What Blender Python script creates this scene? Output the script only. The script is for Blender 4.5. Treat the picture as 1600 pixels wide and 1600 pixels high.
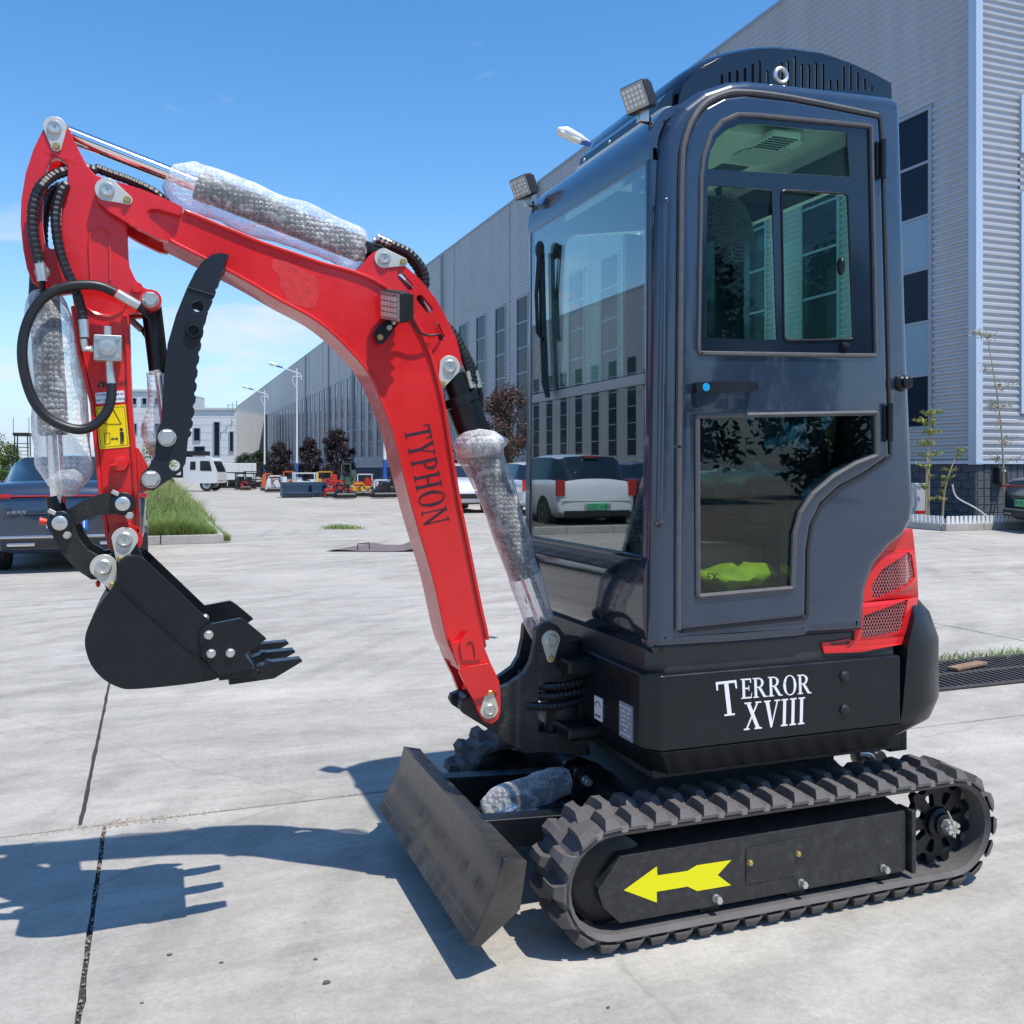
import bpy, bmesh, math, random
from mathutils import Vector, Matrix, Euler, noise
from mathutils.geometry import tessellate_polygon
random.seed(7)
R = math.radians
SC = bpy.context.scene
COL = SC.collection
for o in list(bpy.data.objects): bpy.data.objects.remove(o)

# ------------------------------------------------------------------ camera
F, HZ, H = 1500.0, 732.0, 1.27          # focal length and horizon in photo pixels, eye height in metres
YAW = math.atan2(560, F); S, CC = math.sin(YAW), math.cos(YAW)
cam = bpy.data.cameras.new('camera'); cam.sensor_width = 36; cam.lens = 36*F/1600
cam.shift_y = (HZ-800)/1600; cam.clip_end = 3000; cam.clip_start = .05
co = bpy.data.objects.new('camera', cam); COL.objects.link(co)
co.location = (0, 0, H); co.rotation_euler = (R(90), 0, -YAW); SC.camera = co
SC.view_settings.view_transform = 'Standard'; SC.view_settings.look = 'None'
SC.view_settings.exposure = 0.2; SC.view_settings.gamma = 1; SC.view_settings.use_curve_mapping = False

# ------------------------------------------------------------------ sky and sun
SUNV = Vector((.229, -.395, 1.0)).normalized()
EL = math.asin(SUNV.z); AZ = math.atan2(SUNV.x, SUNV.y)
w = bpy.data.worlds.new('World'); SC.world = w; w.use_nodes = True
nt = w.node_tree; nt.nodes.clear()
def wn(t, **k):
    n = nt.nodes.new(t)
    for a, b in k.items(): setattr(n, a, b)
    return n
wo = wn('ShaderNodeOutputWorld'); bg = wn('ShaderNodeBackground'); bg.inputs[1].default_value = .14
sk = wn('ShaderNodeTexSky', sky_type='NISHITA', sun_disc=False)
sk.sun_elevation = EL; sk.sun_rotation = AZ; sk.air_density = 1.0; sk.dust_density = .25; sk.ozone_density = 1.5; sk.altitude = 0
tc = wn('ShaderNodeTexCoord'); sx = wn('ShaderNodeSeparateXYZ'); nt.links.new(tc.outputs['Generated'], sx.inputs[0])
def wmath(op, a, b=None, c=None):
    n = wn('ShaderNodeMath', operation=op)
    for i, v in enumerate((a, b, c)):
        if v is None: continue
        if isinstance(v, (int, float)): n.inputs[i].default_value = v
        else: nt.links.new(v, n.inputs[i])
    return n.outputs[0]
zc = wmath('MAXIMUM', sx.outputs[2], 0.0)
den = wmath('ADD', zc, .12)
cx = wmath('DIVIDE', sx.outputs[0], den); cy = wmath('DIVIDE', sx.outputs[1], den)
cb = wn('ShaderNodeCombineXYZ'); nt.links.new(cx, cb.inputs[0]); nt.links.new(cy, cb.inputs[1]); cb.inputs[2].default_value = 1.7
n1 = wn('ShaderNodeTexNoise'); n1.inputs['Scale'].default_value = 1.15; n1.inputs['Detail'].default_value = 9; n1.inputs['Roughness'].default_value = .56; n1.inputs['Distortion'].default_value = .25
nt.links.new(cb.outputs[0], n1.inputs['Vector'])
lowf = wmath('MULTIPLY', wmath('SUBTRACT', .34, zc), 3.0)             # fair-weather cloud banks thicken towards the horizon
lowf = wmath('MINIMUM', wmath('MAXIMUM', lowf, 0.0), 1.0)
cm = wmath('ADD', wmath('SUBTRACT', n1.outputs[0], .61), wmath('MULTIPLY', lowf, .125))
cm = wmath('MINIMUM', wmath('MAXIMUM', wmath('MULTIPLY', cm, 5.5), 0.0), .85)
hs = wn('ShaderNodeHueSaturation'); hs.inputs['Saturation'].default_value = 1.32; hs.inputs['Value'].default_value = 1.28
nt.links.new(sk.outputs[0], hs.inputs['Color'])
mx = wn('ShaderNodeMix', data_type='RGBA'); 
hz_f = wmath('POWER', wmath('MAXIMUM', wmath('SUBTRACT', 1.0, wmath('MULTIPLY', zc, 3.1)), 0.0), 2.2)      # pale summer haze low over the horizon
mh = wn('ShaderNodeMix', data_type='RGBA'); nt.links.new(wmath('MULTIPLY', hz_f, .92), mh.inputs[0]); nt.links.new(hs.outputs[0], mh.inputs[6]); mh.inputs[7].default_value = (2.6, 3.75, 5.6, 1)
nt.links.new(cm, mx.inputs[0]); nt.links.new(mh.outputs[2], mx.inputs[6]); mx.inputs[7].default_value = (5.2, 5.6, 6.2, 1)
nt.links.new(mx.outputs[2], bg.inputs[0]); nt.links.new(bg.outputs[0], wo.inputs[0])
sl = bpy.data.lights.new('sun', 'SUN'); sl.energy = 4.4; sl.angle = R(.53); sl.color = (1, .955, .89)
so = bpy.data.objects.new('sun', sl); COL.objects.link(so); so.location = (20, -30, 60)
so.rotation_euler = (-SUNV).to_track_quat('-Z', 'Y').to_euler()

# ------------------------------------------------------------------ measuring: a photo pixel on a known plane of the yard
def at(px, py, Y=None, X=None, Z=None):
    u = (px-800)/F; v = (HZ-py)/F
    r = (S+u*CC, CC-u*S, v)
    t = Y/r[1] if Y is not None else (X/r[0] if X is not None else (Z-H)/r[2])
    return Vector((r[0]*t, r[1]*t, H+r[2]*t))
def pl(pts, Y):            # outline measured in plane Y -> [(x, z[, r])]
    out = []
    for p in pts:
        q = at(p[0], p[1], Y=Y)
        out.append((q.x, q.z)+((p[2]/545.,) if len(p) > 2 else ()))
    return out

# ------------------------------------------------------------------ materials
MATS = {}
def mat(name, col, rough=.5, metal=0., var=0., vscale=6., bump=0., bscale=40., coat=0., spec=.5, rvar=0., stretch=None, dust=0., dcol=(.42, .39, .35)):
    if name in MATS: return MATS[name]
    m = bpy.data.materials.new(name); m.use_nodes = True; t = m.node_tree; b = t.nodes['Principled BSDF']
    b.inputs['Base Color'].default_value = (*col, 1); b.inputs['Roughness'].default_value = rough; b.inputs['Metallic'].default_value = metal
    b.inputs['Coat Weight'].default_value = coat; b.inputs['Coat Roughness'].default_value = .04; b.inputs['Specular IOR Level'].default_value = spec
    N = t.nodes.new; L = t.links.new
    g = N('ShaderNodeTexCoord'); vec = g.outputs['Object']
    if stretch:
        mp = N('ShaderNodeMapping'); mp.inputs['Scale'].default_value = stretch; L(vec, mp.inputs[0]); vec = mp.outputs[0]
    if var or rvar or dust:
        n = N('ShaderNodeTexNoise'); n.inputs['Scale'].default_value = vscale; n.inputs['Detail'].default_value = 8; n.inputs['Roughness'].default_value = .65; L(vec, n.inputs['Vector'])
        r = N('ShaderNodeMapRange'); r.inputs[1].default_value = .3; r.inputs[2].default_value = .7; r.inputs[3].default_value = 1-var; r.inputs[4].default_value = 1+var; L(n.outputs[0], r.inputs[0])
        mu = N('ShaderNodeVectorMath'); mu.operation = 'SCALE'; mu.inputs[0].default_value = col; L(r.outputs[0], mu.inputs['Scale'])
        cout = mu.outputs[0]
        if dust:
            n3 = N('ShaderNodeTexNoise'); n3.inputs['Scale'].default_value = vscale*2.3; n3.inputs['Detail'].default_value = 10; n3.inputs['Roughness'].default_value = .75; L(vec, n3.inputs['Vector'])
            r3 = N('ShaderNodeMapRange'); r3.inputs[1].default_value = .5; r3.inputs[2].default_value = .8; r3.inputs[3].default_value = 0; r3.inputs[4].default_value = dust; L(n3.outputs[0], r3.inputs[0])
            mxx = N('ShaderNodeMix'); mxx.data_type = 'RGBA'; L(r3.outputs[0], mxx.inputs[0]); L(cout, mxx.inputs[6]); mxx.inputs[7].default_value = (*dcol, 1); cout = mxx.outputs[2]
        L(cout, b.inputs['Base Color'])
        if rvar:
            r2 = N('ShaderNodeMapRange'); r2.inputs[1].default_value = .3; r2.inputs[2].default_value = .7; r2.inputs[3].default_value = max(.02, rough-rvar); r2.inputs[4].default_value = rough+rvar; L(n.outputs[0], r2.inputs[0]); L(r2.outputs[0], b.inputs['Roughness'])
    if bump:
        n2 = N('ShaderNodeTexNoise'); n2.inputs['Scale'].default_value = bscale; n2.inputs['Detail'].default_value = 6; L(vec, n2.inputs['Vector'])
        bm_ = N('ShaderNodeBump'); bm_.inputs['Strength'].default_value = bump; bm_.inputs['Distance'].default_value = .01; L(n2.outputs[0], bm_.inputs['Height']); L(bm_.outputs[0], b.inputs['Normal'])
    MATS[name] = m; return m
def glass(name, tint, refl=1.0, base=.05, rough=0.0):
    if name in MATS: return MATS[name]
    m = bpy.data.materials.new(name); m.use_nodes = True; t = m.node_tree; t.nodes.clear(); N = t.nodes.new; L = t.links.new
    o = N('ShaderNodeOutputMaterial'); mx = N('ShaderNodeMixShader'); tr = N('ShaderNodeBsdfTransparent'); gl = N('ShaderNodeBsdfGlossy')
    tr.inputs[0].default_value = (*tint, 1); gl.inputs['Roughness'].default_value = rough; gl.inputs[0].default_value = (1, 1, 1, 1)
    lw = N('ShaderNodeLayerWeight'); lw.inputs[0].default_value = .5
    p = N('ShaderNodeMath'); p.operation = 'POWER'; p.inputs[1].default_value = 4.0; L(lw.outputs['Facing'], p.inputs[0])
    a = N('ShaderNodeMath'); a.operation = 'MULTIPLY_ADD'; a.inputs[1].default_value = refl*.9; a.inputs[2].default_value = base; L(p.outputs[0], a.inputs[0])
    L(a.outputs[0], mx.inputs[0]); L(tr.outputs[0], mx.inputs[1]); L(gl.outputs[0], mx.inputs[2]); L(mx.outputs[0], o.inputs[0])
    MATS[name] = m; return m
def bubble(name, tint=(.95, .955, .96), scale=72.):
    if name in MATS: return MATS[name]
    m = bpy.data.materials.new(name); m.use_nodes = True; t = m.node_tree; t.nodes.clear(); N = t.nodes.new; L = t.links.new
    def mth(op, a, b_=None, c=None, clamp=False):
        n = N('ShaderNodeMath'); n.operation = op; n.use_clamp = clamp
        for i, v_ in enumerate((a, b_, c)):
            if v_ is None: continue
            if isinstance(v_, (int, float)): n.inputs[i].default_value = v_
            else: L(v_, n.inputs[i])
        return n.outputs[0]
    o = N('ShaderNodeOutputMaterial'); mx = N('ShaderNodeMixShader'); tr = N('ShaderNodeBsdfTransparent'); b = N('ShaderNodeBsdfPrincipled')
    tr.inputs[0].default_value = (.97, .975, .98, 1)
    b.inputs['Base Color'].default_value = (*tint, 1); b.inputs['Roughness'].default_value = .24; b.inputs['Specular IOR Level'].default_value = .8
    g = N('ShaderNodeTexCoord'); v = N('ShaderNodeTexVoronoi'); v.inputs['Scale'].default_value = scale; v.inputs['Randomness'].default_value = .3; L(g.outputs['Object'], v.inputs['Vector'])
    dome = N('ShaderNodeMapRange'); dome.interpolation_type = 'SMOOTHSTEP'; dome.inputs[1].default_value = .15; dome.inputs[2].default_value = .6; dome.inputs[3].default_value = 1; dome.inputs[4].default_value = 0; L(v.outputs['Distance'], dome.inputs[0])
    nz = N('ShaderNodeTexNoise'); nz.inputs['Scale'].default_value = 26; nz.inputs['Detail'].default_value = 6; nz.inputs['Roughness'].default_value = .62; nz.inputs['Distortion'].default_value = .6; L(g.outputs['Object'], nz.inputs['Vector'])
    hgt = mth('MULTIPLY_ADD', nz.outputs[0], 4.0, dome.outputs[0])
    bp = N('ShaderNodeBump'); bp.inputs['Strength'].default_value = .5; bp.inputs['Distance'].default_value = .004; L(hgt, bp.inputs['Height']); L(bp.outputs[0], b.inputs['Normal'])
    lw = N('ShaderNodeLayerWeight'); lw.inputs[0].default_value = .5
    edge_ = mth('POWER', lw.outputs['Facing'], 1.8)
    lw2 = N('ShaderNodeLayerWeight'); lw2.inputs[0].default_value = .5; L(bp.outputs[0], lw2.inputs['Normal'])
    cr = mth('POWER', lw2.outputs['Facing'], 2.2)
    a_ = mth('MULTIPLY_ADD', edge_, .46, .14)
    ring = mth('MULTIPLY', mth('SUBTRACT', 1.0, mth('ABSOLUTE', mth('MULTIPLY_ADD', dome.outputs[0], 2.0, -1.0))), .17)
    fold = N('ShaderNodeMapRange'); fold.inputs[1].default_value = .50; fold.inputs[2].default_value = .72; fold.inputs[3].default_value = 0; fold.inputs[4].default_value = .34; L(nz.outputs[0], fold.inputs[0])
    al = mth('ADD', mth('ADD', a_, ring), mth('MULTIPLY_ADD', cr, .30, fold.outputs[0]), clamp=True)
    L(al, mx.inputs[0]); L(tr.outputs[0], mx.inputs[1]); L(b.outputs[0], mx.inputs[2]); L(mx.outputs[0], o.inputs[0])
    MATS[name] = m; return m

RED = mat('red_paint', (.62, .011, .012), .27, coat=.35, var=.09, vscale=5, bump=.07, bscale=14, rvar=.1, dust=.05, dcol=(.5, .2, .17))
REDC = mat('red_cover_paint', (.68, .016, .018), .3, coat=.25, var=.05)
BLK = mat('black_paint', (.007, .009, .012), .34, spec=.38, var=.25, vscale=12, bump=.06, bscale=180, rvar=.08)
BLKM = mat('black_matte', (.012, .013, .015), .55, var=.25, vscale=14, bump=.1, bscale=220)
FRAMEM = mat('track_frame_paint', (.02, .021, .023), .42, var=.3, vscale=16, bump=.05, bscale=200, dust=.12)
CABP = mat('cab_slate_paint', (.021, .040, .073), .22, metal=.2, coat=.9, var=.09, vscale=3, bump=.15, bscale=5.5, rvar=.06, dust=.07, dcol=(.2, .2, .2))
COWL = mat('cowl_plastic', (.006, .010, .018), .13, coat=.5, var=.06, bump=.04, bscale=6)
FRIT = mat('window_black_border', (.008, .016, .03), .1, spec=.6)
GASK = mat('rubber_gasket', (.085, .082, .085), .6, var=.2, vscale=30)
RUB = mat('track_rubber', (.10, .091, .087), .72, var=.18, vscale=14, bump=.18, bscale=150, dust=.3, dcol=(.2, .18, .16))
HOSE = mat('hose_rubber', (.012, .012, .014), .42)
ZINC = mat('zinc_steel', (.62, .62, .58), .36, metal=.85, var=.1, vscale=40)
ZPL = mat('zinc_plate', (.62, .60, .53), .42, metal=.55, var=.08, vscale=30)
BRASS = mat('yellow_zinc_bolt', (.56, .42, .16), .35, metal=.85)
CHROME = mat('chrome_rod', (.85, .85, .86), .09, metal=1)
WHITE = mat('white_lettering', (.8, .8, .82), .5)
DKTXT = mat('dark_lettering', (.025, .008, .018), .5, var=.5, vscale=150)
YEL = mat('yellow_sticker', (.80, .74, .0), .45)
YELS = mat('yellow_label', (.83, .60, .0), .4)
STICK = mat('white_label', (.75, .76, .8), .4)
SILV = mat('silver_label', (.25, .27, .3), .4)
BLADEM = mat('blade_steel', (.085, .078, .072), .24, metal=.55, var=.4, vscale=5, bump=.03, bscale=20, rvar=.15, stretch=(1, 3.4, 1.2), dust=.18, dcol=(.17, .155, .14))
INTER = mat('interior_black', (.014, .015, .016), .6)
CEIL = mat('interior_lining', (.78, .80, .76), .75)
LENS = mat('lamp_lens', (.34, .34, .33), .1, metal=.7, bump=.5, bscale=60)
GLS = glass('cab_glass_green', (.77, .935, .86), .8, .010)
GLF = glass('windscreen_glass', (.86, .95, .92), 1.0, .12)
GLD = glass('dark_tinted_glass', (.66, .73, .69), .9, .035)
WRAP = bubble('bubble_film')

# ------------------------------------------------------------------ geometry helpers
BASE = {}
def tag(o, label=None, cat=None, group=None, kind=None):
    if label: o['label'] = label
    if cat: o['category'] = cat
    if group: o['group'] = group
    if kind: o['kind'] = kind
    return o
def thing(name, label, cat, loc=(0, 0, 0), group=None, rz=0):
    o = bpy.data.objects.new(name, None); o.empty_display_size = .2; COL.objects.link(o); o.location = loc; o.rotation_euler = (0, 0, rz)
    BASE[o.name] = Vector(loc); return tag(o, label, cat, group)
def rnd(pts, r=0., n=4):
    """closed outline of (a, b[, radius]) with its corners rounded"""
    out = []; k = len(pts)
    for i in range(k):
        p = pts[i]; rr = p[2] if len(p) > 2 else r
        P = Vector(p[:2]); A = Vector(pts[i-1][:2])-P; B = Vector(pts[(i+1) % k][:2])-P
        if rr <= 0 or A.length < 1e-6 or B.length < 1e-6: out.append((P.x, P.y)); continue
        la, lb = A.length, B.length; A.normalize(); B.normalize()
        ang = A.angle(B, math.pi)
        if ang > 3.05: out.append((P.x, P.y)); continue
        d = min(rr/math.tan(ang/2), la*.49, lb*.49)
        a, b = P+A*d, P+B*d
        for j in range(n+1):
            t = j/n; q = a*(1-t)**2+P*2*t*(1-t)+b*t*t; out.append((q.x, q.y))
    return out
def crv(pts, n=8, closed=False):
    """Catmull-Rom through points of any dimension"""
    V = [Vector(p) for p in pts]; k = len(V); out = []
    for i in range(k if closed else k-1):
        if closed: a, b, c, d = V[i-1], V[i], V[(i+1) % k], V[(i+2) % k]
        else: a, b, c, d = V[max(i-1, 0)], V[i], V[i+1], V[min(i+2, k-1)]
        for j in range(n):
            t = j/n; out.append(.5*((2*b)+(c-a)*t+(2*a-5*b+4*c-d)*t*t+(3*b-a-3*c+d)*t**3))
    if not closed: out.append(V[-1])
    return out
def circ(c, r, n=20, a0=0): return [(c[0]+r*math.cos(a0+2*math.pi*i/n), c[1]+r*math.sin(a0+2*math.pi*i/n)) for i in range(n)]
class G:
    def __init__(s): s.v = []; s.f = []
    def add(s, v, f):
        k = len(s.v); s.v += [Vector(p) for p in v]; s.f += [tuple(i+k for i in q) for q in f]; return s
    def box(s, c, d, rot=None):
        x, y, z = (d[0]/2, d[1]/2, d[2]/2); c = Vector(c)
        v = [Vector((i*x, j*y, k*z)) for i in (-1, 1) for j in (-1, 1) for k in (-1, 1)]
        if rot is not None: v = [rot @ p for p in v]
        return s.add([c+p for p in v], [(0, 1, 3, 2), (4, 6, 7, 5), (0, 4, 5, 1), (2, 3, 7, 6), (0, 2, 6, 4), (1, 5, 7, 3)])
    def bb(s, a, b): return s.box([(a[i]+b[i])/2 for i in range(3)], [abs(b[i]-a[i]) for i in range(3)])
    def prism(s, poly, holes=(), f0=None, f1=None):
        """poly/holes 2-D; f0, f1 map 2-D to the two 3-D caps"""
        loops = [poly]+list(holes); flat = [p for l in loops for p in l]; n = len(flat)
        tri = tessellate_polygon([[Vector((p[0], p[1], 0)) for p in l] for l in loops])
        v = [f0(*p[:2]) for p in flat]+[f1(*p[:2]) for p in flat]; f = []
        for t in tri:
            A, B, C_ = [Vector((flat[i][0], flat[i][1])) for i in t]
            if (B-A).cross(C_-A) < 0: t = (t[0], t[2], t[1])
            f.append(tuple(t)); f.append((t[2]+n, t[1]+n, t[0]+n))
        k = 0
        for li, l in enumerate(loops):
            m = len(l); ar = sum(l[i][0]*l[(i+1) % m][1]-l[(i+1) % m][0]*l[i][1] for i in range(m))
            for i in range(m):
                a, b = k+i, k+(i+1) % m
                q = (a, a+n, b+n, b)
                if (ar < 0) != (li > 0): q = q[::-1]
                f.append(q)
            k += m
        return s.add(v, f)
    def plate(s, poly, y0, y1, holes=()):      # poly in (x, z), extruded along y
        return s.prism(poly, holes, lambda a, b: (a, y0, b), lambda a, b: (a, y1, b))
    def puff(s, poly, y0, y1, r, holes=(), k=5):
        """plate whose camera-side rim is rolled over with radius r"""
        n = len(poly); ar = sum(poly[i][0]*poly[(i+1) % n][1]-poly[(i+1) % n][0]*poly[i][1] for i in range(n)); sg = 1 if ar > 0 else -1
        N_ = []
        for i in range(n):
            t = (Vector(poly[(i+1) % n][:2])-Vector(poly[i-1][:2])).normalized(); N_.append(Vector((-t.y, t.x))*sg)
        loops = []
        for j in range(k+1):
            a = math.pi/2*j/k; d = r*(1-math.cos(a)); y = y0+r*(1-math.sin(a)); loops.append(([tuple(Vector(poly[i][:2])+N_[i]*d) for i in range(n)], y))
        v = [(p[0], y1, p[1]) for p in poly]; f = []
        for (lp, y) in loops: v += [(p[0], y, p[1]) for p in lp]
        for j in range(k+1):
            for i in range(n): f.append((j*n+i, j*n+(i+1) % n, (j+1)*n+(i+1) % n, (j+1)*n+i))
        s.add(v, f); inner = loops[-1][0]
        ls = [inner]+list(holes); flat = [p for l in ls for p in l]; tri = tessellate_polygon([[Vector((p[0], p[1], 0)) for p in l] for l in ls])
        s.add([(p[0], y0, p[1]) for p in flat], [tuple(t) for t in tri])
        for l in holes:
            m = len(l); s.add([(p[0], y0, p[1]) for p in l]+[(p[0], y1, p[1]) for p in l], [(i, (i+1) % m, m+(i+1) % m, m+i) for i in range(m)])
        return s
    def slab(s, poly, z0, z1, holes=()):       # poly in (x, y), extruded along z
        return s.prism(poly, holes, lambda a, b: (a, b, z1), lambda a, b: (a, b, z0))
    def wallx(s, poly, x0, x1, holes=()):      # poly in (y, z), extruded along x
        return s.prism(poly, holes, lambda a, b: (x1, a, b), lambda a, b: (x0, a, b))
    def tube(s, path, r, n=10, cap=True, flat=None):
        P = [Vector(p) for p in path]; k = len(P); rr = r if isinstance(r, (list, tuple)) else [r]*k
        T = [(P[min(i+1, k-1)]-P[max(i-1, 0)]).normalized() for i in range(k)]
        up = Vector((0, 0, 1)) if abs(T[0].z) < .9 else Vector((0, 1, 0))
        N_ = (up-T[0]*up.dot(T[0])).normalized(); v = []; f = []
        for i in range(k):
            if i:
                q = T[i-1].rotation_difference(T[i]); N_ = q @ N_; N_ = (N_-T[i]*N_.dot(T[i])).normalized()
            B = T[i].cross(N_)
            for j in range(n):
                a = 2*math.pi*j/n; v.append(P[i]+(N_*math.cos(a)+B*math.sin(a)*(flat or 1))*rr[i])
        for i in range(k-1):
            for j in range(n):
                a, b = i*n+j, i*n+(j+1) % n; f.append((a, b, b+n, a+n))
        if cap: f.append(tuple(range(n))[::-1]); f.append(tuple((k-1)*n+j for j in range(n)))
        return s.add(v, f)
    def cyl(s, a, b, r, n=20, r2=None): return s.tube([a, b], [r, r if r2 is None else r2], n)
    def lathe(s, a, ax, prof, n=24):           # prof [(along, radius)]
        ax = Vector(ax).normalized(); a = Vector(a); up = Vector((0, 0, 1)) if abs(ax.z) < .9 else Vector((1, 0, 0)); N_ = ax.cross(up).normalized(); B = ax.cross(N_); v = []; f = []
        for (l, r) in prof:
            for j in range(n): t = 2*math.pi*j/n; v.append(a+ax*l+(N_*math.cos(t)+B*math.sin(t))*r)
        for i in range(len(prof)-1):
            for j in range(n): p, q = i*n+j, i*n+(j+1) % n; f.append((p, q, q+n, p+n))
        f.append(tuple(range(n))[::-1]); f.append(tuple((len(prof)-1)*n+j for j in range(n)))
        return s.add(v, f)
    def strip(s, path, wdt, y0, y1, side=1):   # a bent flat bar: path in (x, z), thickness wdt to one side, spanning y0..y1
        p = [Vector(q[:2]) for q in path]; k = len(p); o = []
        for i in range(k):
            t = (p[min(i+1, k-1)]-p[max(i-1, 0)]).normalized(); o.append(p[i]+Vector((-t.y, t.x))*wdt*side)
        v = []; f = []
        for i in range(k): v += [(p[i].x, y0, p[i].y), (p[i].x, y1, p[i].y), (o[i].x, y1, o[i].y), (o[i].x, y0, o[i].y)]
        for i in range(k-1):
            a = 4*i; b = a+4
            for j in range(4): f.append((a+j, a+(j+1) % 4, b+(j+1) % 4, b+j))
        f.append((0, 3, 2, 1)); e = 4*(k-1); f.append((e, e+1, e+2, e+3)); return s.add(v, f)
    def sphere(s, c, r, n=12, m=8):
        c = Vector(c); rr = Vector(r) if isinstance(r, (tuple, list, Vector)) else Vector((r, r, r)); v = []; f = []
        for i in range(m+1):
            th = math.pi*i/m
            for j in range(n):
                ph = 2*math.pi*j/n; v.append(c+Vector((rr.x*math.sin(th)*math.cos(ph), rr.y*math.sin(th)*math.sin(ph), rr.z*math.cos(th))))
        for i in range(m):
            for j in range(n): a, b = i*n+j, i*n+(j+1) % n; f.append((a, a+n, b+n, b))
        return s.add(v, f)
    def mesh(s, name, m, base=Vector((0, 0, 0)), smooth=False, fix=False):
        me = bpy.data.meshes.new(name); me.from_pydata([tuple(p-base) for p in s.v], [], s.f); me.materials.append(m)
        if fix or True:
            b = bmesh.new(); b.from_mesh(me)
            if fix: bmesh.ops.remove_doubles(b, verts=b.verts, dist=1e-5)
            bmesh.ops.recalc_face_normals(b, faces=b.faces)
            for fc in b.faces: fc.smooth = smooth
            b.to_mesh(me); b.free()
        return me
    def obj(s, name, m, parent=None, smooth=False, bevel=0., seg=2, fix=None, local=False, ang=35):
        base = Vector((0, 0, 0))
        if parent is not None and not local: base = BASE.get(parent.name, base)
        elif parent is None and not local:
            xs = [p.x for p in s.v]; ys = [p.y for p in s.v]; zs = [p.z for p in s.v]
            base = Vector(((min(xs)+max(xs))/2, (min(ys)+max(ys))/2, min(zs)))
        me = s.mesh(name, m, base, smooth, fix if fix is not None else bevel > 0)
        o = bpy.data.objects.new(name, me); COL.objects.link(o)
        if parent is not None: o.parent = parent; BASE[o.name] = base
        else: o.location = base; BASE[o.name] = base
        if bevel:
            b = o.modifiers.new('bevel', 'BEVEL'); b.width = bevel; b.segments = seg; b.limit_method = 'ANGLE'; b.angle_limit = R(ang); b.harden_normals = False
            for p in me.polygons: p.use_smooth = True
            wnm = o.modifiers.new('wn', 'WEIGHTED_NORMAL'); wnm.keep_sharp = True
        elif smooth:
            me.set_sharp_from_angle(angle=R(40))
        return o
def ncopy(o, parent=None, loc=None, rot=None, scale=None):
    c = o.copy(); COL.objects.link(c)
    if parent is not None: c.parent = parent
    if loc is not None: c.location = loc
    if rot is not None: c.rotation_euler = rot
    if scale is not None: c.scale = scale
    return c
def copy_tree(o, parent=None, loc=None, rot=None, scale=None):
    c = ncopy(o, parent, loc, rot, scale)
    for ch in list(o.children): copy_tree(ch, c)
    return c
def words(txt, size, m, name, parent, mtx, depth=.001, align='CENTER'):
    """flat lettering from the built-in font, as a mesh"""
    cu = bpy.data.curves.new(name, 'FONT'); cu.body = txt; cu.size = size; cu.align_x = align; cu.align_y = 'CENTER'; cu.extrude = depth
    t = bpy.data.objects.new(name+'_curve', cu); COL.objects.link(t)
    dg = bpy.context.evaluated_depsgraph_get(); me = bpy.data.meshes.new_from_object(t.evaluated_get(dg)); bpy.data.objects.remove(t)
    me.transform(mtx); base = BASE.get(parent.name, Vector((0, 0, 0))) if parent is not None else Vector((0, 0, 0))
    me.transform(Matrix.Translation(-base)); me.materials.clear(); me.materials.append(m)
    o = bpy.data.objects.new(name, me); COL.objects.link(o)
    if parent is not None: o.parent = parent
    BASE[o.name] = base; return o
def frame_m(o, ax, ay):
    ax = Vector(ax).normalized(); ay = Vector(ay).normalized(); az = ax.cross(ay)
    return Matrix(((ax.x, ay.x, az.x, o[0]), (ax.y, ay.y, az.y, o[1]), (ax.z, ay.z, az.z, o[2]), (0, 0, 0, 1)))
# ================================================================== EXCAVATOR
YC = 2.755
EX = thing('mini_excavator', 'red and slate-grey tracked mini excavator with enclosed cab, standing on the concrete yard', 'excavator', (1.7, YC, 0))
def bolt(c, r, parent, m=ZINC, h=.012, name='bolt', ax=(0, -1, 0)):
    g = G(); a = Vector(ax).normalized(); c = Vector(c)
    g.lathe(c, a, [(0, r*1.12), (h*.2, r*1.12)], 16)
    g.lathe(c, a, [(h*.2, r*1.05), (h*.85, r*1.05), (h, r*.88)], 6)
    return g.obj(name, m, parent)
def pin(px, py, Y, ang, parent, L=30, r=13):
    """pivot pin head with its teardrop keeper plate; ang is the direction of the small bolt"""
    c = at(px, py, Y=Y); k = 1/545.
    e = Vector((math.cos(ang), math.sin(ang)))*L*k
    pts = []
    for i in range(13):
        a = ang+math.pi/2+math.pi*i/12; pts.append((c.x+r*1.1*k*math.cos(a), c.z+r*1.1*k*math.sin(a)))
    for i in range(9):
        a = ang-math.pi/2+math.pi*i/8; pts.append((c.x+e.x+7*k*math.cos(a), c.z+e.y+7*k*math.sin(a)))
    o = G().plate(pts, Y-.005, Y).obj('pin_plate', ZPL, parent, bevel=.001)
    g = G().lathe((c.x, Y-.005, c.z), (0, -1, 0), [(0, r*.66*k), (.006, r*.66*k), (.0085, r*.56*k), (.0085, r*.44*k), (.006, r*.40*k), (.006, r*.16*k), (.002, r*.12*k)], 20)
    h = g.obj('pin_head', ZINC, parent, smooth=True)
    bolt((c.x+e.x, Y-.005, c.z+e.y), 4.5*k, parent, BRASS, .008, 'keeper_bolt')
    return o

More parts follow.
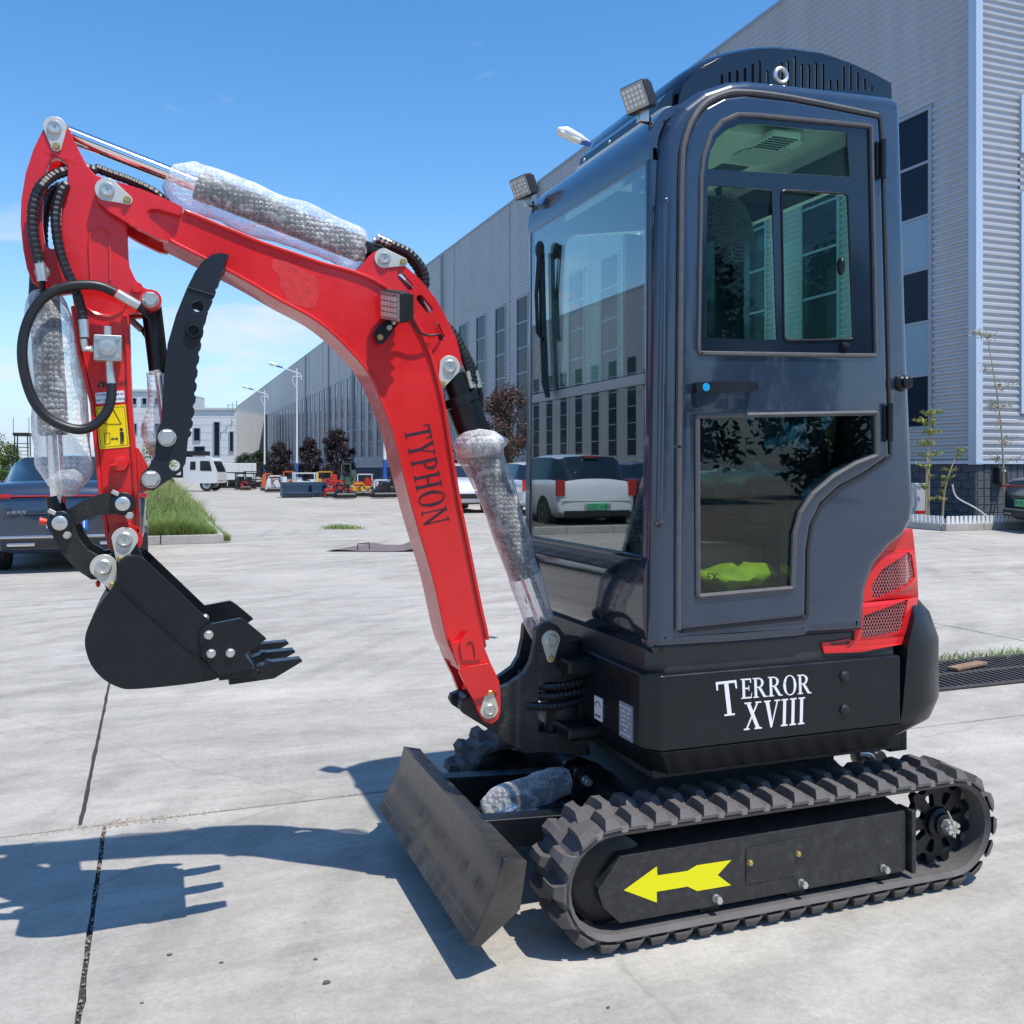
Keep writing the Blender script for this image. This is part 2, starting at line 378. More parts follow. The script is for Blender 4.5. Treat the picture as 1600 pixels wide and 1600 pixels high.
# ---- undercarriage --------------------------------------------------------------
TZ, TR = .182, .152                       # track centre height, band outer radius
TXF, TXR = 1.130, 2.262
TW = .20
def track_path(r, n=14):
    p = [(TXR, TZ+r), (TXF, TZ+r)]
    k = 40
    p = [(TXR+(TXF-TXR)*i/k, TZ+r) for i in range(k)]
    p += [(TXF-r*math.sin(math.pi*i/n), TZ+r*math.cos(math.pi*i/n)) for i in range(n)]
    p += [(TXF+(TXR-TXF)*i/k, TZ-r) for i in range(k)]
    p += [(TXR+r*math.sin(math.pi*i/n), TZ-r*math.cos(math.pi*i/n)) for i in range(n)]
    return p
def track_at(s_, r):
    """point, tangent angle at arc position on the band"""
    L = TXR-TXF; P = 2*L+2*math.pi*r; s_ %= P
    if s_ < L: return Vector((TXR-s_, TZ+r)), math.pi
    s_ -= L
    if s_ < math.pi*r: a = s_/r; return Vector((TXF-r*math.sin(a), TZ+r*math.cos(a))), math.pi+a
    s_ -= math.pi*r
    if s_ < L: return Vector((TXF+s_, TZ-r)), 0.
    s_ -= L; a = s_/r
    return Vector((TXR+r*math.sin(a), TZ-r*math.cos(a))), a
NL = 44
def lug_mesh(flip):
    """one staggered rubber tread lug: a tapered bar that widens to a ribbed shoulder at the band edge; local x along the band, z outward, y across"""
    g = G(); s = -1 if flip else 1
    prof = [(0.0, .042, .030), (.022, .030, .031), (.060, .022, .031), (.105, .018, .030), (.112, .014, .022)]
    st = []
    sec = [(-.003, .058, .002, .044), (.012, .043, .024, .027), (.046, .034, .026, .021), (.082, .036, .026, .023), (.102, .046, .0, .036)]
    v = []; f = []
    for (y, wb, hh, wt) in sec:
        yy = (-.1+y)*s
        v += [(-wb/2, yy, -.006), (-wt/2, yy, hh), (wt/2, yy, hh), (wb/2, yy, -.006)]
    for i in range(len(sec)-1):
        a = 4*i
        for j in range(3): f.append((a+j, a+j+1, a+j+5, a+j+4))
    f.append((0, 1, 2, 3)); e = 4*(len(sec)-1); f.append((e+3, e+2, e+1, e))
    return g.add(v, f).mesh('tread_lug', RUB)
LUGA, LUGB = lug_mesh(False), lug_mesh(True)
def make_track(yn, near):
    """yn is the camera-side edge of the track"""
    y0, y1 = yn, yn+TW
    out, inn = track_path(TR), track_path(TR-.024)
    g = G(); n = len(out); v = []; f = []
    # band section: edges thinned and rolled
    sec = lambda i: [(inn[i], y0+.012), (((inn[i][0]+out[i][0])/2, (inn[i][1]+out[i][1])/2), y0), (out[i], y0+.012), (out[i], y1-.012), (((inn[i][0]+out[i][0])/2, (inn[i][1]+out[i][1])/2), y1), (inn[i], y1-.012)]
    for i in range(n):
        for (p, y) in sec(i): v.append((p[0], y, p[1]))
    for i in range(n):
        for j in range(6):
            a, b = i*6+j, i*6+(j+1) % 6; c, d = ((i+1) % n)*6+j, ((i+1) % n)*6+(j+1) % 6
            f.append((a, b, d, c))
    band = g.add(v, f).obj('rubber_track', RUB, EX, smooth=True)
    P = 2*(TXR-TXF)+2*math.pi*TR; ym = (y0+y1)/2; b = BASE[EX.name]
    for i in range(NL):
        for k, me in ((0, LUGA), (.5, LUGB)):
            p, a = track_at((i+k)*P/NL+.012, TR)
            o = bpy.data.objects.new('tread_lug', me); COL.objects.link(o); o.parent = band
            o.location = Vector((p.x, ym, p.y))-b
            o.rotation_euler = (0, -a, 0) if False else Matrix(((math.cos(a), 0, math.sin(a)), (0, 1, 0), (math.sin(a), 0, -math.cos(a)))).to_euler()
    # inner drive teeth seen at the rear sprocket
    for i in range(NL):
        p, a = track_at((i+.25)*P/NL, TR-.024)
        c = Vector((p.x, ym, p.y)); rot = Matrix(((math.cos(a), 0, -math.sin(a)), (0, 1, 0), (math.sin(a), 0, math.cos(a))))
        up = Vector((-math.sin(a), 0, math.cos(a)))
        gg = G(); vv = []
        for (dx, dy, dz) in [(-.016, -.028, -.003), (.016, -.028, -.003), (.016, .028, -.003), (-.016, .028, -.003), (-.007, -.016, .03), (.007, -.016, .03), (.007, .016, .03), (-.007, .016, .03)]:
            vv.append(c+Vector((math.cos(a), 0, math.sin(a)))*dx+Vector((0, dy, 0))+up*dz)
        gg.add(vv, [(0, 3, 2, 1), (4, 5, 6, 7), (0, 1, 5, 4), (1, 2, 6, 5), (2, 3, 7, 6), (3, 0, 4, 7)])
        gg.obj('drive_tooth', RUB, band)
    # frame, sprocket, idler, rollers
    yf = y0+.022
    fr = rnd([(q[0], q[1]) for q in pl([(969, 1339), (934, 1391), (942, 1417), (969, 1443), (1415, 1361), (1415, 1267)], 2.262)], .012)
    o = G().plate(fr, yf, y1-.022).obj('track_frame', FRAMEM, EX, bevel=.006)
    top = [p for p in pl([(969, 1339), (1415, 1267)], 2.262)]
    G().add([(top[0][0], yf+.001, top[0][1]), (top[1][0], yf+.001, top[1][1]), (top[1][0], y1-.03, top[1][1]+.03), (top[0][0]+.02, y1-.03, top[0][1]+.03), (top[0][0], yf+.03, top[0][1]-.02), (top[1][0], yf+.03, top[1][1]-.02), (top[1][0], y1-.03, top[1][1]-.02), (top[0][0], y1-.03, top[0][1]-.02)],
            [(0, 1, 2, 3), (4, 7, 6, 5), (0, 4, 5, 1), (1, 5, 6, 2), (2, 6, 7, 3), (3, 7, 4, 0)]).obj('frame_top', FRAMEM, EX)
    if near:
        e = pl([(1421, 1264), (1421, 1362)], 2.262)
        G().bb((e[0][0]-.006, yf-.018, e[1][1]), (e[0][0]+.010, yf+.05, e[0][1])).obj('frame_end_flange', FRAMEM, EX, bevel=.004)
        ap = rnd(pl([(1165, 1326), (1247, 1310), (1247, 1366), (1165, 1381)], yf), .008)
        G().plate(ap, yf-.003, yf+.004).obj('access_panel', FRAMEM, EX, bevel=.001)
        for (x, y) in ((1170, 1347), (1245, 1333)): q = at(x, y, Y=yf); bolt((q.x, yf-.002, q.z), .0075, EX, BRASS, .01)
        for (x, y) in ((1118, 1403), (1251, 1379), (1379, 1356)): q = at(x, y, Y=yf); bolt((q.x, yf, q.z), .010, EX, ZINC, .024)
        ar = pl([(975, 1391), (1026, 1354), (1027, 1368), (1074, 1361), (1089, 1352), (1142, 1344), (1121, 1367), (1142, 1383), (1089, 1392), (1074, 1385), (1026, 1393), (1026, 1410)], yf)
        tag(G().plate(ar, yf-.0012, yf+.0005).obj('arrow_sticker', YEL, EX), 'yellow arrow sticker pointing forward')
        q = at(1340, 1304, Y=yf); words('20230814024', .012, mat('stamped_metal', (.06, .06, .06), .4), 'stamped_number', EX, frame_m((q.x, yf-.0005, q.z), (1, 0, 0), (0, 0, 1)), .0004)
    sp = rnd([p for i in range(24) for p in [((TXR+(.128 if i % 2 else .106)*math.cos((i+dd)*math.pi/12), TZ+.002+(.128 if i % 2 else .106)*math.sin((i+dd)*math.pi/12))) for dd in (-.28, .28)]], .004)
    holes = []
    for i in range(8):
        a = i*math.pi/4+.39; c = (TXR+.074*math.cos(a), TZ+.074*math.sin(a))
        ca, sa = math.cos(a), math.sin(a)
        holes.append(rnd([(c[0]+dx*ca-dy*sa, c[1]+dx*sa+dy*ca) for dx, dy in ((-.02, -.008), (.02, -.018), (.02, .018), (-.02, .008))], .008))
    s_ = G().plate(sp, y0+.07, y0+.092, holes).obj('sprocket', BLK, EX, bevel=.002)
    G().lathe((TXR, y0+.07, TZ), (0, -1, 0), [(0, .048), (.012, .046), (.018, .034), (.03, .033), (.034, .027)], 28).obj('hub', BLK, s_, smooth=True)
    g = G(); g.lathe((TXR, y0+.037, TZ), (0, -1, 0), [(0, .023), (.02, .023), (.024, .018)], 6)
    for i in range(6):
        a = i*math.pi/3+.5; g.box((TXR+.017*math.cos(a), y0+.01, TZ+.017*math.sin(a)), (.011, .012, .011), Matrix.Rotation(-a, 3, 'Y'))
    g.obj('axle_nut', mat('axle_nut_zinc', (.7, .68, .6), .32, metal=.7), s_)
    G().tube([(TXR-.02, y0+.012, TZ+.055), (TXR-.006, y0+.006, TZ+.025), (TXR+.001, y0+.002, TZ), (TXR+.001, y0+.004, TZ-.026)], .0022, 6).obj('split_pin', ZPL, s_)
    G().lathe((TXF, y0+.05, TZ), (0, 1, 0), [(0, .10), (.01, .118), (.035, .118), (.045, .10), (.06, .10), (.07, .118), (.095, .118), (.105, .10)], 32).obj('idler', BLK, EX, smooth=True)
    for x in (1105, 1238, 1370):
        q = at(x, 1405, Y=y0+.05); G().lathe((q.x, y0+.035, .088), (0, 1, 0), [(0, .04), (.006, .045), (.05, .045), (.056, .03), (.08, .03), (.086, .045), (.12, .045), (.126, .04)], 24).obj('roller', BLK, EX, smooth=True)
    return band
make_track(2.24, True); make_track(3.07, False)
# car body (X frame), turntable
G().bb((1.28, 2.42, .16), (2.12, 3.09, .30)).obj('car_body', BLKM, EX, bevel=.02)
G().add([(1.32, 2.5, .3), (2.08, 2.5, .3), (2.08, 3.01, .3), (1.32, 3.01, .3), (1.42, 2.52, .40), (1.98, 2.52, .40), (1.98, 2.99, .40), (1.42, 2.99, .40)], [(0, 3, 2, 1), (4, 5, 6, 7), (0, 1, 5, 4), (1, 2, 6, 5), (2, 3, 7, 6), (3, 0, 4, 7)]).obj('car_body_top', BLKM, EX, bevel=.01)
G().lathe((1.70, YC, .37), (0, 0, 1), [(0, .27), (.03, .285), (.05, .285), (.055, .26), (.09, .26)], 48).obj('slewing_ring', BLK, EX, smooth=True)
# ---- dozer blade ------------------------------------------------------------------
BY0, BY1 = 2.243, 3.272
bf = pl([(788, 1341), (786, 1352), (782, 1369), (775, 1391), (763, 1418), (750, 1448), (733, 1478)], BY0)
bb = pl([(752, 1479), (813, 1422), (818, 1390), (824, 1345)], BY0)
front = [(p.x, p.y) for p in crv([Vector(q) for q in bf], 4)]
prof = front+[tuple(q) for q in bb]
G().plate(prof, BY0, BY0+.014).obj('blade_end_plate', BLADEM, EX, bevel=.003)
G().plate(prof, BY1-.014, BY1).obj('blade_end_plate', BLADEM, EX, bevel=.003)
th = [(p[0]+.012+.004*math.sin(i), p[1]) for i, p in enumerate(front)]
bl = G().strip(front, .014, BY0+.014, BY1-.014, 1).obj('dozer_blade', BLADEM, EX, smooth=True)
tb = bb[-1]; t0 = front[0]
G().add([(t0[0], BY0+.014, t0[1]-.001), (tb[0], BY0+.014, tb[1]-.001), (tb[0], BY1-.014, tb[1]-.001), (t0[0], BY1-.014, t0[1]-.001), (t0[0]+.012, BY0+.014, t0[1]-.06), (tb[0]-.01, BY0+.014, tb[1]-.06), (tb[0]-.01, BY1-.014, tb[1]-.06), (t0[0]+.012, BY1-.014, t0[1]-.06)],
        [(0, 1, 2, 3), (4, 7, 6, 5), (0, 4, 5, 1), (1, 5, 6, 2), (2, 6, 7, 3), (3, 7, 4, 0)]).obj('blade_top_beam', BLADEM, EX, bevel=.004)
G().bb((front[-1][0]+.018, BY0+.015, front[-1][1]+.004), (bb[0][0]+.012, BY1-.015, front[-1][1]+.03)).obj('cutting_edge', BLADEM, EX, bevel=.003)
for y in (2.56, 2.95):
    a = Vector((.86, y, .25)); b_ = Vector((1.38, y-.005, .215))
    d = (b_-a); G().add([(a.x, y-.03, a.z-.04), (a.x, y+.03, a.z-.04), (a.x, y+.03, a.z+.04), (a.x, y-.03, a.z+.04), (b_.x, y-.03, b_.z-.045), (b_.x, y+.03, b_.z-.045), (b_.x, y+.03, b_.z+.045), (b_.x, y-.03, b_.z+.045)],
        [(0, 1, 2, 3), (4, 7, 6, 5), (0, 4, 5, 1), (1, 5, 6, 2), (2, 6, 7, 3), (3, 7, 4, 0)]).obj('blade_arm', BLK, EX, bevel=.004)
# blade lift cylinder with its clevises
ca, cb_ = at(765, 1283, Y=YC-.02), at(905, 1212, Y=YC-.02)
G().tube([ca, ca.lerp(cb_, .45)], .016, 14).obj('blade_cylinder_rod', CHROME, EX, smooth=True)
G().tube([ca.lerp(cb_, .3), cb_], .032, 18).obj('blade_cylinder', BLK, EX, smooth=True)
for y in (YC-.065, YC+.02):
    G().plate(circ((ca.x, ca.z), .032, 18), y, y+.018).obj('clevis', BLK, EX, bevel=.002)
    q = [(cb_.x-.045, cb_.z-.02), (cb_.x-.03, cb_.z+.035), (cb_.x+.02, cb_.z+.045), (cb_.x+.16, cb_.z-.02), (cb_.x+.16, cb_.z-.12), (cb_.x-.03, cb_.z-.1)]
    G().plate(rnd(q, .015), y, y+.018).obj('cylinder_bracket', BLK, EX, bevel=.002)
bolt((cb_.x, YC-.065, cb_.z), .013, EX, ZINC, .03)
bolt((ca.x-.01, YC-.09, ca.z), .013, EX, ZINC, .03)
q0 = at(790, 1275, Y=YC-.07)
G().tube([q0, q0+Vector((.11, 0, .004))], .009, 10).obj('hose_fitting', ZINC, EX, smooth=True)
G().tube(crv([q0+Vector((.1, 0, .004)), q0+Vector((.25, .02, .012)), q0+Vector((.45, .05, .03)), q0+Vector((.6, .1, .06))], 8), .011, 8).obj('blade_hose', HOSE, EX, smooth=True)
# ---- upper frame, skirt, counterweight ---------------------------------------------
SY0, SY1 = 2.272, 3.238
def arc(c, r, a0, a1, n=10): return [(c[0]+r*math.cos(a0+(a1-a0)*i/n), c[1]+r*math.sin(a0+(a1-a0)*i/n)) for i in range(n+1)]
def body_plan(x0, xr, r, inset=0., cf=.05):
    y0, y1 = SY0+inset, SY1-inset
    p = [(x0, y0+cf), (x0+cf*.8, y0)]
    p += arc((xr-r, y0+r), r, -math.pi/2, -.12, 10)
    p += arc((xr-r, y1-r), r, .12, math.pi/2, 10)
    p += [(x0+cf*.8, y1), (x0, y1-cf)]
    return p
XS = 2.085                                  # seam between side skirt and counterweight
def ring_prism(plan_lo, plan_hi, z0, z1):
    n = len(plan_lo); v = [(p[0], p[1], z0) for p in plan_lo]+[(p[0], p[1], z1) for p in plan_hi]
    f = [tuple(range(n))[::-1], tuple(range(n, 2*n))]+[(i, (i+1) % n, n+(i+1) % n, n+i) for i in range(n)]
    return G().add(v, f)
skp = lambda ins: [(1.236+ins, SY0+.045+ins), (1.275+ins, SY0+ins), (XS, SY0+ins), (XS, SY1-ins), (1.275+ins, SY1-ins), (1.236+ins, SY1-.045-ins)]
ring_prism(skp(0), skp(0), .508, .714).obj('side_skirt', BLK, EX, bevel=.008)
ring_prism(skp(.06), skp(.002), .425, .507).obj('skirt_chamfer', BLK, EX, bevel=.004)
ring_prism(skp(.03), skp(.03), .70, .79).obj('upper_deck', mat('deck_grey', (.035, .036, .037), .4, var=.2), EX, bevel=.004)
cwp = lambda ins, xr, r: [(XS+.006, SY0+ins)]+arc((xr-r-ins, SY0+r+ins), r, -math.pi/2, -.1, 10)+arc((xr-r-ins, SY1-r-ins), r, .1, math.pi/2, 10)+[(XS+.006, SY1-ins)]
lv = [(.455, .05, 2.33), (.50, .012, 2.355), (.56, .0, 2.365), (.74, .0, 2.365), (.82, .012, 2.352), (.865, .03, 2.335), (.885, .05, 2.31)]
g = G(); pls = [cwp(i_, x_, .235) for (_, i_, x_) in lv]; n = len(pls[0]); v = []; f = []
for (z, _, _), p in zip(lv, pls): v += [(a, b, z-(0 if a > XS+.1 else 0)) for a, b in p]
for k in range(len(lv)-1):
    for i in range(n): f.append((k*n+i, k*n+(i+1) % n, (k+1)*n+(i+1) % n, (k+1)*n+i))
f += [tuple(range(n))[::-1], tuple(range((len(lv)-1)*n, len(lv)*n))]
# the seam leans back above the skirt, so the front edge follows the rounded flank
for p in range(len(v)):
    a, b, z = v[p]; k = p//n; ins, xr = lv[k][1], lv[k][2]; xs = XS+.006+max(0, z-.70)*.5
    if a < xs:
        c = xr-.235-ins; d = math.sqrt(max(0, .235**2-max(0, xs-c)**2))
        v[p] = (xs, (SY0+ins+.235-d) if b < YC else (SY1-ins-.235+d), z)
cw = g.add(v, f).obj('counterweight', BLK, EX, smooth=True)
for z in (.665, .585):
    q = at(1319, 1057 if z > .6 else 1109, Y=SY0); G().lathe((q.x, SY0, q.z), (0, -1, 0), [(0, .0155), (.004, .0155), (.008, .011), (.0095, .004)], 20).obj('plug', BLKM, EX, smooth=True)
G().bb((1.30, SY0+.09, .405), (2.16, SY1-.09, .45)).obj('turntable_plate', BLKM, EX, bevel=.004)
for (x, dx) in ((1270, .05), (1390, .035)):
    q = at(x, 1190, Y=2.5); G().bb((q.x-dx, 2.46, .36), (q.x+dx, 2.5, .43)).obj('bracket', BLKM, EX, bevel=.003)
q = at(1362, 1190, Y=2.45); G().tube(crv([q+Vector((-.05, 0, .03)), q+Vector((-.01, 0, .025)), q+Vector((.012, 0, .0)), q+Vector((.015, 0, -.03))], 6), .007, 8).obj('drain_pipe', ZINC, EX, smooth=True)
# decals on the nose of the frame
for (x, y, ww, hh, mm, nm) in ((935, 1107, .05, .068, STICK, 'recoil_label'), (978, 1127, .078, .10, SILV, 'data_plate')):
    q = at(x, y, X=1.234); lb = G().bb((1.2325, q.y-ww/2, q.z-hh/2), (1.2365, q.y+ww/2, q.z+hh/2)).obj(nm, mm, EX)
    mt = frame_m((1.2318, q.y, q.z), (0, -1, 0), (0, 0, 1))
    if nm == 'data_plate':
        for k in range(7): words(('MINI EXCAVATOR', 'MODEL   XVIII', 'POWER    kW', 'WEIGHT    kg', 'SERIAL NO.', 'DATE', 'MADE IN CHINA')[k], .0085, WHITE, 'plate_text', lb, mt @ Matrix.Translation((0, .038-k*.0125, 0)), .0003)
    else:
        words('SLEWING', .009, INTER, 'label_text', lb, mt @ Matrix.Translation((0, -.022, 0)), .0003)
        G().tube([Vector((1.232, q.y+.018*math.cos(a/6*math.pi), q.z+.006+.014*math.sin(a/6*math.pi))) for a in range(7)], .0016, 5).obj('label_arrow', INTER, lb)
# ---- serif lettering made of strokes -------------------------------------------------
def glyph(ch):
    """strokes of a serif capital in a 0..1 box: list of polygons, width"""
    T_, t_ = .15, .06; P = []
    def stem(x, w_, y0=0, y1=1, sf=.09, st=.05, lo=True, hi=True):
        P.append([(x, y0), (x+w_, y0), (x+w_, y1), (x, y1)])
        if lo: P.append([(x-sf, y0), (x+w_+sf, y0), (x+w_+sf, y0+st), (x-sf, y0+st)])
        if hi: P.append([(x-sf, y1-st), (x+w_+sf, y1-st), (x+w_+sf, y1), (x-sf, y1)])
    def ringp(cx, cy, rx, ry, w_, a0, a1, n=22, tw=None):
        tw = tw or w_*.45; o = []; i_ = []
        for k in range(n+1):
            a = a0+(a1-a0)*k/n; ww = tw+(w_-tw)*abs(math.cos(a)); o.append((cx+rx*math.cos(a), cy+ry*math.sin(a))); i_.append((cx+(rx-ww)*math.cos(a), cy+(ry-tw)*math.sin(a)))
        for k in range(n): P.append([o[k], o[k+1], i_[k+1], i_[k]])
    if ch == 'T': stem(.29, T_, hi=False, sf=.11); P.append([(.0, .93), (.73, .93), (.73, 1), (.0, 1)]); P.append([(.0, .76), (.05, .76), (.07, .93), (0, .93)]); P.append([(.68, .76), (.73, .76), (.73, .93), (.66, .93)]); W_ = .73
    elif ch == 'E':
        stem(.09, T_); P.append([(.2, .93), (.6, .93), (.6, 1), (.2, 1)]); P.append([(.2, 0), (.62, 0), (.62, .07), (.2, .07)]); P.append([(.2, .47), (.48, .47), (.48, .54), (.2, .54)])
        P.append([(.55, .78), (.6, .78), (.6, .93), (.53, .93)]); P.append([(.57, .07), (.6, .07), (.64, .25), (.6, .25)]); P.append([(.44, .38), (.48, .38), (.48, .63), (.44, .63)]); W_ = .66
    elif ch in 'RP':
        stem(.09, T_); ringp(.3, .74, .34, .26, T_, -math.pi/2, math.pi/2, tw=t_); P.append([(.2, .94), (.31, .94), (.31, 1), (.2, 1)]); P.append([(.2, .48), (.31, .48), (.31, .54), (.2, .54)]); W_ = .68
        if ch == 'R': P.append([(.30, .5), (.46, .52), (.76, .05), (.80, .0), (.62, .0)]); P.append([(.66, 0), (.86, 0), (.86, .05), (.66, .05)]); W_ = .86
    elif ch == 'O': ringp(.4, .5, .4, .52, T_*1.05, 0, 2*math.pi, 40, tw=.05); W_ = .82
    elif ch == 'X':
        P.append([(.08, 1), (.26, 1), (.80, 0), (.62, 0)]); P.append([(.62, 1), (.70, 1), (.16, 0), (.08, 0)])
        for (a, b) in ((0, .33), (.53, .82)): P.append([(a, .95), (b, .95), (b, 1), (a, 1)])
        for (a, b) in ((0, .28), (.52, .88)): P.append([(a, 0), (b, 0), (b, .05), (a, .05)])
        W_ = .88
    elif ch == 'V':
        P.append([(.06, 1), (.24, 1), (.46, .1), (.40, 0), (.35, 0)]); P.append([(.64, 1), (.71, 1), (.42, 0), (.37, 0)])
        for (a, b) in ((0, .32), (.52, .80)): P.append([(a, .95), (b, .95), (b, 1), (a, 1)])
        W_ = .78
    elif ch == 'I': stem(.1, T_); W_ = .35
    elif ch == 'Y':
        P.append([(.05, 1), (.23, 1), (.45, .44), (.30, .44)]); P.append([(.60, 1), (.67, 1), (.45, .44), (.39, .44)]); stem(.30, T_, 0, .46, hi=False, sf=.1)
        for (a, b) in ((0, .31), (.49, .76)): P.append([(a, .95), (b, .95), (b, 1), (a, 1)])
        W_ = .76
    elif ch == 'H': stem(.09, T_); stem(.58, T_); P.append([(.2, .47), (.6, .47), (.6, .54), (.2, .54)]); W_ = .84
    elif ch == 'N': stem(.11, t_); stem(.68, t_, lo=False); P.append([(.02, 1), (.2, 1), (.74, .08), (.74, 0), (.66, 0), (.08, .98)]); W_ = .86
    return P, W_
def serif(txt, size, m, name, parent, o, ax, ay, nrm, wd=1.0, gap=.06, wide=1.0):
    """word in serif capitals: o origin, ax along, ay up, nrm out of the surface"""
    o, ax, ay, nrm = Vector(o), Vector(ax), Vector(ay), Vector(nrm); x = 0
    total = sum(glyph(c)[1]+gap for c in txt)-gap; k = wd/(total*size) if wd else wide
    for c in txt:
        P, W_ = glyph(c); g = G()
        for i, p in enumerate(P):
            z = .0006+.00012*(i % 9)
            g.prism([(a, b) for a, b in p], (), lambda a, b: o+ax*((x+a)*size*k)+ay*(b*size)+nrm*z, lambda a, b: o+ax*((x+a)*size*k)+ay*(b*size)-nrm*.0004)
        g.obj(name, m, parent); x += W_+gap
def word_on(txt, q00, q10, q01, Y, m, parent, gap=.06):
    a, b, c = at(*q00, Y=Y), at(*q10, Y=Y), at(*q01, Y=Y)
    ax = (b-a); ay = (c-a); serif(txt, ay.length, m, 'letter', parent, a, ax.normalized(), ay.normalized(), (0, -1, 0), ax.length, gap)
dec = EX
word_on('T', (1124, 1120), (1156, 1116), (1118, 1066), SY0, WHITE, EX)
word_on('ERROR', (1158, 1092), (1268, 1083), (1157, 1061), SY0, WHITE, EX, .05)
word_on('XVIII', (1162, 1141), (1257, 1131), (1163, 1098), SY0, WHITE, EX, .08)
# ---- swing bracket --------------------------------------------------------------------
KY0, KY1 = 2.692, 2.820
kb = [(838, 985), (836, 1007), (830, 1035), (820, 1052), (800, 1067), (777, 1078), (752, 1090), (734, 1092), (722, 1097), (719, 1106), (724, 1115), (760, 1137), (800, 1165), (822, 1177, 4), (845, 1175), (915, 1180), (945, 1060), (915, 1050), (890, 1010), (880, 990), (872, 978), (860, 972), (847, 975)]
kh = rnd(pl([(841, 1075, 6), (852, 1066, 8), (895, 1065, 8), (905, 1080, 8), (905, 1145, 6), (842, 1147, 4)], KY0), .01)
for y in (KY0, KY1-.026):
    G().plate(rnd(pl(kb, KY0), .004), y, y+.026, [kh]).obj('swing_bracket_plate', mat('worn_black_paint', (.014, .016, .019), .42, var=.3, vscale=9, bump=.05, bscale=90, dust=.28, dcol=(.26, .24, .21)), EX, bevel=.003)
q = pl([(905, 1060), (930, 1185), (890, 1185), (850, 1060)], KY0)
G().plate(q, KY0+.03, KY1-.03).obj('swing_post', BLKM, EX, bevel=.006)
c0 = at(895, 1120, Y=YC); G().cyl((1.20, YC, .42), (1.20, YC, .74), .06, 28).obj('swing_pivot', BLKM, EX, smooth=True)
G().bb((1.15, 2.60, .655), (1.30, 2.91, .70)).obj('swing_lug', BLK, EX, bevel=.01)
G().bb((1.15, 2.60, .46), (1.30, 2.91, .50)).obj('swing_lug', BLK, EX, bevel=.01)
q = at(764, 1110, Y=YC); G().cyl((q.x, KY0-.015, q.z), (q.x, KY1+.015, q.z), .022, 20).obj('foot_pin', BLK, EX, smooth=True)
q = at(728, 1098, Y=KY0+.03); G().cyl((q.x+.02, KY0+.03, q.z-.005), (q.x+.02, KY1-.03, q.z-.005), .03, 24).obj('spacer_tube', BLK, EX, smooth=True)
pin(860, 1000, KY0, -math.pi/2, EX, 30, 15)
def hose(pts, r, name='hose', m=HOSE, guard=False, n=10, par=EX, step=.0035):
    p = crv(pts, 10)
    if guard:
        L = [0]
        for i in range(1, len(p)): L.append(L[-1]+(p[i]-p[i-1]).length)
        k = int(L[-1]/step); q = []; j = 0
        for i in range(k+1):
            s_ = L[-1]*i/k
            while j < len(p)-2 and L[j+1] < s_: j += 1
            q.append(p[j].lerp(p[j+1], (s_-L[j])/max(1e-9, L[j+1]-L[j])))
        return G().tube(q, [r*(1+.16*abs(math.sin(i*math.pi/4))) for i in range(len(q))], 8).obj(name, m, par, smooth=True)
    return G().tube(p, r, n).obj(name, m, par, smooth=True)
for k in range(4):
    z = .555+.028*k
    hose([Vector((1.05, 2.70+.02*k, z)), Vector((1.14, 2.68+.01*k, z-.006)), Vector((1.24, 2.69, z+.004)), Vector((1.33, 2.72, z+.01))], .012, 'swing_hose', guard=True)
# ---- boom ------------------------------------------------------------------------------
BN, BF = 2.69, 2.822
up = [(235, 322), (286, 333), (350, 359), (407, 382), (460, 400), (501, 414), (548, 427), (585, 442), (620, 467), (648, 505), (668, 550), (680, 590), (690, 634), (697, 678), (714, 781), (725, 836), (747, 945), (756, 985), (760, 1010)]
lo = [(722, 1050), (712, 1022), (701, 996), (681, 906), (659, 832), (642, 772), (618, 676), (602, 634), (587, 597), (572, 572), (550, 547), (520, 517), (486, 492), (439, 467), (395, 441), (351, 417), (310, 396), (267, 374), (235, 356)]
U = [Vector(p) for p in pl(up, BN)]; Lw = [Vector(p) for p in pl(lo, BN)]
Uc = crv(U, 4); Lc = crv(Lw, 4)
BOOM = G().plate([tuple(p) for p in Uc+Lc], BN, BF).obj('boom', RED, EX)
for p in BOOM.data.polygons: p.use_smooth = True
BOOM.data.set_sharp_from_angle(angle=R(25))
G().strip([tuple(p) for p in Uc[4:-2]], .010, BN-.010, BF+.010, 1).obj('boom_flange', RED, BOOM, bevel=.003)
G().strip([tuple(p) for p in Lc[2:-3]], .010, BN-.008, BF+.008, 1).obj('boom_flange', RED, BOOM, bevel=.003)
j = pl([(600, 634), (621, 690)], BN)
# fork end plates at the arm pivot
fk = [(146, 297, 0), (150, 286), (160, 281), (172, 281), (190, 286), (220, 295), (250, 307), (287, 324, 4), (281, 336, 3), (247, 326), (236, 326), (230, 331), (232, 339), (268, 369, 3), (263, 377, 3), (250, 374), (215, 357), (170, 330), (152, 313)]
for y in (BN-.022, BF):
    G().plate(rnd(pl(fk, BN-.022), .006), y, y+.022).obj('boom_end_plate', RED, BOOM, bevel=.004)
pin(168, 297, BN-.022, -.42, EX, 28, 15)
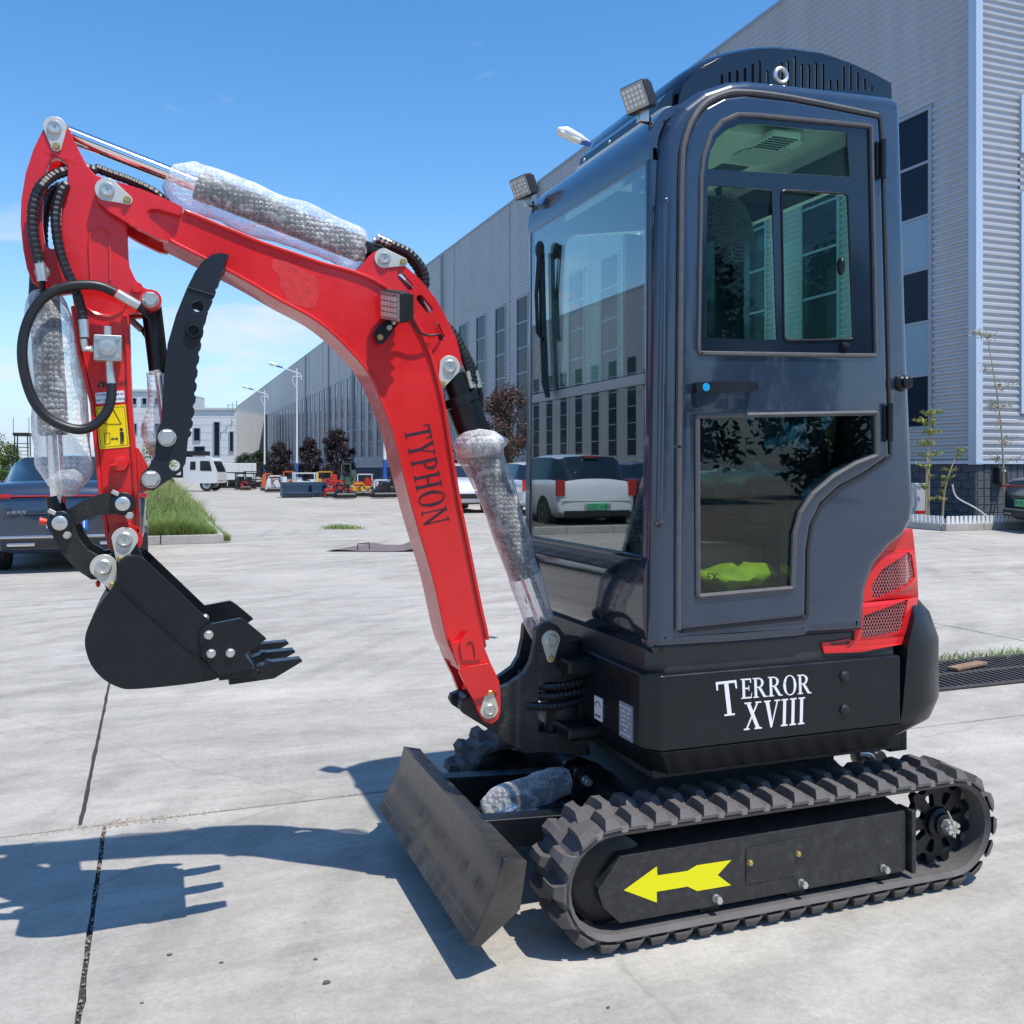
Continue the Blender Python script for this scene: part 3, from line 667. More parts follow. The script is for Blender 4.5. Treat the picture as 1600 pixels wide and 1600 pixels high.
# top bracket plates with slots (arm-cylinder foot to boom-cylinder head)
bk = [(548, 429), (564, 417), (576, 400), (586, 392, 0), (595, 390), (607, 394), (626, 408), (657, 436), (682, 467), (701, 502), (714, 530), (720, 555), (722, 570), (717, 583), (684, 600), (680, 590), (668, 550), (648, 505), (620, 467), (585, 444)]
def slot(x0, y0, x1, y1, r, Y):
    a, b = at(x0, y0, Y=Y), at(x1, y1, Y=Y); A, B = Vector((a.x, a.z)), Vector((b.x, b.z)); t = (B-A).normalized(); n_ = Vector((-t.y, t.x)); r /= 545.; o = []
    for i in range(9): an = math.pi*i/8; o.append(tuple(B+n_*r*math.cos(an)+t*r*math.sin(an)))
    for i in range(9): an = math.pi*i/8; o.append(tuple(A-n_*r*math.cos(an)-t*r*math.sin(an)))
    return o
hl = [slot(628, 432, 641, 447, 6, BN), slot(657, 466, 671, 483, 6, BN), slot(682, 509, 690, 526, 6, BN)]
for y in (BN+.004, BF-.022):
    G().plate(rnd(pl(bk, BN), .004), y, y+.018, hl).obj('boom_bracket_plate', RED, BOOM, bevel=.003)
pin(600, 404, BN+.004, -.1, EX, 30, 14); pin(702, 573, BN+.004, -2.0, EX, 30, 16)
# foot casting
ft = [(701, 996), (708, 1004), (748, 1000), (757, 1012), (767, 1037), (780, 1064), (782, 1082), (782, 1112, 0), (778, 1124), (768, 1131), (757, 1128), (750, 1118), (741, 1096), (732, 1072), (720, 1048)]
G().plate(rnd(pl(ft, 2.668), .006), 2.668, 2.690).obj('boom_foot_cheek', RED, BOOM, bevel=.005)
G().plate(rnd(pl(ft, 2.668), .006), 2.822, 2.844).obj('boom_foot_cheek', RED, BOOM, bevel=.005)
bs = [(716, 1048), (733, 1042), (765, 1036), (779, 1064), (781, 1080), (740, 1094)]
G().plate(rnd(pl(bs, 2.655), .01), 2.656, 2.668).obj('boom_foot_band', RED, BOOM, bevel=.004)
sb = [(722, 1032, 2), (717, 1005, 14), (731, 985, 12), (745, 1000, 12), (752, 1030, 2)]
G().plate(rnd(pl(sb, 2.664), .02), 2.662, 2.669, [slot(734, 1008, 737, 1025, 6, 2.662)]).obj('boom_foot_gusset', RED, BOOM, bevel=.002)
G().plate(slot(734, 1008, 737, 1025, 5.5, 2.662), 2.667, 2.6682).obj('slot_backing', RED, BOOM)
pin(764, 1108, 2.668, math.pi/2, EX, 27, 14)
# lettering down the boom
a, b, c = at(631, 670, Y=BN), at(663, 824, Y=BN), at(671, 662, Y=BN)
serif('TYPHON', (c-a).length, DKTXT, 'letter', BOOM, a, (b-a).normalized(), (c-a).normalized(), (0, -1, 0), (b-a).length, .1)
# torn sticker residue on the boom
rp = [(428, 405), (455, 412), (470, 420), (492, 432), (498, 452), (493, 478), (478, 481), (462, 476), (452, 478), (446, 462), (438, 450), (436, 432), (426, 420)]
G().plate([tuple(p_) for p_ in crv([Vector(q) for q in pl(rp, BN)], 3, True)], BN-.0007, BN+.0003).obj('glue_residue', mat('glue_residue', (.58, .026, .026), .5, var=.22, vscale=45, bump=.12, bscale=110), BOOM)
# work lamp on the boom
def work_lamp(c, fx, fup, w_, h_, d_, name='work_lamp'):
    """square LED lamp: fx is the way the lens faces"""
    fx = Vector(fx).normalized(); fup = Vector(fup); fup = (fup-fx*fup.dot(fx)).normalized(); sd = fx.cross(fup)
    c = Vector(c); rot = Matrix((fx, sd, fup)).transposed()
    body = G().box(c, (d_, w_, h_), rot).obj(name, BLKM, EX, bevel=.006)
    g = G()
    for k in range(6): g.box(c-fx*(d_*.5+.008)+sd*(w_*(-.42+.168*k)), (.018, .003, h_*.8), rot)
    g.obj('cooling_fins', BLKM, body)
    G().box(c+fx*(d_*.5+.002), (.008, w_*.9, h_*.9), rot).obj('lamp_lens', LENS, body, bevel=.002)
    g = G()
    for i in range(5):
        for k in range(4): g.box(c+fx*(d_*.5+.0062)+sd*w_*(-.32+.16*i)+fup*h_*(-.27+.18*k), (.003, w_*.12, h_*.13), rot @ Euler((random.uniform(-.05, .05), random.uniform(-.15, .15), random.uniform(-.15, .15))).to_matrix())
    g.obj('led_reflectors', mat('lens_grid', (.66, .65, .62), .3, metal=.45), body)
    return body
q = at(618, 478, Y=2.63)
wl = work_lamp(q, (-.88, -.42, -.2), (.3, -.1, 1), .085, .085, .035)
G().plate(rnd(pl([(584, 520, 8), (596, 505), (622, 492), (624, 503), (612, 520), (600, 536, 6), (588, 538, 6)], 2.672), .004), 2.672, 2.676).obj('lamp_bracket', BLK, EX, bevel=.001)
G().tube([at(615, 505, Y=2.668), at(619, 494, Y=2.65), at(621, 487, Y=2.636)], .007, 8).obj('lamp_mount', ZINC, EX)
q = at(594, 527, Y=2.672); bolt(q, .008, EX, BRASS, .008); q = at(608, 512, Y=2.668); bolt(q, .007, EX, ZINC, .012)
hose([at(628, 488, Y=2.645), at(640, 496, Y=2.65), at(652, 516, Y=2.66), at(668, 524, Y=2.668), at(686, 523, Y=2.676), at(691, 526, Y=2.70)], .0032, 'lamp_cable')
# hoses over the boom hump and down behind it
for k, dy in enumerate((-.02, .02)):
    hose([at(590-6*k, 372+6*k, Y=YC+dy), at(612-4*k, 382+4*k, Y=YC+dy), at(640-3*k, 396+5*k, Y=YC+dy), at(660-4*k, 420+6*k, Y=YC+dy), at(664-4*k, 444+4*k, Y=YC+dy), at(655, 470, Y=YC+dy), at(668, 500, Y=YC+dy)], .0125, 'boom_hose', guard=True)
    G().cyl(at(588-6*k, 371+6*k, Y=YC+dy), at(610-4*k, 381+4*k, Y=YC+dy), .0135, 12).obj('hose_fitting', ZINC, EX, smooth=True)
    hose([at(694, 505, Y=YC+dy), at(708+4*k, 525, Y=YC+dy), at(722+4*k, 550, Y=YC+dy), at(733+6*k, 578, Y=YC+dy), at(737+7*k, 600, Y=YC+dy)], .012, 'boom_hose', guard=True)
    a, b = at(731+10*k, 580, Y=YC+dy), at(738+10*k, 606, Y=YC+dy); G().cyl(a, b, .0125, 12).obj('hose_fitting', ZINC, EX, smooth=True)
    hose([b, at(742+9*k, 620, Y=YC+dy), at(744+6*k, 634, Y=YC+dy), at(752, 650, Y=YC+dy), at(762, 680, Y=YC+dy)], .0085, 'steel_pipe', BLK)
# ---- arm ---------------------------------------------------------------------------------
AN, AF = 2.70, 2.812
ar = [(73, 192), (80, 185), (88, 183), (97, 187), (104, 194), (110, 205), (116, 220), (125, 238), (136, 259), (148, 272), (165, 279), (198, 296), (205, 320), (198, 345), (200, 400), (203, 418), (212, 437), (225, 449), (240, 456), (250, 466), (251, 477), (244, 486), (230, 489), (202, 490), (204, 560), (207, 640), (212, 700), (217, 775), (220, 832), (212, 840), (178, 850), (171, 840), (160, 767), (147, 630), (127, 550), (115, 475), (111, 449), (87, 452), (62, 450), (50, 440), (42, 420), (36, 390), (32, 350), (33, 312), (40, 270), (52, 233), (64, 208)]
ah = [(75, 256), (80, 249), (88, 246), (97, 249), (104, 255), (106, 265), (104, 288), (98, 310), (95, 340), (96, 375), (93, 385), (86, 389), (78, 388), (70, 381), (66, 350), (67, 300), (71, 270)]
arp = [tuple(p) for p in pl(ar, AN)]; ahp = [tuple(p) for p in pl(ah, AN)]
ARM = G().plate(arp, AN, AN+.026, [ahp]).obj('arm', RED, EX, bevel=.004)
G().plate(arp, AF-.026, AF, [ahp]).obj('arm_side_plate', RED, ARM, bevel=.004)
core = [(110, 270), (150, 275), (190, 300), (196, 345), (198, 480), (202, 640), (212, 775), (215, 825), (178, 842), (166, 767), (152, 630), (132, 550), (120, 475), (108, 380)]
G().plate([tuple(p) for p in pl(core, AN)], AN+.026, AF-.026).obj('arm_box', RED, ARM)
fl = [(198, 492), (204, 560), (207, 640), (212, 700), (217, 775), (220, 832)]
G().strip(pl(fl, AN), .012, AN-.008, AF+.008, -1).obj('arm_flange', RED, ARM, bevel=.003)
fl = [(117, 478), (127, 550), (147, 630), (160, 767), (171, 840)]
G().strip(pl(fl, AN), .010, AN-.006, AF+.006, -1).obj('arm_flange', RED, ARM, bevel=.003)
# weld beads and doublers on the arm
G().tube([at(x, y, Y=AN-.001) for x, y in [(142, 440), (139, 390), (140, 368), (146, 359), (156, 357), (166, 361), (171, 372), (172, 400), (172, 438)]], .0035, 6).obj('weld_bead', RED, ARM, smooth=True)
G().tube(crv([at(x, y, Y=AN-.001) for x, y in [(128, 468), (136, 482), (152, 491), (172, 493), (188, 487), (196, 476)]], 4), .0045, 6).obj('weld_bead', RED, ARM, smooth=True)
dp = circ((at(195, 843, Y=AN).x, at(195, 843, Y=AN).z), .044, 24); G().plate(dp, AN-.008, AN).obj('boss', RED, ARM, bevel=.002)
dp = circ((at(235, 470, Y=AN).x, at(235, 470, Y=AN).z), .028, 24); G().plate(dp, AN-.016, AF+.016).obj('boss', RED, ARM, bevel=.002)
dp = circ((at(214, 450, Y=AN).x, at(214, 450, Y=AN).z), .014, 18); G().plate(dp, AN-.012, AN).obj('boss', RED, ARM, bevel=.003)
q = at(235, 470, Y=AN); bolt((q.x, AN-.016, q.z), .019, EX, ZINC, .018)
pin(86, 200, AN, -1.5, EX, 26, 14)
q = at(66, 425, Y=AN); bolt((q.x, AN, q.z), .016, EX, ZINC, .012)
gq = [(211, 690), (232, 730), (246, 748), (240, 764), (218, 770)]
G().plate(rnd(pl(gq, AN), .006), AN-.004, AF+.004).obj('thumb_ear', RED, ARM, bevel=.003)
q = at(188, 725, Y=AN); G().lathe((q.x, AN, q.z), (0, -1, 0), [(0, .022), (.012, .022), (.02, .018), (.022, .008)], 20).obj('grease_boss', RED, ARM, smooth=True)
G().tube([(q.x-.005, AN-.024, q.z-.002), (q.x-.024, AN-.026, q.z-.004)], .004, 6).obj('grease_cap', RED, ARM)
# shut-off valve, its elbows and the big loop hose
v0 = at(169, 545, Y=AN-.03)
vb = G().box(v0, (.066, .05, .066)).obj('shutoff_valve', mat('valve_aluminium', (.55, .57, .55), .34, metal=.8), EX, bevel=.003)
G().lathe(v0+Vector((0, -.025, 0)), (0, -1, 0), [(0, .02), (.008, .02), (.009, .012), (.014, .012)], 20).obj('valve_knob', ZINC, vb, smooth=True)
for dx in (-1, 1):
    for dz in (-1, 1): bolt(v0+Vector((dx*.024, -.025, dz*.024)), .0045, vb, ZINC, .005, 'screw')
for (pts, nm) in (([(168, 510), (168, 528)], 'valve_port'), ([(171, 562), (172, 584)], 'valve_port'), ([(146, 545), (133, 545), (131, 530)], 'valve_elbow')):
    G().tube([at(x, y, Y=AN-.032) for x, y in pts], .010, 8).obj(nm, ZINC, vb)
G().tube([at(172, 580, Y=AN-.034), at(174, 602, Y=AN-.036)], .0115, 8).obj('hose_fitting', ZINC, EX)
lp = [(174, 600), (174, 620), (167, 643), (150, 662), (128, 671), (102, 667), (75, 653), (55, 630), (42, 598), (35, 560), (37, 525), (48, 492), (68, 466), (95, 450), (125, 445), (155, 447), (180, 457)]
hose([at(x, y, Y=2.655-.02*math.sin(i/16*math.pi)) for i, (x, y) in enumerate(lp)], .0125, 'loop_hose')
G().tube([at(182, 458, Y=2.66), at(206, 472, Y=2.664), at(216, 478, Y=2.668)], .0135, 10).obj('hose_fitting', ZINC, EX, smooth=True)
hose([at(216, 478, Y=2.668), at(226, 488, Y=2.68), at(236, 496, Y=2.70)], .008, 'pipe_bend', BLK)
# guarded hoses through the arm window
h1 = [(150, 268), (128, 262), (104, 267), (84, 274), (66, 289), (55, 310), (51, 340), (53, 370), (58, 395), (62, 412)]
hose([at(x, y, Y=2.69-(.02 if i > 3 else -.05+.012*i)) for i, (x, y) in enumerate(h1)], .0125, 'arm_hose', guard=True)
G().tube([at(62, 410, Y=2.67), at(66, 440, Y=2.67)], [.0135, .0125], 10).obj('hose_fitting', ZINC, EX, smooth=True)
hose([at(66, 440, Y=2.67), at(67, 455, Y=2.68), at(68, 470, Y=2.70)], .008, 'pipe_bend', BLK)
h2 = [(104, 288), (95, 300), (88, 325), (87, 350), (92, 385), (103, 420), (116, 448), (125, 475), (130, 500)]
hose([at(x, y, Y=2.69-.006*i if i < 4 else 2.672) for i, (x, y) in enumerate(h2)], .0115, 'arm_hose', guard=True)
G().tube([at(130, 500, Y=2.672), at(132, 528, Y=2.668)], [.013, .012], 10).obj('hose_fitting', ZINC, EX, smooth=True)
h3 = [(96, 290), (82, 300), (72, 325), (67, 360), (68, 400)]
hose([at(x, y, Y=2.79) for x, y in h3], .0115, 'arm_hose', guard=True)
for dy in (0, .03): hose([at(148, 262, Y=YC+dy), at(175, 272, Y=YC+dy), at(205, 283, Y=YC+dy), at(240, 300, Y=YC+dy), at(262, 318, Y=YC+dy)], .011, 'arm_hose', guard=True)
# safety stickers on the arm
def sticker(q4, Y, m, name, par, t=.0012):
    p = pl(q4, Y); return G().plate(rnd(p, .004), Y-t, Y+.0004).obj(name, m, par)
aY = AN-.0005
st = sticker([(149, 614), (194, 610), (195, 628), (150, 631)], aY, STICK, 'white_warning_label', ARM)
def onarm(px, py, dx=(44, -3)):
    a = at(px, py, Y=aY-.0016); b = at(px+dx[0], py+dx[1], Y=aY-.0016); ax = (b-a).normalized(); return frame_m(a, ax, Vector((0, -1, 0)).cross(ax)*-1 if False else Vector((-ax.z, 0, ax.x)))
words('Forbid anyone to', .0095, mat('blue_print', (.05, .07, .25), .5), 'label_text', ARM, onarm(172, 616), .0003)
words('near when working', .0095, MATS['blue_print'], 'label_text', ARM, onarm(172, 624), .0003)
words('DANGER', .016, INTER, 'danger_text', ARM, onarm(179, 599), .0003)
tri = lambda c, r: [(c[0], c[1]-r), (c[0]+r*.95, c[1]+r*.75), (c[0]-r*.95, c[1]+r*.75)]
sticker(tri((158, 600), 7), aY, INTER, 'danger_triangle', ARM)
words('!', .012, WHITE, 'danger_mark', ARM, onarm(158, 602), .0014)
sticker([(149, 636), (196, 632), (203, 698), (156, 702)], aY, YELS, 'yellow_warning_label', ARM)
def outl(pts, r, nm, m=INTER):
    P_ = [at(x, y, Y=aY-.0014) for x, y in pts]; G().tube(P_+[P_[0]], r, 4).obj(nm, m, ARM)
outl(tri((176, 652), 14), .0013, 'warning_triangle')
outl([(151, 639), (194, 635), (200, 695), (158, 699)], .0006, 'label_border')
outl([(163, 677), (171, 676), (172, 693), (164, 694)], .0008, 'pictogram_block')
G().tube([at(174, 686, Y=aY-.0014), at(184, 685, Y=aY-.0014)], .0013, 4).obj('pictogram_arrow', INTER, ARM)
for dx, s_ in ((173, 1), (185, -1)): sticker([(dx, 686), (dx+3*s_, 682), (dx+3*s_, 689)], aY-.0008, INTER, 'pictogram_arrow', ARM)
sticker([(187, 675), (193, 674), (194, 683), (193, 694), (191, 694), (190.5, 684), (190, 694), (188, 694), (188, 684)], aY-.0008, INTER, 'pictogram_person', ARM)
q = at(189.5, 671, Y=aY); G().plate(circ((q.x, q.z), .0042, 12), aY-.002, aY).obj('pictogram_person', INTER, ARM)
# ---- thumb -----------------------------------------------------------------------------
rt = [(294, 685), (296, 672), (299, 655), (301, 635), (303, 615), (304, 595), (306, 573), (309, 552), (312, 532), (316, 512), (321, 490), (329, 470), (336, 452), (341, 437), (346, 425), (350, 413)]
ser = []
for i, (x, y) in enumerate(rt):
    ser.append((x, y))
    if i < len(rt)-1:
        x2, y2 = rt[i+1]; ser += [(x+(x2-x)*.25+4, y+(y2-y)*.35), (x+(x2-x)*.6+4, y+(y2-y)*.72)]
th = [(359, 398, 2), (345, 395), (330, 398), (316, 409), (305, 424), (292, 450), (275, 492), (262, 537), (257, 580), (254, 620), (252, 657), (244, 680), (242, 712), (232, 730), (221, 741), (219, 752), (226, 762), (238, 767), (253, 757), (282, 737), (290, 724)]+ser
TN, TF = 2.668, 2.838
tp = rnd(pl(th, TN), .002, 2)
cc = lambda x, y, r: circ((at(x, y, Y=TN).x, at(x, y, Y=TN).z), r/545., 18)
tm = mat('thumb_paint', (.007, .010, .016), .4, var=.2, bump=.06, bscale=150)
TH = G().plate(tp, TN, TN+.022, [cc(309, 478, 8.5), cc(302, 517, 7), cc(274, 727, 8.5)]).obj('thumb', tm, EX, bevel=.0025)
G().plate(tp, TF-.022, TF, [cc(309, 478, 8.5), cc(302, 517, 7), cc(274, 727, 8.5)]).obj('thumb_plate', tm, TH, bevel=.0025)
q = at(300, 560, Y=YC); G().cyl((q.x, TN+.02, q.z), (q.x, TF-.02, q.z), .012, 14).obj('cross_tube', tm, TH)
q = at(302, 517, Y=TN); G().lathe((q.x, TN+.004, q.z), (0, -1, 0), [(0, .021), (.016, .019), (.017, .013), (.004, .012)], 20).obj('bush', BLK, TH, smooth=True)
G().tube([at(294, 450, Y=TN-.001), at(335, 462, Y=TN-.001)], .003, 6).obj('weld_bead', tm, TH)
for x, y in ((261, 684), (236, 749)): q = at(x, y, Y=TN); bolt((q.x, TN, q.z), .021, EX, ZINC, .018)
# thumb cylinder
a, b = at(236, 475, Y=YC), at(261, 684, Y=YC)
G().tube([a, a.lerp(b, .52)], .026, 20).obj('thumb_cylinder', BLK, EX, smooth=True)
G().tube([a.lerp(b, .5), b], .013, 14).obj('thumb_cylinder_rod', CHROME, EX, smooth=True)
G().tube([at(203, 498, Y=2.80), at(222, 516, Y=2.80)], .009, 8).obj('hose_fitting', ZINC, EX)
G().tube([at(222, 514, Y=2.80), at(232, 530, Y=2.78)], .007, 8).obj('pipe_bend', BLK, EX)
# ---- hydraulic cylinders of arm, boom and bucket ---------------------------------------------
a, b = at(87, 202, Y=YC), at(600, 404, Y=YC)
d = (b-a)
G().tube([a+d*.03, a+d*.45], .021, 24).obj('arm_cylinder_rod', CHROME, EX, smooth=True)
G().lathe(a+d*.40, d, [(0, .036), (.004, .040), (.045, .040), (.05, .038), (d.length*.52, .038), (d.length*.535, .03), (d.length*.6, .03)], 24).obj('arm_cylinder', BLK, EX, smooth=True)
G().tube([at(345, 292, Y=YC), at(560, 372, Y=YC)], .010, 10).obj('cylinder_pipe', mat('grey_pipe', (.12, .12, .125), .4), EX, smooth=True)
a, b = at(702, 573, Y=YC), at(858, 998, Y=YC); d = b-a
G().lathe(a+d*.03, d, [(0, .035), (d.length*.07, .035), (d.length*.072, .052), (d.length*.1, .054), (d.length*.105, .05), (d.length*.72, .05), (d.length*.73, .046)], 28).obj('boom_cylinder', BLK, EX, smooth=True)
G().tube([a+d*.72, b], .024, 20).obj('boom_cylinder_rod', CHROME, EX, smooth=True)
a, b = at(66, 425, Y=YC), at(94, 817, Y=YC); d = b-a
G().lathe(a, d, [(0, .03), (d.length*.06, .034), (d.length*.1, .037), (d.length*.64, .037), (d.length*.65, .03)], 24).obj('bucket_cylinder', BLK, EX, smooth=True)
G().tube([a+d*.64, a+d*.92], .019, 18).obj('bucket_cylinder_rod', CHROME, EX, smooth=True)
e = at(84, 775, Y=YC); G().tube([e, b], [.021, .025], 14).obj('rod_eye', BLK, EX, smooth=True)
# ---- bucket linkage and bucket ---------------------------------------------------------------
l1 = [(208, 787), (206, 776), (198, 770), (182, 770), (158, 772), (132, 781), (108, 795), (88, 803), (79, 811), (78, 822), (84, 832), (96, 836), (108, 829), (130, 814), (155, 805), (182, 803), (198, 803), (206, 797)]
l2 = [(79, 812), (77, 822), (84, 840), (98, 866), (120, 890), (143, 905), (158, 905), (176, 893), (178, 880), (170, 870), (155, 869), (138, 860), (124, 843), (117, 826), (114, 812), (104, 802), (90, 802)]
lk = mat('smeared_black_paint', (.012, .013, .012), .4, var=.4, vscale=20, dust=.35, dcol=(.11, .10, .055), bump=.06)
for (y0, y1) in ((2.655, 2.678), (2.834, 2.857)):
    G().plate(rnd(pl(l1, 2.655), .004), y0, y1).obj('bucket_link', lk, EX, bevel=.004)
for (y0, y1) in ((2.632, 2.654), (2.858, 2.88)):
    G().plate(rnd(pl(l2, 2.64), .004), y0, y1).obj('tipping_link', lk, EX, bevel=.004)
for (x, y, Y) in ((192, 787, 2.655), (94, 817, 2.632)):
    q = at(x, y, Y=Y); G().lathe((q.x, Y, q.z), (0, -1, 0), [(0, .03), (.008, .03), (.01, .027)], 24).obj('link_boss', BLK, EX, smooth=True)
    G().lathe((q.x, Y-.01, q.z), (0, -1, 0), [(0, .018), (.006, .018), (.008, .014), (.0085, .003), (.007, .002)], 20).obj('pin_head', ZINC, EX, smooth=True)
    G().box((q.x-.018, Y-.006, q.z+.028), (.018, .012, .010), Matrix.Rotation(.5, 3, 'Y')).obj('lock_bolt', ZINC, EX, bevel=.001)
    bolt((q.x+.016, Y-.004, q.z-.03), .009, EX, ZINC, .012)
KN, KF = 2.585, 2.925
bp = [(183, 893), (184, 882), (192, 873), (204, 869), (218, 869), (228, 876), (330, 973), (346, 990), (344, 1056), (331, 1063), (275, 1071), (207, 1077), (183, 1073), (160, 1060), (143, 1040), (134, 1016), (133, 995), (140, 974), (154, 947), (171, 925), (181, 908)]
bq = pl(bp, KN); bpp = [tuple(q) for q in bq[:9]]+[tuple(q) for q in crv([Vector(q) for q in bq[8:]], 4)][1:]
BKT = G().plate(bpp, KN, KN+.014).obj('bucket', BLK, EX, bevel=.002)
G().plate(bpp, KF-.014, KF).obj('bucket_side', BLK, BKT, bevel=.002)
shell = [(219, 870), (204, 869), (192, 873), (184, 882), (183, 893), (181, 908), (171, 925), (154, 947), (140, 974), (133, 995), (134, 1016), (143, 1040), (160, 1060), (183, 1073), (207, 1077), (275, 1071), (331, 1063), (396, 1052)]
G().strip([tuple(p) for p in crv([Vector(p) for p in pl(shell, KN)], 3)], .012, KN+.014, KF-.014, -1 if False else 1).obj('bucket_shell', BLK, BKT, smooth=True)
G().tube([at(x, y, Y=KN-.001) for x, y in [(190, 920), (240, 965), (290, 1010), (345, 1056)]], .0035, 6).obj('weld_seam', BLK, BKT)
G().plate(rnd(pl([(342, 1054), (398, 1043), (404, 1050), (400, 1057), (342, 1063)], KN), .002), KN-.004, KF+.004).obj('cutting_lip', BLK, BKT, bevel=.002)
ct = [(311, 990, 6), (320, 977, 6), (376, 966, 6), (387, 973, 6), (417, 998, 2), (382, 1023, 2), (397, 1043, 2), (342, 1056, 2), (317, 1027, 4)]
for y in (KN-.013, KF):
    G().plate(rnd(pl(ct, KN-.012), .004), y, y+.013).obj('side_cutter', BLK, BKT, bevel=.002)
for x, y in ((326, 992), (330, 1021), (360, 1020)): q = at(x, y, Y=KN-.013); bolt((q.x, KN-.013, q.z), .0105, EX, ZINC, .012)
q = at(318, 966, Y=KN+.01); G().sphere((q.x+.004, KN+.02, q.z), .01).obj('bolt_end', ZINC, EX, smooth=True)
tt = [(400, 1044), (407, 1040), (414, 1038), (419, 1033), (426, 1034), (470, 1029), (473, 1033), (428, 1060), (358, 1070), (358, 1063), (398, 1057), (408, 1050)]
tpp = rnd(pl(tt, 2.60), .002)
for y in (2.598, 2.735, 2.872):
    G().plate(tpp, y, y+.040).obj('bucket_tooth', BLK, BKT, bevel=.003)
er = [(182, 850), (178, 838), (184, 828), (195, 825), (206, 829), (213, 840), (216, 855), (226, 876), (205, 905), (180, 920), (167, 925), (160, 903), (147, 897), (144, 884), (152, 872), (163, 868), (174, 866)]
for (y0, y1) in ((2.655, 2.677), (2.833, 2.855)):
    G().plate(rnd(pl(er, 2.655), .003), y0, y1).obj('bucket_ear', BLK, BKT, bevel=.003)
pin(195, 843, 2.655, -1.75, EX, 28, 16); pin(162, 886, 2.632, -1.15, EX, 28, 16)
q = at(153, 912, Y=2.65); G().sphere(q, (.006, .006, .009)).obj('red_cap', RED, EX)
q = at(62, 814, Y=2.7); G().tube([q, q+Vector((.03, 0, -.004))], [.01, .004], 10).obj('red_cap', mat('orange_cap', (.75, .06, .02), .5), EX)
# ---- cab ---------------------------------------------------------------------------------
CN, CF = 2.270, 3.212                        # near and far side of the cab
XF = 1.250
def P2(pts, Y=CN): return pl(pts, Y)
tp = [(1036, 222), (1047, 190), (1067, 162), (1100, 137), (1142, 123), (1171, 121), (1241, 128), (1330, 139), (1393, 147), (1408, 153), (1412, 166)]
cabo = [(1019, 1018), (1021, 800), (1024, 600), (1028, 400)]+tp+[(1416, 300), (1422, 500), (1430, 706), (1434, 790), (1430, 815), (1418, 838), (1396, 856), (1372, 885), (1359, 922), (1356, 960), (1355, 989), (1266, 994), (1263, 1000), (1150, 1010)]
uw = [(1096, 548, 6), (1100, 280), (1104, 248), (1115, 215), (1133, 194), (1158, 183), (1190, 184), (1358, 201, 4), (1366, 552, 6)]
lw_ = [(1089, 650, 3), (1369, 645, 3), (1370, 712, 4), (1338, 724), (1303, 744), (1270, 772), (1250, 802), (1241, 835), (1238, 919, 3), (1090, 932, 3)]
def subd(poly, st=.02):
    o = []
    for i in range(len(poly)):
        a, b = Vector(poly[i]), Vector(poly[(i+1) % len(poly)]); k = max(1, int((b-a).length/st))
        for j in range(k): o.append(tuple(a.lerp(b, j/k)))
    return o
def smo(poly, it=3):
    for _ in range(it): poly = [((poly[i-1][0]+2*poly[i][0]+poly[(i+1) % len(poly)][0])/4, (poly[i-1][1]+2*poly[i][1]+poly[(i+1) % len(poly)][1])/4) for i in range(len(poly))]
    return poly
co_ = smo(subd(rnd(P2(cabo), .012), .015), 4)
CAB = G().puff(co_, CN, CN+.06, .036, [rnd(P2(uw), .004), rnd(P2(lw_), .004)]).obj('cab_side_panel', CABP, EX, smooth=True, fix=True)
far_w = [(1085, 560, 10), (1092, 250, 30), (1360, 240, 20), (1366, 560, 10)]
far_l = [(1095, 940, 10), (1095, 650, 10), (1366, 645, 10), (1340, 800, 10), (1240, 940, 10)]
G().plate(co_, CF-.04, CF, [rnd(P2(far_w), .004)]).obj('cab_far_panel', CABP, EX, bevel=.015, seg=3, ang=50)
for pp in (far_w,): G().plate(rnd(P2(pp), .004), CF-.022, CF-.018).obj('far_window', GLS, EX)
q = P2([(1215, 250), (1245, 560)]); G().bb((q[0][0]-.01, CF-.035, q[1][1]), (q[0][0]+.06, CF-.01, q[0][1])).obj('far_window_bar', FRIT, EX)
# roof skin following the top edge
top = [Vector(p) for p in P2(tp)]; tc_ = [tuple(p) for p in crv(top, 4)]
G().strip(tc_, .03, CN+.045, CF-.035, -1).obj('roof', CABP, EX, smooth=True)
rl = [(p[0]+.02, p[1]-.055) for p in tc_[10:-4]]
G().strip(rl, .012, CN+.055, CF-.045, -1).obj('headliner', CEIL, EX, smooth=True)
# rear wall with window
xb = at(1424, 550, Y=CN).x; zt = 2.30
hz = rnd([(CN+.14, 1.45), (CF-.14, 1.45), (CF-.14, 2.18), (CN+.14, 2.18)], .05)
G().wallx(rnd([(CN+.052, .86), (CF-.042, .86), (CF-.042, zt), (CN+.052, zt)], .01), xb-.045, xb-.02, [hz]).obj('cab_rear_wall', CABP, EX)
G().wallx(hz, xb-.036, xb-.031).obj('rear_window', GLS, EX)
# front frame
fz0, fzm, fz1 = 1.035, 1.515, 2.10
hd = [Vector(p) for p in P2([(1030, 300), (1036, 222), (1047, 190), (1067, 162)])]
fo = rnd([(CN+.052, .79), (CF-.042, .79), (CF-.042, 2.17), (CN+.052, 2.17)], .01)
fh1 = rnd([(CN+.075, fzm+.02), (CF-.075, fzm+.02), (CF-.075, fz1), (CN+.075, fz1)], .02)
fh2 = rnd([(CN+.075, fz0), (CF-.075, fz0), (CF-.075, fzm-.02), (CN+.075, fzm-.02)], .02)
G().wallx(fo, XF+.012, XF+.05, [fh1, fh2]).obj('cab_front_frame', FRIT, EX, bevel=.004)
G().wallx(rnd([(CN+.06, fzm-.013), (CF-.05, fzm-.013), (CF-.05, fzm+.015), (CN+.06, fzm+.015)], .005), XF+.006, XF+.020).obj('windscreen_rail', mat('alu_trim', (.35, .37, .38), .3, metal=.7), EX, bevel=.003)
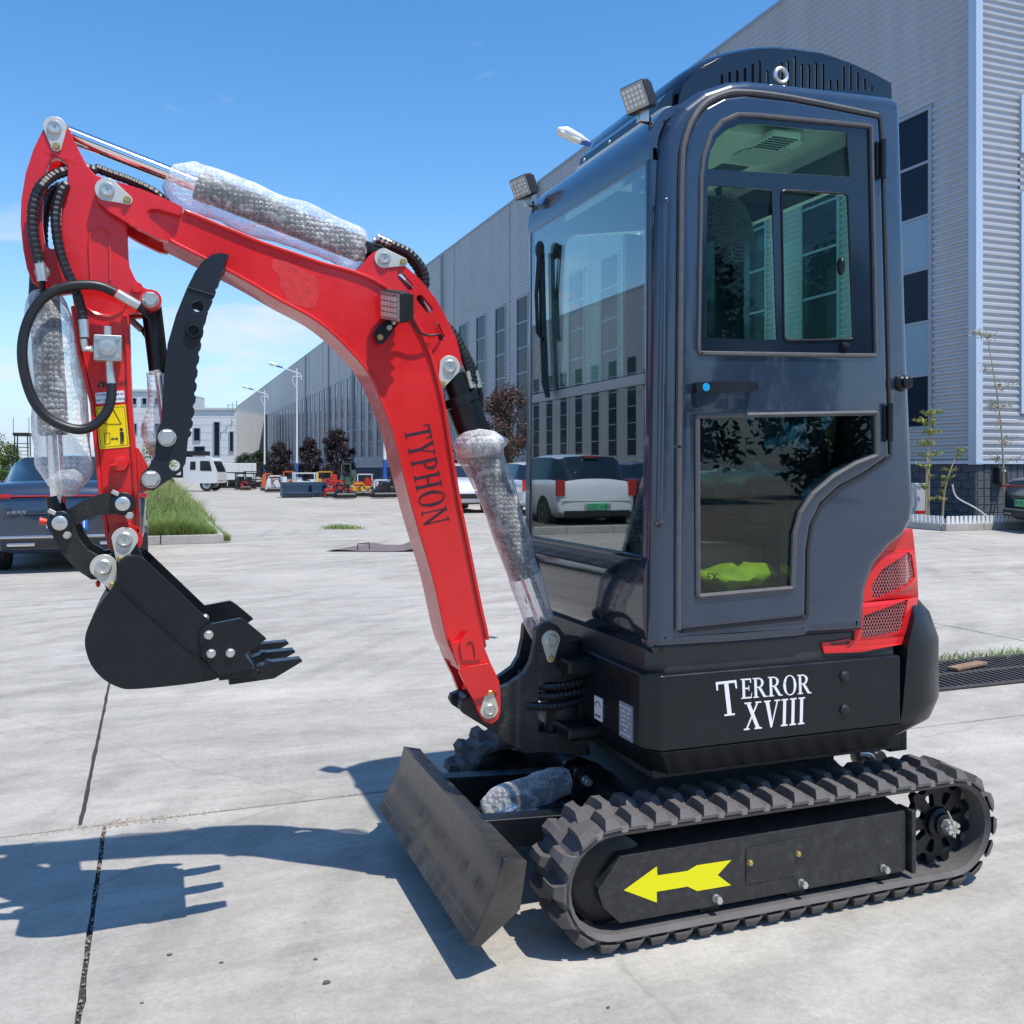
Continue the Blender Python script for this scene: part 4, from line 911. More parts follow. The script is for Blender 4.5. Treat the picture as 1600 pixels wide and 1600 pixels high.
G().wallx(rnd([(CN+.058, fzm+.018), (CF-.048, fzm+.018), (CF-.048, 2.13), (CN+.058, 2.13)], .02), XF+.006, XF+.011).obj('windscreen', GLF, EX)
G().wallx(rnd([(CN+.058, fz0-.02), (CF-.048, fz0-.02), (CF-.048, fzm-.016), (CN+.058, fzm-.016)], .02), XF+.006, XF+.011).obj('lower_windscreen', glass('lower_windscreen_glass', (.62, .76, .73), 1.0, .16), EX)
fr_ = [(CN+.05, CF-.04)]
# curved header above the windscreen
hdp = [tuple(p) for p in crv([Vector((XF+.004, 2.105)), Vector((XF+.004, 2.15)), Vector((XF+.018, 2.20)), Vector((XF+.05, 2.245)), Vector(tc_[9])], 5)]
G().strip(hdp, .025, CN+.03, CF-.02, -1).obj('roof_header', CABP, EX, smooth=True)
# glossy lower nose panel and side corner posts
npn = [tuple(p) for p in crv([Vector((XF+.0, 1.03)), Vector((XF-.012, .98)), Vector((XF-.016, .90)), Vector((XF-.008, .82)), Vector((XF+.02, .768))], 6)]
G().strip(npn, .02, CN+.03, CF-.02, 1).obj('nose_panel', mat('gloss_black_panel', (.012, .016, .026), .08, coat=.5, bump=.05, bscale=9), EX, smooth=True)
G().bb((XF-.004, CN+.06, 1.018), (XF+.03, CF-.05, 1.032)).obj('windscreen_sill', FRIT, EX, bevel=.003)
for y0, y1, nm in ((CN+.03, CN+.062, 'corner_post'), (CF-.055, CF-.022, 'corner_post')):
    G().bb((XF+.004, y0, .80), (XF+.05, y1, 2.15)).obj(nm, CABP, EX, bevel=.012, seg=3)
G().bb((XF+.03, CN+.05, .79), (xb-.02, CF-.04, .83)).obj('cab_floor', INTER, EX)
G().bb((XF+.05, CN+.06, .72), (2.05, CF-.05, .79)).obj('cab_subframe', BLKM, EX, bevel=.004)
# rub strip and grab tube on the near pillar
gt = [at(x, y, Y=CN-.02) for x, y in [(1046, 316), (1041, 313), (1037, 320), (1036, 340), (1034, 500), (1032, 680), (1030, 800), (1031, 815), (1036, 820)]]
gt[0].y = CN+.01; gt[-1].y = CN+.01
G().tube(crv(gt, 5), .010, 10).obj('grab_rail', CABP, EX, smooth=True)
# door leaf, proud of the side panel
do = [(1062, 985, 3), (1064, 700), (1067, 400), (1069, 262), (1074, 224), (1085, 193), (1104, 167), (1132, 152), (1165, 148), (1240, 157), (1374, 184, 5), (1378, 250), (1390, 712, 6), (1350, 740), (1312, 760), (1283, 787), (1267, 820), (1261, 858), (1259, 964, 4)]
dY = CN-.012
dp_ = smo(subd(rnd(pl(do, dY), .006), .012), 2)
DOOR = G().puff(dp_, dY, CN+.004, .011, [rnd(pl(uw, dY), .004), rnd(pl(lw_, dY), .004)], 4).obj('cab_door', CABP, EX, smooth=True, fix=True)
def ringp(pts, Y, r, nm, m, par, n=6):
    P_ = [Vector((p[0], Y, p[1])) for p in rnd(pl(pts, Y), .004)]; P_ = P_+[P_[0], P_[1]]
    return G().tube(P_, r, n, cap=False).obj(nm, m, par, smooth=True)
ringp(do, CN+.001, .0085, 'door_seal', mat('door_gap_rubber', (.02, .02, .022), .6), EX)
tr_ = [(1064, 700), (1067, 400), (1069, 262), (1074, 224), (1085, 193), (1104, 167), (1132, 152), (1165, 148), (1240, 157), (1374, 184)]
G().tube(crv([at(x-4, y-4, Y=CN-.004) for x, y in tr_], 5), .009, 8).obj('rain_gutter', GASK, EX, smooth=True)
G().tube([at(1059, 984, Y=CN-.004), at(1060, 700, Y=CN-.004)], .009, 8).obj('rain_gutter', GASK, EX, smooth=True)
ringp([(x-(5 if x < 1200 else -3), y+(4 if y > 500 else -4)) + ((p[2],) if len(p) > 2 else ()) for p in uw for x, y in [p[:2]]], dY-.001, .0065, 'window_gasket', GASK, DOOR)
ringp(lw_, dY-.001, .008, 'window_gasket', GASK, DOOR)
# upper door window: black printed border with three clear lights
fY = dY+.004
lt = [(1106, 258, 2), (1110, 236), (1120, 216), (1136, 202), (1160, 193), (1190, 195), (1323, 207, 2), (1328, 277, 2), (1106, 264, 2)]
ml = [(1106, 289, 2), (1206, 297, 2), (1214, 531, 2), (1101, 528, 2)]
mr = [(1221, 297, 8), (1324, 303, 8), (1333, 530, 8), (1225, 532, 8)]
hs_ = [rnd(pl(p, fY), .003) for p in (lt, ml, mr)]
G().plate(rnd(pl(uw, fY), .004), fY, fY+.005, hs_).obj('window_border', FRIT, DOOR)
for p, nm in ((lt, 'window_pane'), (ml, 'window_pane'), (mr, 'sliding_pane')):
    y = fY+.008 if nm == 'window_pane' else fY+.012
    G().plate(rnd(pl([(q[0]+(-2 if q[0] < 1215 else 2), q[1]+(-2 if q[1] < 300 else 2)) for q in p], fY), .002), y, y+.003).obj(nm, GLS, DOOR)
ringp(mr, fY-.001, .0032, 'pane_channel', BLK, DOOR)
G().plate(rnd(pl(lw_, fY), .004), fY, fY+.004).obj('lower_pane', GLD, DOOR)
# pane knob, latch
q = at(1314, 416, Y=dY-.01); G().sphere(q, (.012, .014, .026)).obj('pane_knob', BLK, DOOR, smooth=True)
q = at(1320, 539, Y=dY-.004); G().box(q, (.026, .016, .014)).obj('pane_latch', BLK, DOOR, bevel=.004)
# handle
ha, hb = at(1085, 606, Y=dY-.012), at(1180, 604, Y=dY-.012)
G().plate(rnd(pl([(1083, 598, 4), (1122, 596, 3), (1180, 597, 4), (1180, 611, 4), (1122, 613, 6), (1084, 614, 3)], dY-.02), .003), dY-.036, dY-.018).obj('door_handle', BLK, DOOR, bevel=.005)
G().plate(rnd(pl([(1083, 597, 3), (1120, 597, 3), (1120, 612, 3), (1112, 630, 6), (1084, 640, 6)], dY), .003), dY-.018, dY).obj('handle_base', CABP, DOOR, bevel=.004)
G().bb((hb.x-.02, dY-.02, hb.z-.012), (hb.x-.004, dY, hb.z+.004)).obj('handle_foot', BLK, DOOR, bevel=.003)
q = at(1103, 605, Y=dY-.036); G().lathe((q.x, dY-.035, q.z), (0, -1, 0), [(0, .011), (.003, .011), (.0035, .009)], 18).obj('key_lock', mat('blue_lock', (.0, .3, .6), .35), DOOR)
for (x, y0, y1) in ((1380, 218, 278), (1391, 630, 690)):
    a, b = at(x, y0, Y=dY-.012), at(x, y1, Y=dY-.012)
    hg = G().cyl(a, b, .009, 12).obj('hinge', BLK, EX, smooth=True)
    G().bb((a.x-.018, dY-.007, b.z+.006), (a.x+.018, dY+.006, a.z-.006)).obj('hinge_leaf', BLK, hg, bevel=.002)
q = at(1419, 598, Y=CN-.016); G().lathe((q.x-.012, CN, q.z), (0, -1, 0), [(0, .026), (.008, .024), (.016, .016), (.03, .017), (.034, .013)], 18).obj('door_stop', BLK, EX, smooth=True)
# lifting eye, roof cowl
q = at(1220, 118, Y=CN+.05); G().tube([q+Vector((.020*math.cos(t*math.pi/8), 0, .020*math.sin(t*math.pi/8))) for t in range(17)], .0065, 8).obj('lifting_eye', ZINC, EX, smooth=True)
WY0, WY1 = 2.40, 3.02
cwl = [(1058, 175), (1062, 146), (1068, 131), (1085, 112), (1120, 92), (1165, 80), (1205, 76), (1238, 77), (1283, 83), (1330, 99), (1368, 116), (1393, 130), (1394, 170)]
cp = [tuple(q) for q in pl(cwl, WY0)]
sl_ = []
for i, (x, t) in enumerate([(1128, 118), (1140, 114), (1152, 112), (1164, 108), (1176, 102), (1187, 97), (1199, 112), (1221, 100), (1231, 97), (1242, 90), (1253, 101), (1264, 103), (1275, 100), (1286, 102), (1297, 126), (1308, 127), (1318, 106), (1329, 105), (1340, 114), (1351, 124), (1362, 136)]):
    a, b = at(x, t, Y=WY0), at(x, 138+(x-1128)*.035 if False else 140, Y=WY0); r = .0042; zb = min(b.z, a.z-.012)
    sl_.append([(a.x+r*math.cos(k*math.pi/6), a.z+r*math.sin(k*math.pi/6)) for k in range(7)]+[(a.x-r, zb), (a.x+r, zb)])
G().plate(cp, WY0, WY0+.008, sl_).obj('roof_cowl', COWL, EX, bevel=.002)
cs = [tuple(p) for p in crv([Vector(q) for q in cp[1:-1]], 4)]
# rounded shoulder then the flat top
g = G(); v = []; f = []
secs = [(WY0, 0.0), (WY0+.012, .010), (WY0+.035, .019), (WY0+.08, .024), (WY1-.08, .024), (WY1-.035, .019), (WY1-.012, .010), (WY1, 0)]
cen = Vector((sum(p[0] for p in cs)/len(cs), 2.30))
for (y, k) in secs:
    for p in cs:
        d = (Vector(p)-cen); d.normalize(); v.append((p[0]+d.x*k, y, p[1]+d.y*k))
n = len(cs)
for i in range(len(secs)-1):
    for j in range(n-1): f.append((i*n+j, i*n+j+1, (i+1)*n+j+1, (i+1)*n+j))
g.add(v, f).obj('cowl_top', COWL, EX, smooth=True)
G().plate(cp, WY1-.008, WY1).obj('cowl_far_side', COWL, EX)
f0 = cs[0]
fp = [(f0[0]-.055, f0[1]-.055), (f0[0]-.052, f0[1]-.022), (f0[0]-.03, f0[1]+.004), (f0[0]+.03, f0[1]+.045), (f0[0]+.05, f0[1]-.05)]
G().plate(rnd(fp, .01), WY0+.02, WY1-.05).obj('cowl_front_lip', COWL, EX, bevel=.008)
for y in (2.55, 2.74, 2.93): G().lathe((f0[0]-.054, y, f0[1]-.036), (-1, 0, .1), [(0, .006), (.003, .005)], 10).obj('cowl_screw', ZINC, EX)
# work lamps on the roof corners
def lamp_on_stalk(px, py, Y, foot, w_=.075):
    c = at(px, py, Y=Y); l = work_lamp(c, (-.75, -.58, -.32), (-.2, .1, 1), w_, w_, .045)
    l.name = 'roof_lamp'
    fx = Vector((-.75, -.58, -.32)).normalized(); G().box(c+Vector((-.012, -.01, .042)), (.075, w_*1.1, .004), Matrix((fx, fx.cross(Vector((0, 0, 1))).normalized(), (fx.cross(Vector((0, 0, 1))).normalized()).cross(fx))).transposed()).obj('lamp_visor', BLK, l)
    b = c+Vector((.02, .01, -.045)); G().box(b, (.03, .02, .035)).obj('lamp_bracket', ZINC, EX, bevel=.003)
    G().tube([b+Vector((-.005, 0, -.012)), b+Vector((.03, 0, -.018)), foot], .006, 8).obj('lamp_bracket', BLK, EX)
    G().tube(crv([b+Vector((.02, 0, -.0)), b+Vector((.02, -.01, -.05)), b+Vector((.05, 0, -.07)), foot+Vector((.01, 0, -.02))], 5), .0045, 6).obj('lamp_cable', HOSE, EX, smooth=True)
lamp_on_stalk(997, 152, 2.315, at(1040, 190, Y=CN+.03))
lamp_on_stalk(818, 292, 3.16, Vector((XF+.03, 3.13, 2.18)))
# wiper and mirror bracket on the far side of the windscreen
wp = lambda x, y, o=.0: at(x, y, X=XF-.012-o)
G().tube([wp(846, 395), wp(848, 500), wp(852, 600), wp(856, 620)], [.012, .013, .013, .009], 8).obj('wiper_blade', BLK, EX, smooth=True)
G().tube([wp(843, 380, .02), wp(838, 460, .02), wp(840, 520, .02), wp(848, 530, .012)], .007, 8).obj('wiper_arm', BLK, EX, smooth=True)
G().sphere(wp(843, 390, .01), (.014, .03, .03)).obj('wiper_motor', BLK, EX, smooth=True)
q = wp(1000, 290, -.04); G().box(q, (.03, .05, .03)).obj('window_catch', BLK, EX, bevel=.006)
# ---- engine cover with mesh grilles -----------------------------------------------------------
EY = 2.296
ec = [(1284, 1004), (1288, 1021, 4), (1345, 1019, 3), (1412, 1006, 3), (1424, 985, 3), (1452, 936, 4), (1447, 900), (1437, 850), (1432, 826, 3), (1405, 838), (1375, 862), (1340, 920), (1335, 1000)]
g1 = rnd(pl([(1364, 938, 3), (1362, 915, 4), (1378, 890, 6), (1422, 862, 4), (1431, 868, 3), (1440, 902, 4), (1430, 912, 3)], EY), .004)
g2 = rnd(pl([(1350, 962, 3), (1422, 936, 3), (1410, 986, 4), (1345, 1000, 3)], EY), .004)
g3 = rnd(pl([(1296, 1003, 3), (1330, 998, 3), (1327, 1006, 3), (1299, 1009, 3)], EY), .002)
ecp = rnd(pl(ec, EY), .003)
def bend(v):                                   # wrap the flat panel round the rounded rear corner
    x, y, z = v; xc = 2.08; r = .24
    if x > xc: a = (x-xc)/r; return Vector((xc+(r-(y-EY))*math.sin(a), EY+r-(r-(y-EY))*math.cos(a), z))
    return Vector(v)
def bent(g): g.v = [bend(p) for p in g.v]; return g
COV = bent(G().plate(subd(ecp), EY, EY+.016, [subd(g1), subd(g2), subd(g3)])).obj('engine_cover', REDC, EX, bevel=.003)
def inside(p, poly):
    c = False; n = len(poly)
    for i in range(n):
        (x1, y1), (x2, y2) = poly[i], poly[(i+1) % n]
        if (y1 > p[1]) != (y2 > p[1]) and p[0] < (x2-x1)*(p[1]-y1)/(y2-y1)+x1: c = not c
    return c
def grille(poly, nm):
    x0, x1 = min(p[0] for p in poly), max(p[0] for p in poly); z0, z1 = min(p[1] for p in poly), max(p[1] for p in poly); g = G()
    sp_ = .0105; st = .0022
    for sgn in (1, -1):
        k = -80
        while k < 80:
            run = []
            for j in range(70):
                z = z0-.01+(z1-z0+.02)*j/69; x = x0+k*sp_+sgn*(z-z0)*.55
                if inside((x, z), poly): run.append((x, EY+.006+.0008*sgn, z))
                else:
                    if len(run) > 1: g.tube([bend(q) for q in (run if len(run) < 3 else run[::4]+[run[-1]])], st*.62, 4, cap=False)
                    run = []
            if len(run) > 1: g.tube([bend(q) for q in run[::4]+[run[-1]]], st*.62, 4, cap=False)
            k += 1
    o = g.obj(nm, mat('grille_wire', (.62, .22, .2), .4), COV); o['kind'] = 'stuff'
for p in (g1, g2, g3): grille(p, 'mesh_grille')
rings = G(); 
body = rnd([(1.95, 2.33), (2.13, 2.33), (2.24, 2.42), (2.31, 2.6), (2.31, 2.92), (2.24, 3.1), (2.1, 3.2), (1.95, 3.2)], .02)
rings.slab(body, .78, 1.05).obj('engine_bay', mat('dark_red_shell', (.2, .006, .01), .5), EX, bevel=.02)
G().slab([(a*.98+.03, b) for a, b in body], 1.05, 1.14).obj('engine_cover_top', REDC, EX, bevel=.03)
# ---- inside the cab ------------------------------------------------------------------------------
SEAT = G().bb((1.76, 2.52, 1.12), (2.06, 2.96, 1.22)).obj('seat_cushion', INTER, EX, bevel=.03, seg=3)
G().add([(1.98, 2.53, 1.2), (2.10, 2.53, 1.2), (2.10, 2.95, 1.2), (1.98, 2.95, 1.2), (2.07, 2.55, 1.68), (2.15, 2.55, 1.68), (2.15, 2.93, 1.68), (2.07, 2.93, 1.68)], [(0, 3, 2, 1), (4, 5, 6, 7), (0, 1, 5, 4), (1, 2, 6, 5), (2, 3, 7, 6), (3, 0, 4, 7)]).obj('seat_back', INTER, EX, bevel=.025, seg=3)
G().bb((1.74, 2.38, .84), (2.12, 3.1, 1.1)).obj('seat_base', INTER, EX, bevel=.02)
for y in (2.42, 3.06):
    G().bb((1.62, y-.06, 1.10), (1.98, y+.06, 1.24)).obj('control_console', INTER, EX, bevel=.02)
    G().tube(crv([Vector((1.66, y, 1.24)), Vector((1.65, y, 1.32)), Vector((1.63, y, 1.40))], 4), [.014]*4+[.016]*4+[.02], 10).obj('joystick', INTER, EX, smooth=True)
for y in (2.66, 2.82): G().tube([(1.42, y, .83), (1.40, y, 1.05), (1.36, y, 1.22)], .011, 8).obj('travel_lever', INTER, EX, smooth=True)
# air-conditioning housing under the roof
zc_ = 2.236
c1, c2, c3 = at(1192, 243, Z=zc_), at(1214, 216, Z=zc_), at(1142, 262, Z=zc_); xr_ = at(1232, 238, Z=zc_).x
acb = G().slab(rnd([(1.34, 2.36), (xr_, 2.36), (xr_, 3.0), (1.34, 3.0)], .04), zc_, zc_+.05).obj('air_conditioner', CEIL, EX, bevel=.014)
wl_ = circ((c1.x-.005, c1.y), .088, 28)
G().slab(wl_, zc_-.0012, zc_+.004).obj('intake_shade_disc', mat('dark_plastic_and_intake_shade', (.05, .06, .055), .8), acb)  # flat disc painted dark for the shade inside the intake
g = G()
for k in range(-6, 7):
    hw = math.sqrt(max(.0001, .088**2-(k*.0135)**2)); g.box((c1.x-.005+k*.0135, c1.y, zc_-.0035), (.0032, 2*hw, .004)); g.box((c1.x-.005, c1.y+k*.0135, zc_-.003), (2*hw, .0032, .0035))
g.obj('intake_grille', CEIL, acb)
G().slab(rnd([(c2.x-.05, c2.y-.05), (c2.x+.05, c2.y-.05), (c2.x+.05, c2.y+.06), (c2.x-.05, c2.y+.06)], .01), zc_-.012, zc_+.004).obj('vent_frame', CEIL, acb, bevel=.004)
for k in range(6): G().box((c2.x, c2.y-.038+.0175*k, zc_-.0125), (.085, .006, .004)).obj('louvre', mat('dark_plastic_and_intake_shade', (.05, .06, .055), .8), acb)
G().slab(rnd([(c3.x-.05, c3.y-.03), (c3.x+.05, c3.y-.03), (c3.x+.05, c3.y+.05), (c3.x-.05, c3.y+.05)], .008), zc_-.0016, zc_+.003).obj('control_panel', MATS['dark_plastic_and_intake_shade'], acb)
# cab fan
fc = at(1140, 358, Y=2.86); fg = G()
ax = Vector((.35, -.9, .1)).normalized()
FAN = G().lathe(fc, ax, [(-.03, .04), (.0, .045), (.03, .03), (.036, .012)], 16).obj('cab_fan', INTER, EX, smooth=True)
s1 = ax.cross(Vector((0, 0, 1))).normalized(); s2 = ax.cross(s1)
for k in range(9):
    rr = .018+.0125*k; fg.tube([fc+ax*(.035-.006*(k/8)**2*3)+(s1*math.cos(t*math.pi/14)+s2*math.sin(t*math.pi/14))*rr for t in range(29)], .0016, 4, cap=False)
for k in range(36):
    t = k*math.pi/18; fg.tube([fc+ax*.036+(s1*math.cos(t)+s2*math.sin(t))*.02, fc+ax*.02+(s1*math.cos(t)+s2*math.sin(t))*.118, fc-ax*.02+(s1*math.cos(t)+s2*math.sin(t))*.12], .0014, 4)
fg.obj('fan_guard', mat('fan_grey', (.10, .11, .11), .5), FAN)
for k in range(4):
    t = k*math.pi/2; c = fc+(s1*math.cos(t)+s2*math.sin(t))*.06; G().add([c+(s1*math.cos(t+a_)+s2*math.sin(t+a_))*r_+ax*z_ for a_, r_, z_ in ((-.9, .035, .01), (-.4, .05, .012), (.6, .05, -.01), (.9, .035, -.012), (0, -.03, 0))], [(0, 1, 2, 3, 4)]).obj('fan_blade', INTER, FAN)
G().tube([fc-ax*.03, fc+Vector((0, .06, .12)), fc+Vector((0, .1, .25))], .012, 8).obj('fan_arm', INTER, FAN)
# things lying in the cab
def lump(c, r, amp, fr, seed, n=22, m=12):
    g = G(); g.sphere(c, r, n, m); sd = Vector((seed, seed*.3, 0))
    g.v = [p+Vector((amp*noise.noise(p*fr+sd), amp*.6*noise.noise(p*fr*1.3-sd), amp*noise.noise(p*fr*.9+sd*2))) for p in g.v]; return g
q = at(1150, 897, Y=2.40)
tag(lump(q-Vector((0, 0, .01)), (.135, .075, .034), .03, 24, 2, 40, 20).obj('folded_vest', mat('hivis_yellow', (.66, .85, .02), .6, var=.1, vscale=30), smooth=True), 'bright yellow-green folded safety vest lying in the bottom of the cab', 'vest')
words('FX', .03, INTER, 'vest_print', EX, frame_m(at(1113, 902, Y=2.322), (1, 0, 0), (0, 0, 1)), .0005)
q0, q1 = at(1092, 930, Y=2.48), at(1240, 850, Y=2.48)
tag(G().bb((q0.x, 2.48, .832), (q1.x, 2.70, q1.z)).obj('brown_carton', mat('carton', (.36, .25, .21), .75, var=.12, vscale=4, stretch=(1, 1, 9)), bevel=.004), 'brown corrugated carton on the cab floor behind the yellow vest', 'carton')
for (x0, x1, lb) in ((1100, 1135, 'red box at the left of the pair behind the carton in the cab'), (1172, 1226, 'red box at the right of the pair behind the carton in the cab')):
    a, b = at(x0, 845, Y=2.74), at(x1, 800, Y=2.74); tag(G().bb((a.x, 2.74, a.z-.1), (b.x, 2.86, b.z)).obj('red_box', mat('red_box', (.42, .05, .03), .6), bevel=.006), lb, 'box', 'red boxes in the cab')
q = at(1156, 748, Y=2.46)
G().bb((q.x-.13, 2.40, q.z-.10), (1.66, 2.50, q.z-.03)).obj('console_shelf', INTER, EX, bevel=.006)
tag(lump(q, (.135, .07, .03), .04, 22, 7, 30, 16).obj('plastic_bag', mat('green_plastic', (.16, .30, .26), .15), smooth=True), 'crumpled green plastic bag heaped inside the lower cab', 'plastic bag')
g = G(); v = []; n = 18
for i in range(n):
    for j in range(n):
        u_, w_ = i/(n-1), j/(n-1); s_ = u_*2-1
        p = Vector((2.08+.10*(1-abs(s_))*.2+(.09*s_ if s_ > 0 else .07*s_*1.2), 2.50+.46*w_, 1.70-.36*abs(s_)**1.1)); v.append(p+Vector((.03*noise.noise(p*11), .02*noise.noise(p*13+Vector((4, 0, 0))), .035*noise.noise(p*9))))
g.add(v, [(i*n+j, (i+1)*n+j, (i+1)*n+j+1, i*n+j+1) for i in range(n-1) for j in range(n-1)])
tag(g.obj('seat_cover', glass('thin_plastic_film', (.8, .86, .82), 1.2, .22, .12), smooth=True), 'loose clear plastic cover draped over the seat back in the cab', 'plastic cover')
# ================================================================== BUBBLE WRAP round the cylinders
def wrap(name, axis, rads, label, seed, flat=1.0, amp=.10, n=36, sub=5, m=None, fine=.012):
    """lumpy closed sleeve: axis points with one radius each"""
    P = crv(axis, sub); k = len(P); rr = crv([Vector((r, 0)) for r in rads], sub); rr = [q.x for q in rr]
    g = G(); g.tube(P, rr, n, cap=True, flat=flat)
    out = []
    for i, p in enumerate(g.v):
        c = P[min(i//n, k-1)]; d = p-c; q = p*9+Vector((seed, seed*.7, 0)); q2 = p*38+Vector((seed, 0, 0))
        s_ = 1+amp*2.2*noise.noise(q)+fine/.02*amp*noise.noise(q2)*.55
        out.append(c+d*s_)
    g.v = out
    o = g.obj(name, m or WRAP, smooth=False)
    for p in o.data.polygons: p.use_smooth = True
    return tag(o, label, 'bubble wrap', 'bubble wrap left on the hydraulic cylinders')
def A(*pts): return [at(x, y, Y=YC) for x, y in pts]
wrap('bubble_wrap', A((262, 276), (290, 290), (330, 300), (400, 326), (470, 352), (530, 378), (556, 392), (570, 398)), [.036, .072, .072, .068, .066, .060, .066, .045], 'long bubble wrap sleeve round the arm cylinder above the boom', 3, .8, amp=.15)
wrap('bubble_wrap', A((748, 682), (750, 700), (760, 730), (785, 800), (812, 880), (834, 940), (842, 975), (846, 1000)), [.055, .088, .070, .068, .062, .054, .05, .03], 'thick bubble wrap sleeve on the boom cylinder beside the cab', 11, .85, amp=.085)
wrap('bubble_wrap', A((748, 672), (747, 684), (748, 698), (750, 712)), [.05, .086, .094, .062], 'puffed bubble wrap collar bunched at the top of the boom cylinder sleeve', 5, .9, amp=.12)
wrap('bubble_wrap', A((68, 455), (72, 475), (80, 530), (88, 600), (95, 680), (100, 730), (98, 762)), [.05, .07, .078, .082, .094, .095, .05], 'loose bubble wrap bag hanging round the bucket cylinder', 21, .75, amp=.14, n=44)
wrap('bubble_wrap', A((100, 735), (102, 748), (100, 762), (96, 772)), [.03, .055, .05, .02], 'crumpled twist of bubble wrap above the bucket link', 8, .8, amp=.2)
wrap('bubble_wrap', A((243, 580), (247, 600), (249, 640), (247, 665), (246, 690), (250, 715)), [.028, .034, .034, .042, .04, .02], 'narrow bubble wrap on the thumb cylinder rod', 14, .9, amp=.14)
wrap('bubble_wrap', [p+Vector((0, -.03, 0)) for p in A((750, 1258), (775, 1248), (815, 1236), (850, 1224), (882, 1216))], [.03, .045, .052, .058, .04], 'small bluish bubble wrap on the dozer blade cylinder', 30, .9, amp=.2)
# ================================================================== SETTING: yard
def concrete():
    m = bpy.data.materials.new('yard_concrete'); m.use_nodes = True; t = m.node_tree; b = t.nodes['Principled BSDF']; N = t.nodes.new; L = t.links.new
    g = N('ShaderNodeNewGeometry'); pos = g.outputs['Position']
    def ns(scale, detail, rough=.6, stretch=None, rot=0, dist=0):
        mp = N('ShaderNodeMapping'); mp.inputs['Scale'].default_value = stretch or (1, 1, 1); mp.inputs['Rotation'].default_value = (0, 0, rot); L(pos, mp.inputs[0])
        n = N('ShaderNodeTexNoise'); n.inputs['Scale'].default_value = scale; n.inputs['Detail'].default_value = detail; n.inputs['Roughness'].default_value = rough; n.inputs['Distortion'].default_value = dist; L(mp.outputs[0], n.inputs['Vector']); return n.outputs[0]
    def mr(x, a, b_, c, d):
        r = N('ShaderNodeMapRange'); r.inputs[1].default_value = a; r.inputs[2].default_value = b_; r.inputs[3].default_value = c; r.inputs[4].default_value = d; L(x, r.inputs[0]); return r.outputs[0]
    def mul(a, b_):
        r = N('ShaderNodeMath'); r.operation = 'MULTIPLY'; L(a, r.inputs[0]); L(b_, r.inputs[1]); return r.outputs[0]
    big = mr(ns(.5, 6), .3, .7, .86, 1.1)
    patch = mr(ns(2.1, 8, .7), .35, .7, .93, 1.05)
    st1 = mr(ns(1.0, 7, .68, (.45, 2.3, 1), -.22, .9), .36, .62, .74, 1.05)         # long sweeping tyre scuffs
    st2 = mr(ns(1.3, 9, .75, (.8, 3.2, 1), -.4, .9), .34, .6, .86, 1.03)
    fine = mr(ns(48, 8, .8), .30, .70, .82, 1.12)
    spk = mr(ns(210, 3, .6), .58, .72, 1.0, .62)
    def ease(x, lo_):                                   # scuffs come and go over the yard
        r = N('ShaderNodeMix'); r.data_type = 'FLOAT'; L(mr(ns(.34, 3), .38, .62, lo_, 1.0), r.inputs[0]); r.inputs[2].default_value = 1.0; L(x, r.inputs[3]); return r.outputs[0]
    mot = mr(ns(7.5, 9, .72, None, 0, .8), .32, .68, .86, 1.08)
    v = mul(mul(mul(big, patch), mul(ease(st1, .5), ease(st2, .3))), mul(mul(fine, mot), spk))
    # curved tyre tracks: thin arcs swept by turning vehicles, broken up by noise
    def arcs(cx, cy, sc, lo_, seed, rot):
        mp_ = N('ShaderNodeMapping'); mp_.inputs['Location'].default_value = (-cx*sc, -cy*sc, 0); mp_.inputs['Scale'].default_value = (sc, sc, 0); L(pos, mp_.inputs[0])
        wv = N('ShaderNodeTexWave'); wv.wave_type = 'RINGS'; wv.rings_direction = 'Z'; wv.inputs['Scale'].default_value = 1.0; wv.inputs['Distortion'].default_value = 1.2; wv.inputs['Detail'].default_value = 3; wv.inputs['Detail Scale'].default_value = .6; L(mp_.outputs[0], wv.inputs['Vector'])
        band = mr(wv.outputs['Fac'], .62, .95, 0.0, 1.0)
        msk = mul(mr(ns(.42, 3, .5, None, seed), .50, .60, 0.0, 1.0), mr(ns(9, 6, .7, None, seed), .3, .65, .25, 1.0))
        return mr(mul(band, msk), 0, 1, 1.0, lo_)
    v = mul(v, mul(arcs(-9, 22, .62, .80, .3, 0), arcs(14, -3, .8, .84, 1.1, 0)))
    # hairline cracks
    vo = N('ShaderNodeTexVoronoi'); vo.feature = 'DISTANCE_TO_EDGE'; vo.inputs['Scale'].default_value = .23
    mp = N('ShaderNodeMapping'); L(pos, mp.inputs[0])
    nn = N('ShaderNodeTexNoise'); nn.inputs['Scale'].default_value = 1.8; nn.inputs['Detail'].default_value = 6; L(pos, nn.inputs['Vector'])
    mxv = N('ShaderNodeMix'); mxv.data_type = 'VECTOR'; mxv.inputs[0].default_value = .16; L(mp.outputs[0], mxv.inputs[4]); L(nn.outputs['Color'], mxv.inputs[5]); L(mxv.outputs[1], vo.inputs['Vector'])
    cr = mr(vo.outputs[0], .0, .0022, .84, 1.0); v = mul(v, cr)
    cmx = N('ShaderNodeMix'); cmx.data_type = 'RGBA'; cmx.inputs[6].default_value = (.475, .453, .408, 1); cmx.inputs[7].default_value = (.485, .447, .385, 1); L(ns(.8, 5), cmx.inputs[0])
    sc = N('ShaderNodeVectorMath'); sc.operation = 'SCALE'; L(cmx.outputs[2], sc.inputs[0]); L(v, sc.inputs['Scale']); L(sc.outputs[0], b.inputs['Base Color'])
    b.inputs['Roughness'].default_value = .82; b.inputs['Specular IOR Level'].default_value = .3
